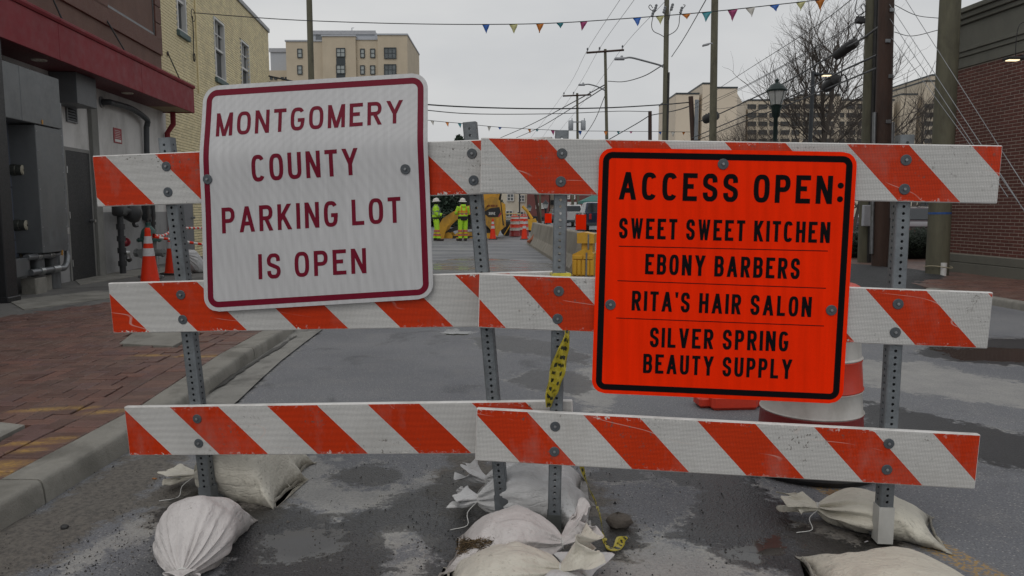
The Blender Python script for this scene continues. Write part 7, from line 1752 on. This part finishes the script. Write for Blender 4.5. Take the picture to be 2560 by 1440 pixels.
g = MB(); g.prism(P2([(1206, 512), (1206, 486), (1240, 478), (1250, 486), (1246, 500), (1228, 492)]), -.7, .7); obj('top_housing', g, caty, lo)
g = MB(); g.prism(P2([(1209, 531), (1226, 521), (1249, 518), (1252, 530), (1245, 542), (1222, 542)]), -.872, -.861); obj('side_panel', g, rub, lo)
g = MB(); g.prism(P2([(1252, 531), (1254, 534), (1247, 543), (1245.5, 542)]), -.874, -.861); obj('red_flash', g, M('flash_red', (.4, .03, .06), .5), lo)
g = MB(); g.prism(P2([(1251, 504), (1253, 504), (1260, 562), (1257, 562)]), -.873, -.861); obj('door_gap', g, rub, lo)
def small_text(txt, x0, x1, yb, hpx, mat, sw):
    a = P2([(x0, yb)])[0]; H_ = hpx * S_; L = (x1 - x0) * S_; g = MB()
    for si, pl_, gi in text_polys(txt, H_, L, H_ * sw, .2): g.add([(a[0] + x, -.8735 - .0015 - .0004 * si, a[1] + z) for x, z in pl_], [tuple(range(len(pl_)))])
    obj('lettering', g, mat, lo, fix=False, label='lettering ' + txt, kind='stuff')
small_text('MICHELS', 1218, 1244, 517.5, 5, M('dark_red_ink', (.16, .01, .01), .5, bump=0), .24); small_text('289C', 1223, 1239, 537, 7, white_trim, .24)
g = MB(); 
for (x0, x1) in ((1150, 1154), (1200, 1205)): g.prism(P2([(x0, 556), (x0 + 3, 468), (x1 + 3, 468), (x1, 556)]), -.55, -.47); g.prism(P2([(x0, 556), (x0 + 3, 468), (x1 + 3, 468), (x1, 556)]), .42, .5)
g.prism(P2([(1153, 474), (1208, 474), (1208, 466), (1153, 466)]), -.56, .52); obj('cab_frame', g, rub, lo)
g = MB(); g.prism(P2([(1155, 556), (1157, 474), (1200, 474), (1199, 556)]), -.46, .40); obj('cab_interior', g, M('cab_dark', (.012, .013, .015), .3, bump=0), lo)
g = MB(); g.prism(P2([(1232, 486), (1238, 470), (1256, 470), (1252, 500), (1248, 502)]), -.3, .3); obj('exhaust_guard', g, rub, lo)
g = MB(); a = P2([(1238, 487)])[0]; g.box((a[0], -.4, a[1] + .05), (.1, .08, .1), 0, .03); obj('rear_lamp', g, white_trim, lo)
g = MB(); g.prism(P2([(1086, 603), (1090, 580), (1100, 572), (1104, 600)]), -.9, .86); obj('bucket', g, galv, lo)
# ------------------------------------------------------------------ vehicles
def car(label, loc, rz, L=4.6, Wd=1.8, H_=1.45, paint=(.05, .03, .05), kind='sedan', plate=True):
    t = thing('parked_car' if kind != 'pickup' else 'pickup_truck', label, 'car' if kind != 'pickup' else 'pickup', loc, rz)
    pm, tt, b = newmat('car_paint_%d' % len(MATS)); b.inputs['Base Color'].default_value = (*paint, 1); b.inputs['Roughness'].default_value = .3; b.inputs['Coat Weight'].default_value = .8; b.inputs['Coat Roughness'].default_value = .05; b.inputs['Metallic'].default_value = .3
    if kind == 'sedan': body = [(-L/2, .35), (-L/2 - .02, .55), (-L/2 + .05, .85), (-L/2 + .25, .95), (-L/2 + .9, 1.0), (L/2 - 1.3, .97), (L/2 - .3, .78), (L/2, .6), (L/2, .35), (L/2 - .3, .22), (-L/2 + .3, .22)]; roof = [(-L/2 + .75, .97), (-L/2 + 1.35, H_ - .05), (-L/2 + 1.8, H_), (L/2 - 2.1, H_ - .02), (L/2 - 1.35, .96)]
    elif kind == 'suv': body = [(-L/2, .4), (-L/2, .9), (-L/2 + .05, 1.05), (L/2 - 1.2, 1.05), (L/2 - .2, .9), (L/2, .7), (L/2, .4), (L/2 - .3, .25), (-L/2 + .3, .25)]; roof = [(-L/2 + .08, 1.02), (-L/2 + .4, H_ - .05), (-L/2 + .8, H_), (L/2 - 2.0, H_ - .02), (L/2 - 1.2, 1.03)]
    else: body = [(-L/2, .5), (-L/2, 1.12), (-L/2 + 1.7, 1.14), (L/2 - 1.3, 1.12), (L/2 - .1, 1.05), (L/2, .8), (L/2, .45), (L/2 - .3, .35), (-L/2 + .3, .42)]; roof = [(-L/2 + 1.72, 1.1), (-L/2 + 1.85, H_ - .05), (-L/2 + 2.1, H_), (L/2 - 2.1, H_ - .03), (L/2 - 1.4, 1.1)]
    def loft(prof, w0, w1, zlo, zhi, g):
        n = len(prof); vs = []; lay = [(-1, .86), (-.97, .96), (-.8, 1.0), (.8, 1.0), (.97, .96), (1, .86)]
        cxm = sum(p[0] for p in prof) / n; czm = sum(p[1] for p in prof) / n
        for (s, k) in lay:
            for (x, z) in prof:
                f = (z - zlo) / (zhi - zlo); w_ = w0 + (w1 - w0) * max(0, min(1, f)); vs.append((cxm + (x - cxm) * (.985 + .015 * k if abs(s) < 1 else .97), s * w_ / 2, czm + (z - czm) * (1 if abs(s) < .9 else .97 if abs(s) < 1 else .93)))
        fs = []
        for a in range(len(lay) - 1):
            for i in range(n): fs.append((a*n+i, a*n+(i+1) % n, (a+1)*n+(i+1) % n, (a+1)*n+i))
        fs.append(tuple(range(n))); fs.append(tuple((len(lay)-1)*n + i for i in range(n-1, -1, -1))); g.add(vs, fs)
    g = MB(); loft(body, Wd, Wd * .96, .3, 1.1, g); obj('body', g, pm, t, smooth=30)
    g = MB(); loft(roof, Wd * .9, Wd * .72, .95, H_, g); gh = obj('greenhouse', g, pm, t, smooth=25)
    # glass set proud of the cabin
    g = MB(); zc = roof[0][1]; z1 = H_ - .09
    def wy(z): return (Wd * .9 + (Wd * .72 - Wd * .9) * (z - .95) / (H_ - .95)) / 2
    xs = [roof[0][0] + .28, roof[-1][0] - .3]; xt = [roof[1][0] + .12, roof[3][0] - .02]
    for s in (-1, 1):
        mid = (xs[0] + xs[1]) / 2
        for (a, b_, c, d) in ((xs[0], mid - .04, xt[0], mid - .04), (mid + .04, xs[1], mid + .04, xt[1])):
            yb, yt = wy(zc + .04) + .004, wy(z1) + .006; vs = [(a, s * yb, zc + .05), (b_, s * yb, zc + .05), (d, s * yt, z1), (c, s * yt, z1)]; g.add(vs, [(0, 1, 2, 3)])
    rx0, rz0 = roof[0]; rx1, rz1 = roof[1]; e = .012
    for (p, q, s) in ((roof[0], roof[1], -1), (roof[-1], roof[-2], 1)):
        n_ = Vector((q[1] - p[1], 0, p[0] - q[0])).normalized() * (1 if s > 0 else -1); n_ = Vector((abs(n_.x) * s, 0, abs(n_.z))) * .014
        a = Vector((p[0], 0, p[1])).lerp(Vector((q[0], 0, q[1])), .12) + n_; b_ = Vector((p[0], 0, p[1])).lerp(Vector((q[0], 0, q[1])), .9) + n_; wa, wb = wy(a.z) * .86, wy(b_.z) * .84
        g.add([(a.x, -wa, a.z), (a.x, wa, a.z), (b_.x, wb, b_.z), (b_.x, -wb, b_.z)], [(0, 1, 2, 3)])
    obj('window', g, glass_m, gh, fix=False)
    for sx in (-L/2 + .85, L/2 - .9):
        for s in (-1, 1):
            r_ = .33 if kind == 'sedan' else .38; g = MB(); g.tube([(sx, s * (Wd / 2 - .22), r_), (sx, s * (Wd / 2 - .01), r_)], r_, 22); wh = obj('wheel', g, rub, t, smooth=35); g = MB(); g.tube([(sx, s * (Wd / 2 - .02), r_), (sx, s * (Wd / 2 + .0), r_)], r_ * .6, 12); obj('rim', g, galv, wh, smooth=35)
    zl = .72 if kind == 'sedan' else .9
    for s in (-1, 1): g = MB(); g.box((-L/2 + .0, s * (Wd / 2 - .2), zl), (.1, .3 if kind == 'sedan' else .14, .15 if kind == 'sedan' else .34), 0, .03); obj('tail_lamp', g, M('tail_red', (.35, .012, .015), .25, bump=0), t)
    for s in (-1, 1): g = MB(); g.box((L/2 - .06, s * (Wd / 2 - .22), .66), (.12, .3, .14), 0, .03); obj('headlight', g, white_trim, t)
    for sx in (-1, 1): g = MB(); g.box((sx * (L/2 + .01), 0, .45), (.12, Wd * .96, .18), 0, .04); obj('bumper', g, dframe if kind == 'pickup' else pm, t)
    if plate: g = MB(); g.box((-L/2 - .05, 0, .72), (.03, .3, .15), 0, .004); obj('number_plate', g, white_trim, t)
    for s in (-1, 1): g = MB(); g.box((L/2 - 1.7, s * (Wd / 2 + .06), 1.02), (.12, .14, .12), 0, .03); obj('mirror', g, pm, t)
    return t
p = W(2232, 525, 46); car('long purple-grey car parked side-on behind the hedges', (p.x, 46, 0), R(4), 4.8, 1.8, 1.42, (.10, .075, .11), 'sedan')
p = W(2335, 525, 21.5); car('dark maroon car with red tail lamp and white plate, behind the thick pole', (p.x - .0, 21.8, 0), R(68), 4.5, 1.78, 1.4, (.035, .010, .018), 'sedan')
p = W(1492, 525, 46); car('dark blue pickup seen from behind, beyond the concrete barriers', (p.x, 46.5, 0), R(93), 5.4, 1.95, 1.78, (.012, .02, .05), 'pickup')
p = W(1434, 525, 56); car('white pickup parked beyond the dark blue one', (p.x, 58.5, 0), R(94), 5.2, 1.9, 1.7, (.5, .5, .5), 'pickup')
p = W(1396, 525, 75); car('dark small car far down the street behind the barriers', (p.x, 76, 0), R(95), 4.4, 1.8, 1.45, (.03, .03, .035), 'sedan')
# ------------------------------------------------------------------ two workers
skin_d = M('skin_dark', (.09, .05, .035), .55, bump=0, var=.05); hiv = M('hi_vis_lime', (.42, .74, .03), .7, var=.1, bump=.3, bscale=40); blk = M('black_cloth', (.010, .011, .013), .8, var=.2); hor = M('hi_vis_orange', (.75, .12, .03), .6, bump=0); sil = M('reflective_grey', (.16, .17, .20), .35, bump=0); hat = M('hard_hat_white', (.62, .60, .56), .3, var=.05, bump=0); boot = M('boot_dark', (.03, .018, .018), .6)
def loops(g, rings, n=18):
    """rings: (center, rx, ry, rz-rotation)"""
    vs = []; fs = []
    for (c, rx, ry, a) in rings:
        c = Vector(c)
        for k in range(n): t = 2 * math.pi * k / n; x, y = rx * math.cos(t), ry * math.sin(t); w_ = 1 + .03 * math.sin(k * 2.3 + c.z * 30); vs.append(c + Vector((x * math.cos(a) - y * math.sin(a), x * math.sin(a) + y * math.cos(a), 0)) * w_)
    for i in range(len(rings) - 1):
        for k in range(n): k2 = (k + 1) % n; fs.append((i*n+k, i*n+k2, (i+1)*n+k2, (i+1)*n+k))
    fs.append(tuple(range(n-1, -1, -1))); fs.append(tuple((len(rings)-1)*n + k for k in range(n))); g.add(vs, fs)
def worker(label, loc, rz, arms, hood, legs, vest):
    t = thing('person', label, 'person', loc, rz, None)                       # faces +x locally
    J = {'pelvis': (0, 0, .95), 'chest': (0, 0, 1.28), 'neck': (.0, 0, 1.47), 'head': (.03, 0, 1.60), 'top': (.02, 0, 1.70)}
    verts = [Vector(v) for v in J.values()]; rad = [.14, .15, .055, .085, .06]; edges = [(0, 1), (1, 2), (2, 3), (3, 4)]
    def chain(start, pts, rs):
        prev = start
        for p_, r_ in zip(pts, rs): verts.append(Vector(p_)); rad.append(r_); edges.append((prev, len(verts) - 1)); prev = len(verts) - 1
        return prev
    hands = []
    for s, (el, wr, hd) in zip((1, -1), arms):
        e = chain(1, [(0, s * .19, 1.38), el, wr, hd], [.065, .05, .035, .03]); hands.append((Vector(wr), Vector(hd), s))
    for s, (kn, an, toe) in zip((1, -1), legs): chain(0, [(0, s * .1, .88), kn, an, toe], [.085, .06, .042, .04])
    me = bpy.data.meshes.new('body'); me.from_pydata(verts, edges, []); o = bpy.data.objects.new('body', me); COL.objects.link(o); o.parent = t
    sk = o.modifiers.new('skin', 'SKIN'); sk.use_smooth_shade = True
    for i, r_ in enumerate(rad): me.skin_vertices[0].data[i].radius = (r_, r_)
    me.skin_vertices[0].data[0].use_root = True; sb_ = o.modifiers.new('sub', 'SUBSURF'); sb_.levels = 1; sb_.render_levels = 2; me.materials.append(skin_d)
    for wr, hd, s in hands:
        d = (hd - wr).normalized(); sd = d.cross(Vector((0, 0, 1))).normalized(); g = MB(); g.tube([hd - d * .02, hd + d * .05], [.032, .036], 8, flat=.5)
        for k in range(4): b0 = hd + d * .045 + sd * (-.027 + .018 * k); L = (.05, .058, .054, .042)[k]; g.tube([b0, b0 + d * L * .6, b0 + d * L * .85 - Vector((0, 0, L * .35))], [.009, .008, .006], 6)
        b0 = hd + sd * .03; g.tube([b0, b0 + sd * .02 + d * .025, b0 + sd * .022 + d * .05], [.010, .009, .007], 6); obj('hand', g, skin_d, t, smooth=60)
    # face: nose, eyes, ears
    g = MB(); g.lathe([(.018, 0), (.008, .02), (0, .022)], 8, (.105, 0, 1.595), R3=Matrix.Rotation(R(90), 3, 'Y'))
    for s in (-1, 1): g.tube([(.02, s * .085, 1.6), (.02, s * .095, 1.61)], .022, 8)
    obj('face', g, skin_d, t, smooth=50); g = MB()
    for s in (-1, 1): g.tube([(.095, s * .032, 1.622), (.103, s * .032, 1.622)], .009, 6)
    g.tube([(.097, -.02, 1.548), (.102, 0, 1.546), (.097, .02, 1.548)], .005, 5); obj('eyes_and_mouth', g, blk, t)
    g = MB(); R_ = Matrix.Rotation(R(-6), 3, 'Y'); g.lathe([(.15, -.005), (.165, -.012), (.17, 0), (.118, .02), (.116, .06), (.098, .105), (.06, .132), (0, .142)], 24, (.01, 0, 1.645), sx=1.12, sy=1.0, R3=R_); g.tube([(.01 - .12, 0, 1.67), (.01 - .06, 0, 1.765), (.01, 0, 1.79), (.07, 0, 1.77), (.13, 0, 1.68)], .012, 6); obj('hard_hat', g, hat, t, smooth=45)
    g = MB(); g.lathe([(.0, -.09), (.07, -.08), (.098, -.03), (.10, .03), (.09, .06)], 16, (.0, 0, 1.6), sx=1.05, sy=1); 
    hl = obj('balaclava', g, blk, t, smooth=60)
    # jacket
    g = MB(); loops(g, [((0, 0, .98), .16, .20, 0), ((0, 0, 1.05), .165, .205, 0), ((0, 0, 1.2), .155, .20, 0), ((0, 0, 1.34), .15, .215, 0), ((0, 0, 1.42), .125, .19, 0), ((0, 0, 1.47), .085, .10, 0), ((.0, 0, 1.51), .075, .085, 0)]); jk = obj('jacket', g, hiv, t, smooth=60)
    if hood: g = MB(); g.lathe([(.0, -.10), (.07, -.085), (.10, -.03), (.10, .03), (.07, .05)], 14, (-.09, 0, 1.47), sx=.7, sy=1.1); obj('hood', g, hiv, t, smooth=60)
    g = MB(); loops(g, [((0, 0, .86), .165, .205, 0), ((0, 0, .92), .172, .212, 0), ((0, 0, 1.03 if hood else .99), .168, .21, 0)]); obj('jacket_hem', g, blk, t, smooth=60)
    for s, (el, wr, hd) in zip((1, -1), arms):
        g = MB(); sh_ = Vector((0, s * .175, 1.41)); el, wr = Vector(el), Vector(wr); g.tube(smoothpath([sh_, Vector((0, s * .205, 1.35)), el, el.lerp(wr, .5), wr], 4), [.085] * 4 + [.078] * 4 + [.07] * 4 + [.062] * 4 + [.055], 12); obj('sleeve', g, hiv, t, smooth=60)
        for f in (.55, .8): q = Vector((0, s * .205, 1.35)).lerp(el, f) if f < .7 else el.lerp(wr, .35); dd = (el - sh_).normalized() if f < .7 else (wr - el).normalized(); g = MB(); g.tube([q - dd * .025, q + dd * .025], .084 if f < .7 else .076, 12, cap=False); obj('sleeve_band', g, vest[0], t, smooth=50)
        g = MB(); g.tube([wr - (wr - el).normalized() * .05, wr + (wr - el).normalized() * .03], .058, 12); obj('cuff', g, blk, t, smooth=50)
    for (z, c) in ((1.10, vest[1]), (1.135, sil), (1.17, vest[1]), (1.24, vest[0])):
        g = MB(); loops(g, [((0, 0, z - .016), .163 + .001, .208, 0), ((0, 0, z + .016), .163 + .001, .208, 0)]); obj('jacket_band', g, c, t, smooth=50)
    for s in (-1, 1):
        for xs in (-1, 1): g = MB(); g.tube([(xs * .165, s * .1, 1.2), (xs * .158, s * .105, 1.34), (xs * .10, s * .10, 1.44), (0, s * .09, 1.475)], .018, 4); obj('shoulder_band', g, vest[0], t)
    # trousers with bands
    for s, (kn, an, toe) in zip((1, -1), legs):
        kn, an = Vector(kn), Vector(an); hip = Vector((0, s * .095, .92)); cuff_ = an + Vector((0, 0, .02)); g = MB(); path = [hip, hip.lerp(kn, .5), kn, kn.lerp(cuff_, .5), cuff_]; loops(g, [(path[0], .135, .115, 0), (path[1], .115, .105, 0), (path[2], .098, .092, 0), (path[3], .092, .088, 0), (path[4], .095, .085, 0)]); obj('trouser_leg', g, hiv, t, smooth=60)
        for base in (.22, .62):
            for k, (dz, c) in enumerate(((-.035, hor), (0, sil), (.035, hor))):
                q = kn.lerp(cuff_, base); z = q.z + dz; q2 = kn.lerp(cuff_, (kn.z - z) / (kn.z - cuff_.z)); g = MB(); loops(g, [(q2 - Vector((0, 0, .017)), .103, .098, 0), (q2 + Vector((0, 0, .017)), .103, .098, 0)], 14); obj('leg_band', g, c, t, smooth=50)
        tv = Vector(toe) - an; tv.z = 0; a = math.atan2(tv.y, tv.x); g = MB(); R3 = Matrix.Rotation(a, 3, 'Z'); g.box(an + R3 @ Vector((.07, 0, 0)) + Vector((0, 0, .05 - an.z)), (.30, .11, .085), 0, .035, R3=R3); g.box(an + Vector((0, 0, .1 - an.z)), (.12, .11, .14), 0, .03, R3=R3); obj('boot', g, boot, t)
    return t
wz_ = W(1090, 603, 31.2)
worker('left worker in lime hi-vis and white hard hat, seen from the side facing right', (W(1090, 525, 31.0).x, 31.0, 0), R(4), [((.06, .24, 1.14), (.26, .22, 1.08), (.34, .20, 1.08)), ((.03, -.23, 1.12), (.24, -.16, 1.08), (.32, -.14, 1.09))], False, [((.02, .10, .5), (-.05, .11, .10), (.10, .12, .05)), ((.04, -.10, .5), (.10, -.11, .10), (.26, -.12, .05))], (sil, sil))
worker('right worker in lime hi-vis hoodie and white hard hat, seen from behind', (W(1157, 525, 31.0).x, 31.0, 0), R(112), [((.05, .27, 1.15), (.20, .16, 1.26), (.25, .10, 1.32)), ((.08, -.24, 1.14), (.28, -.12, 1.20), (.34, -.06, 1.24))], True, [((.02, .11, .5), (.0, .12, .10), (.14, .18, .05)), ((.02, -.11, .5), (.02, -.12, .10), (.16, -.14, .05))], (hor, hor))
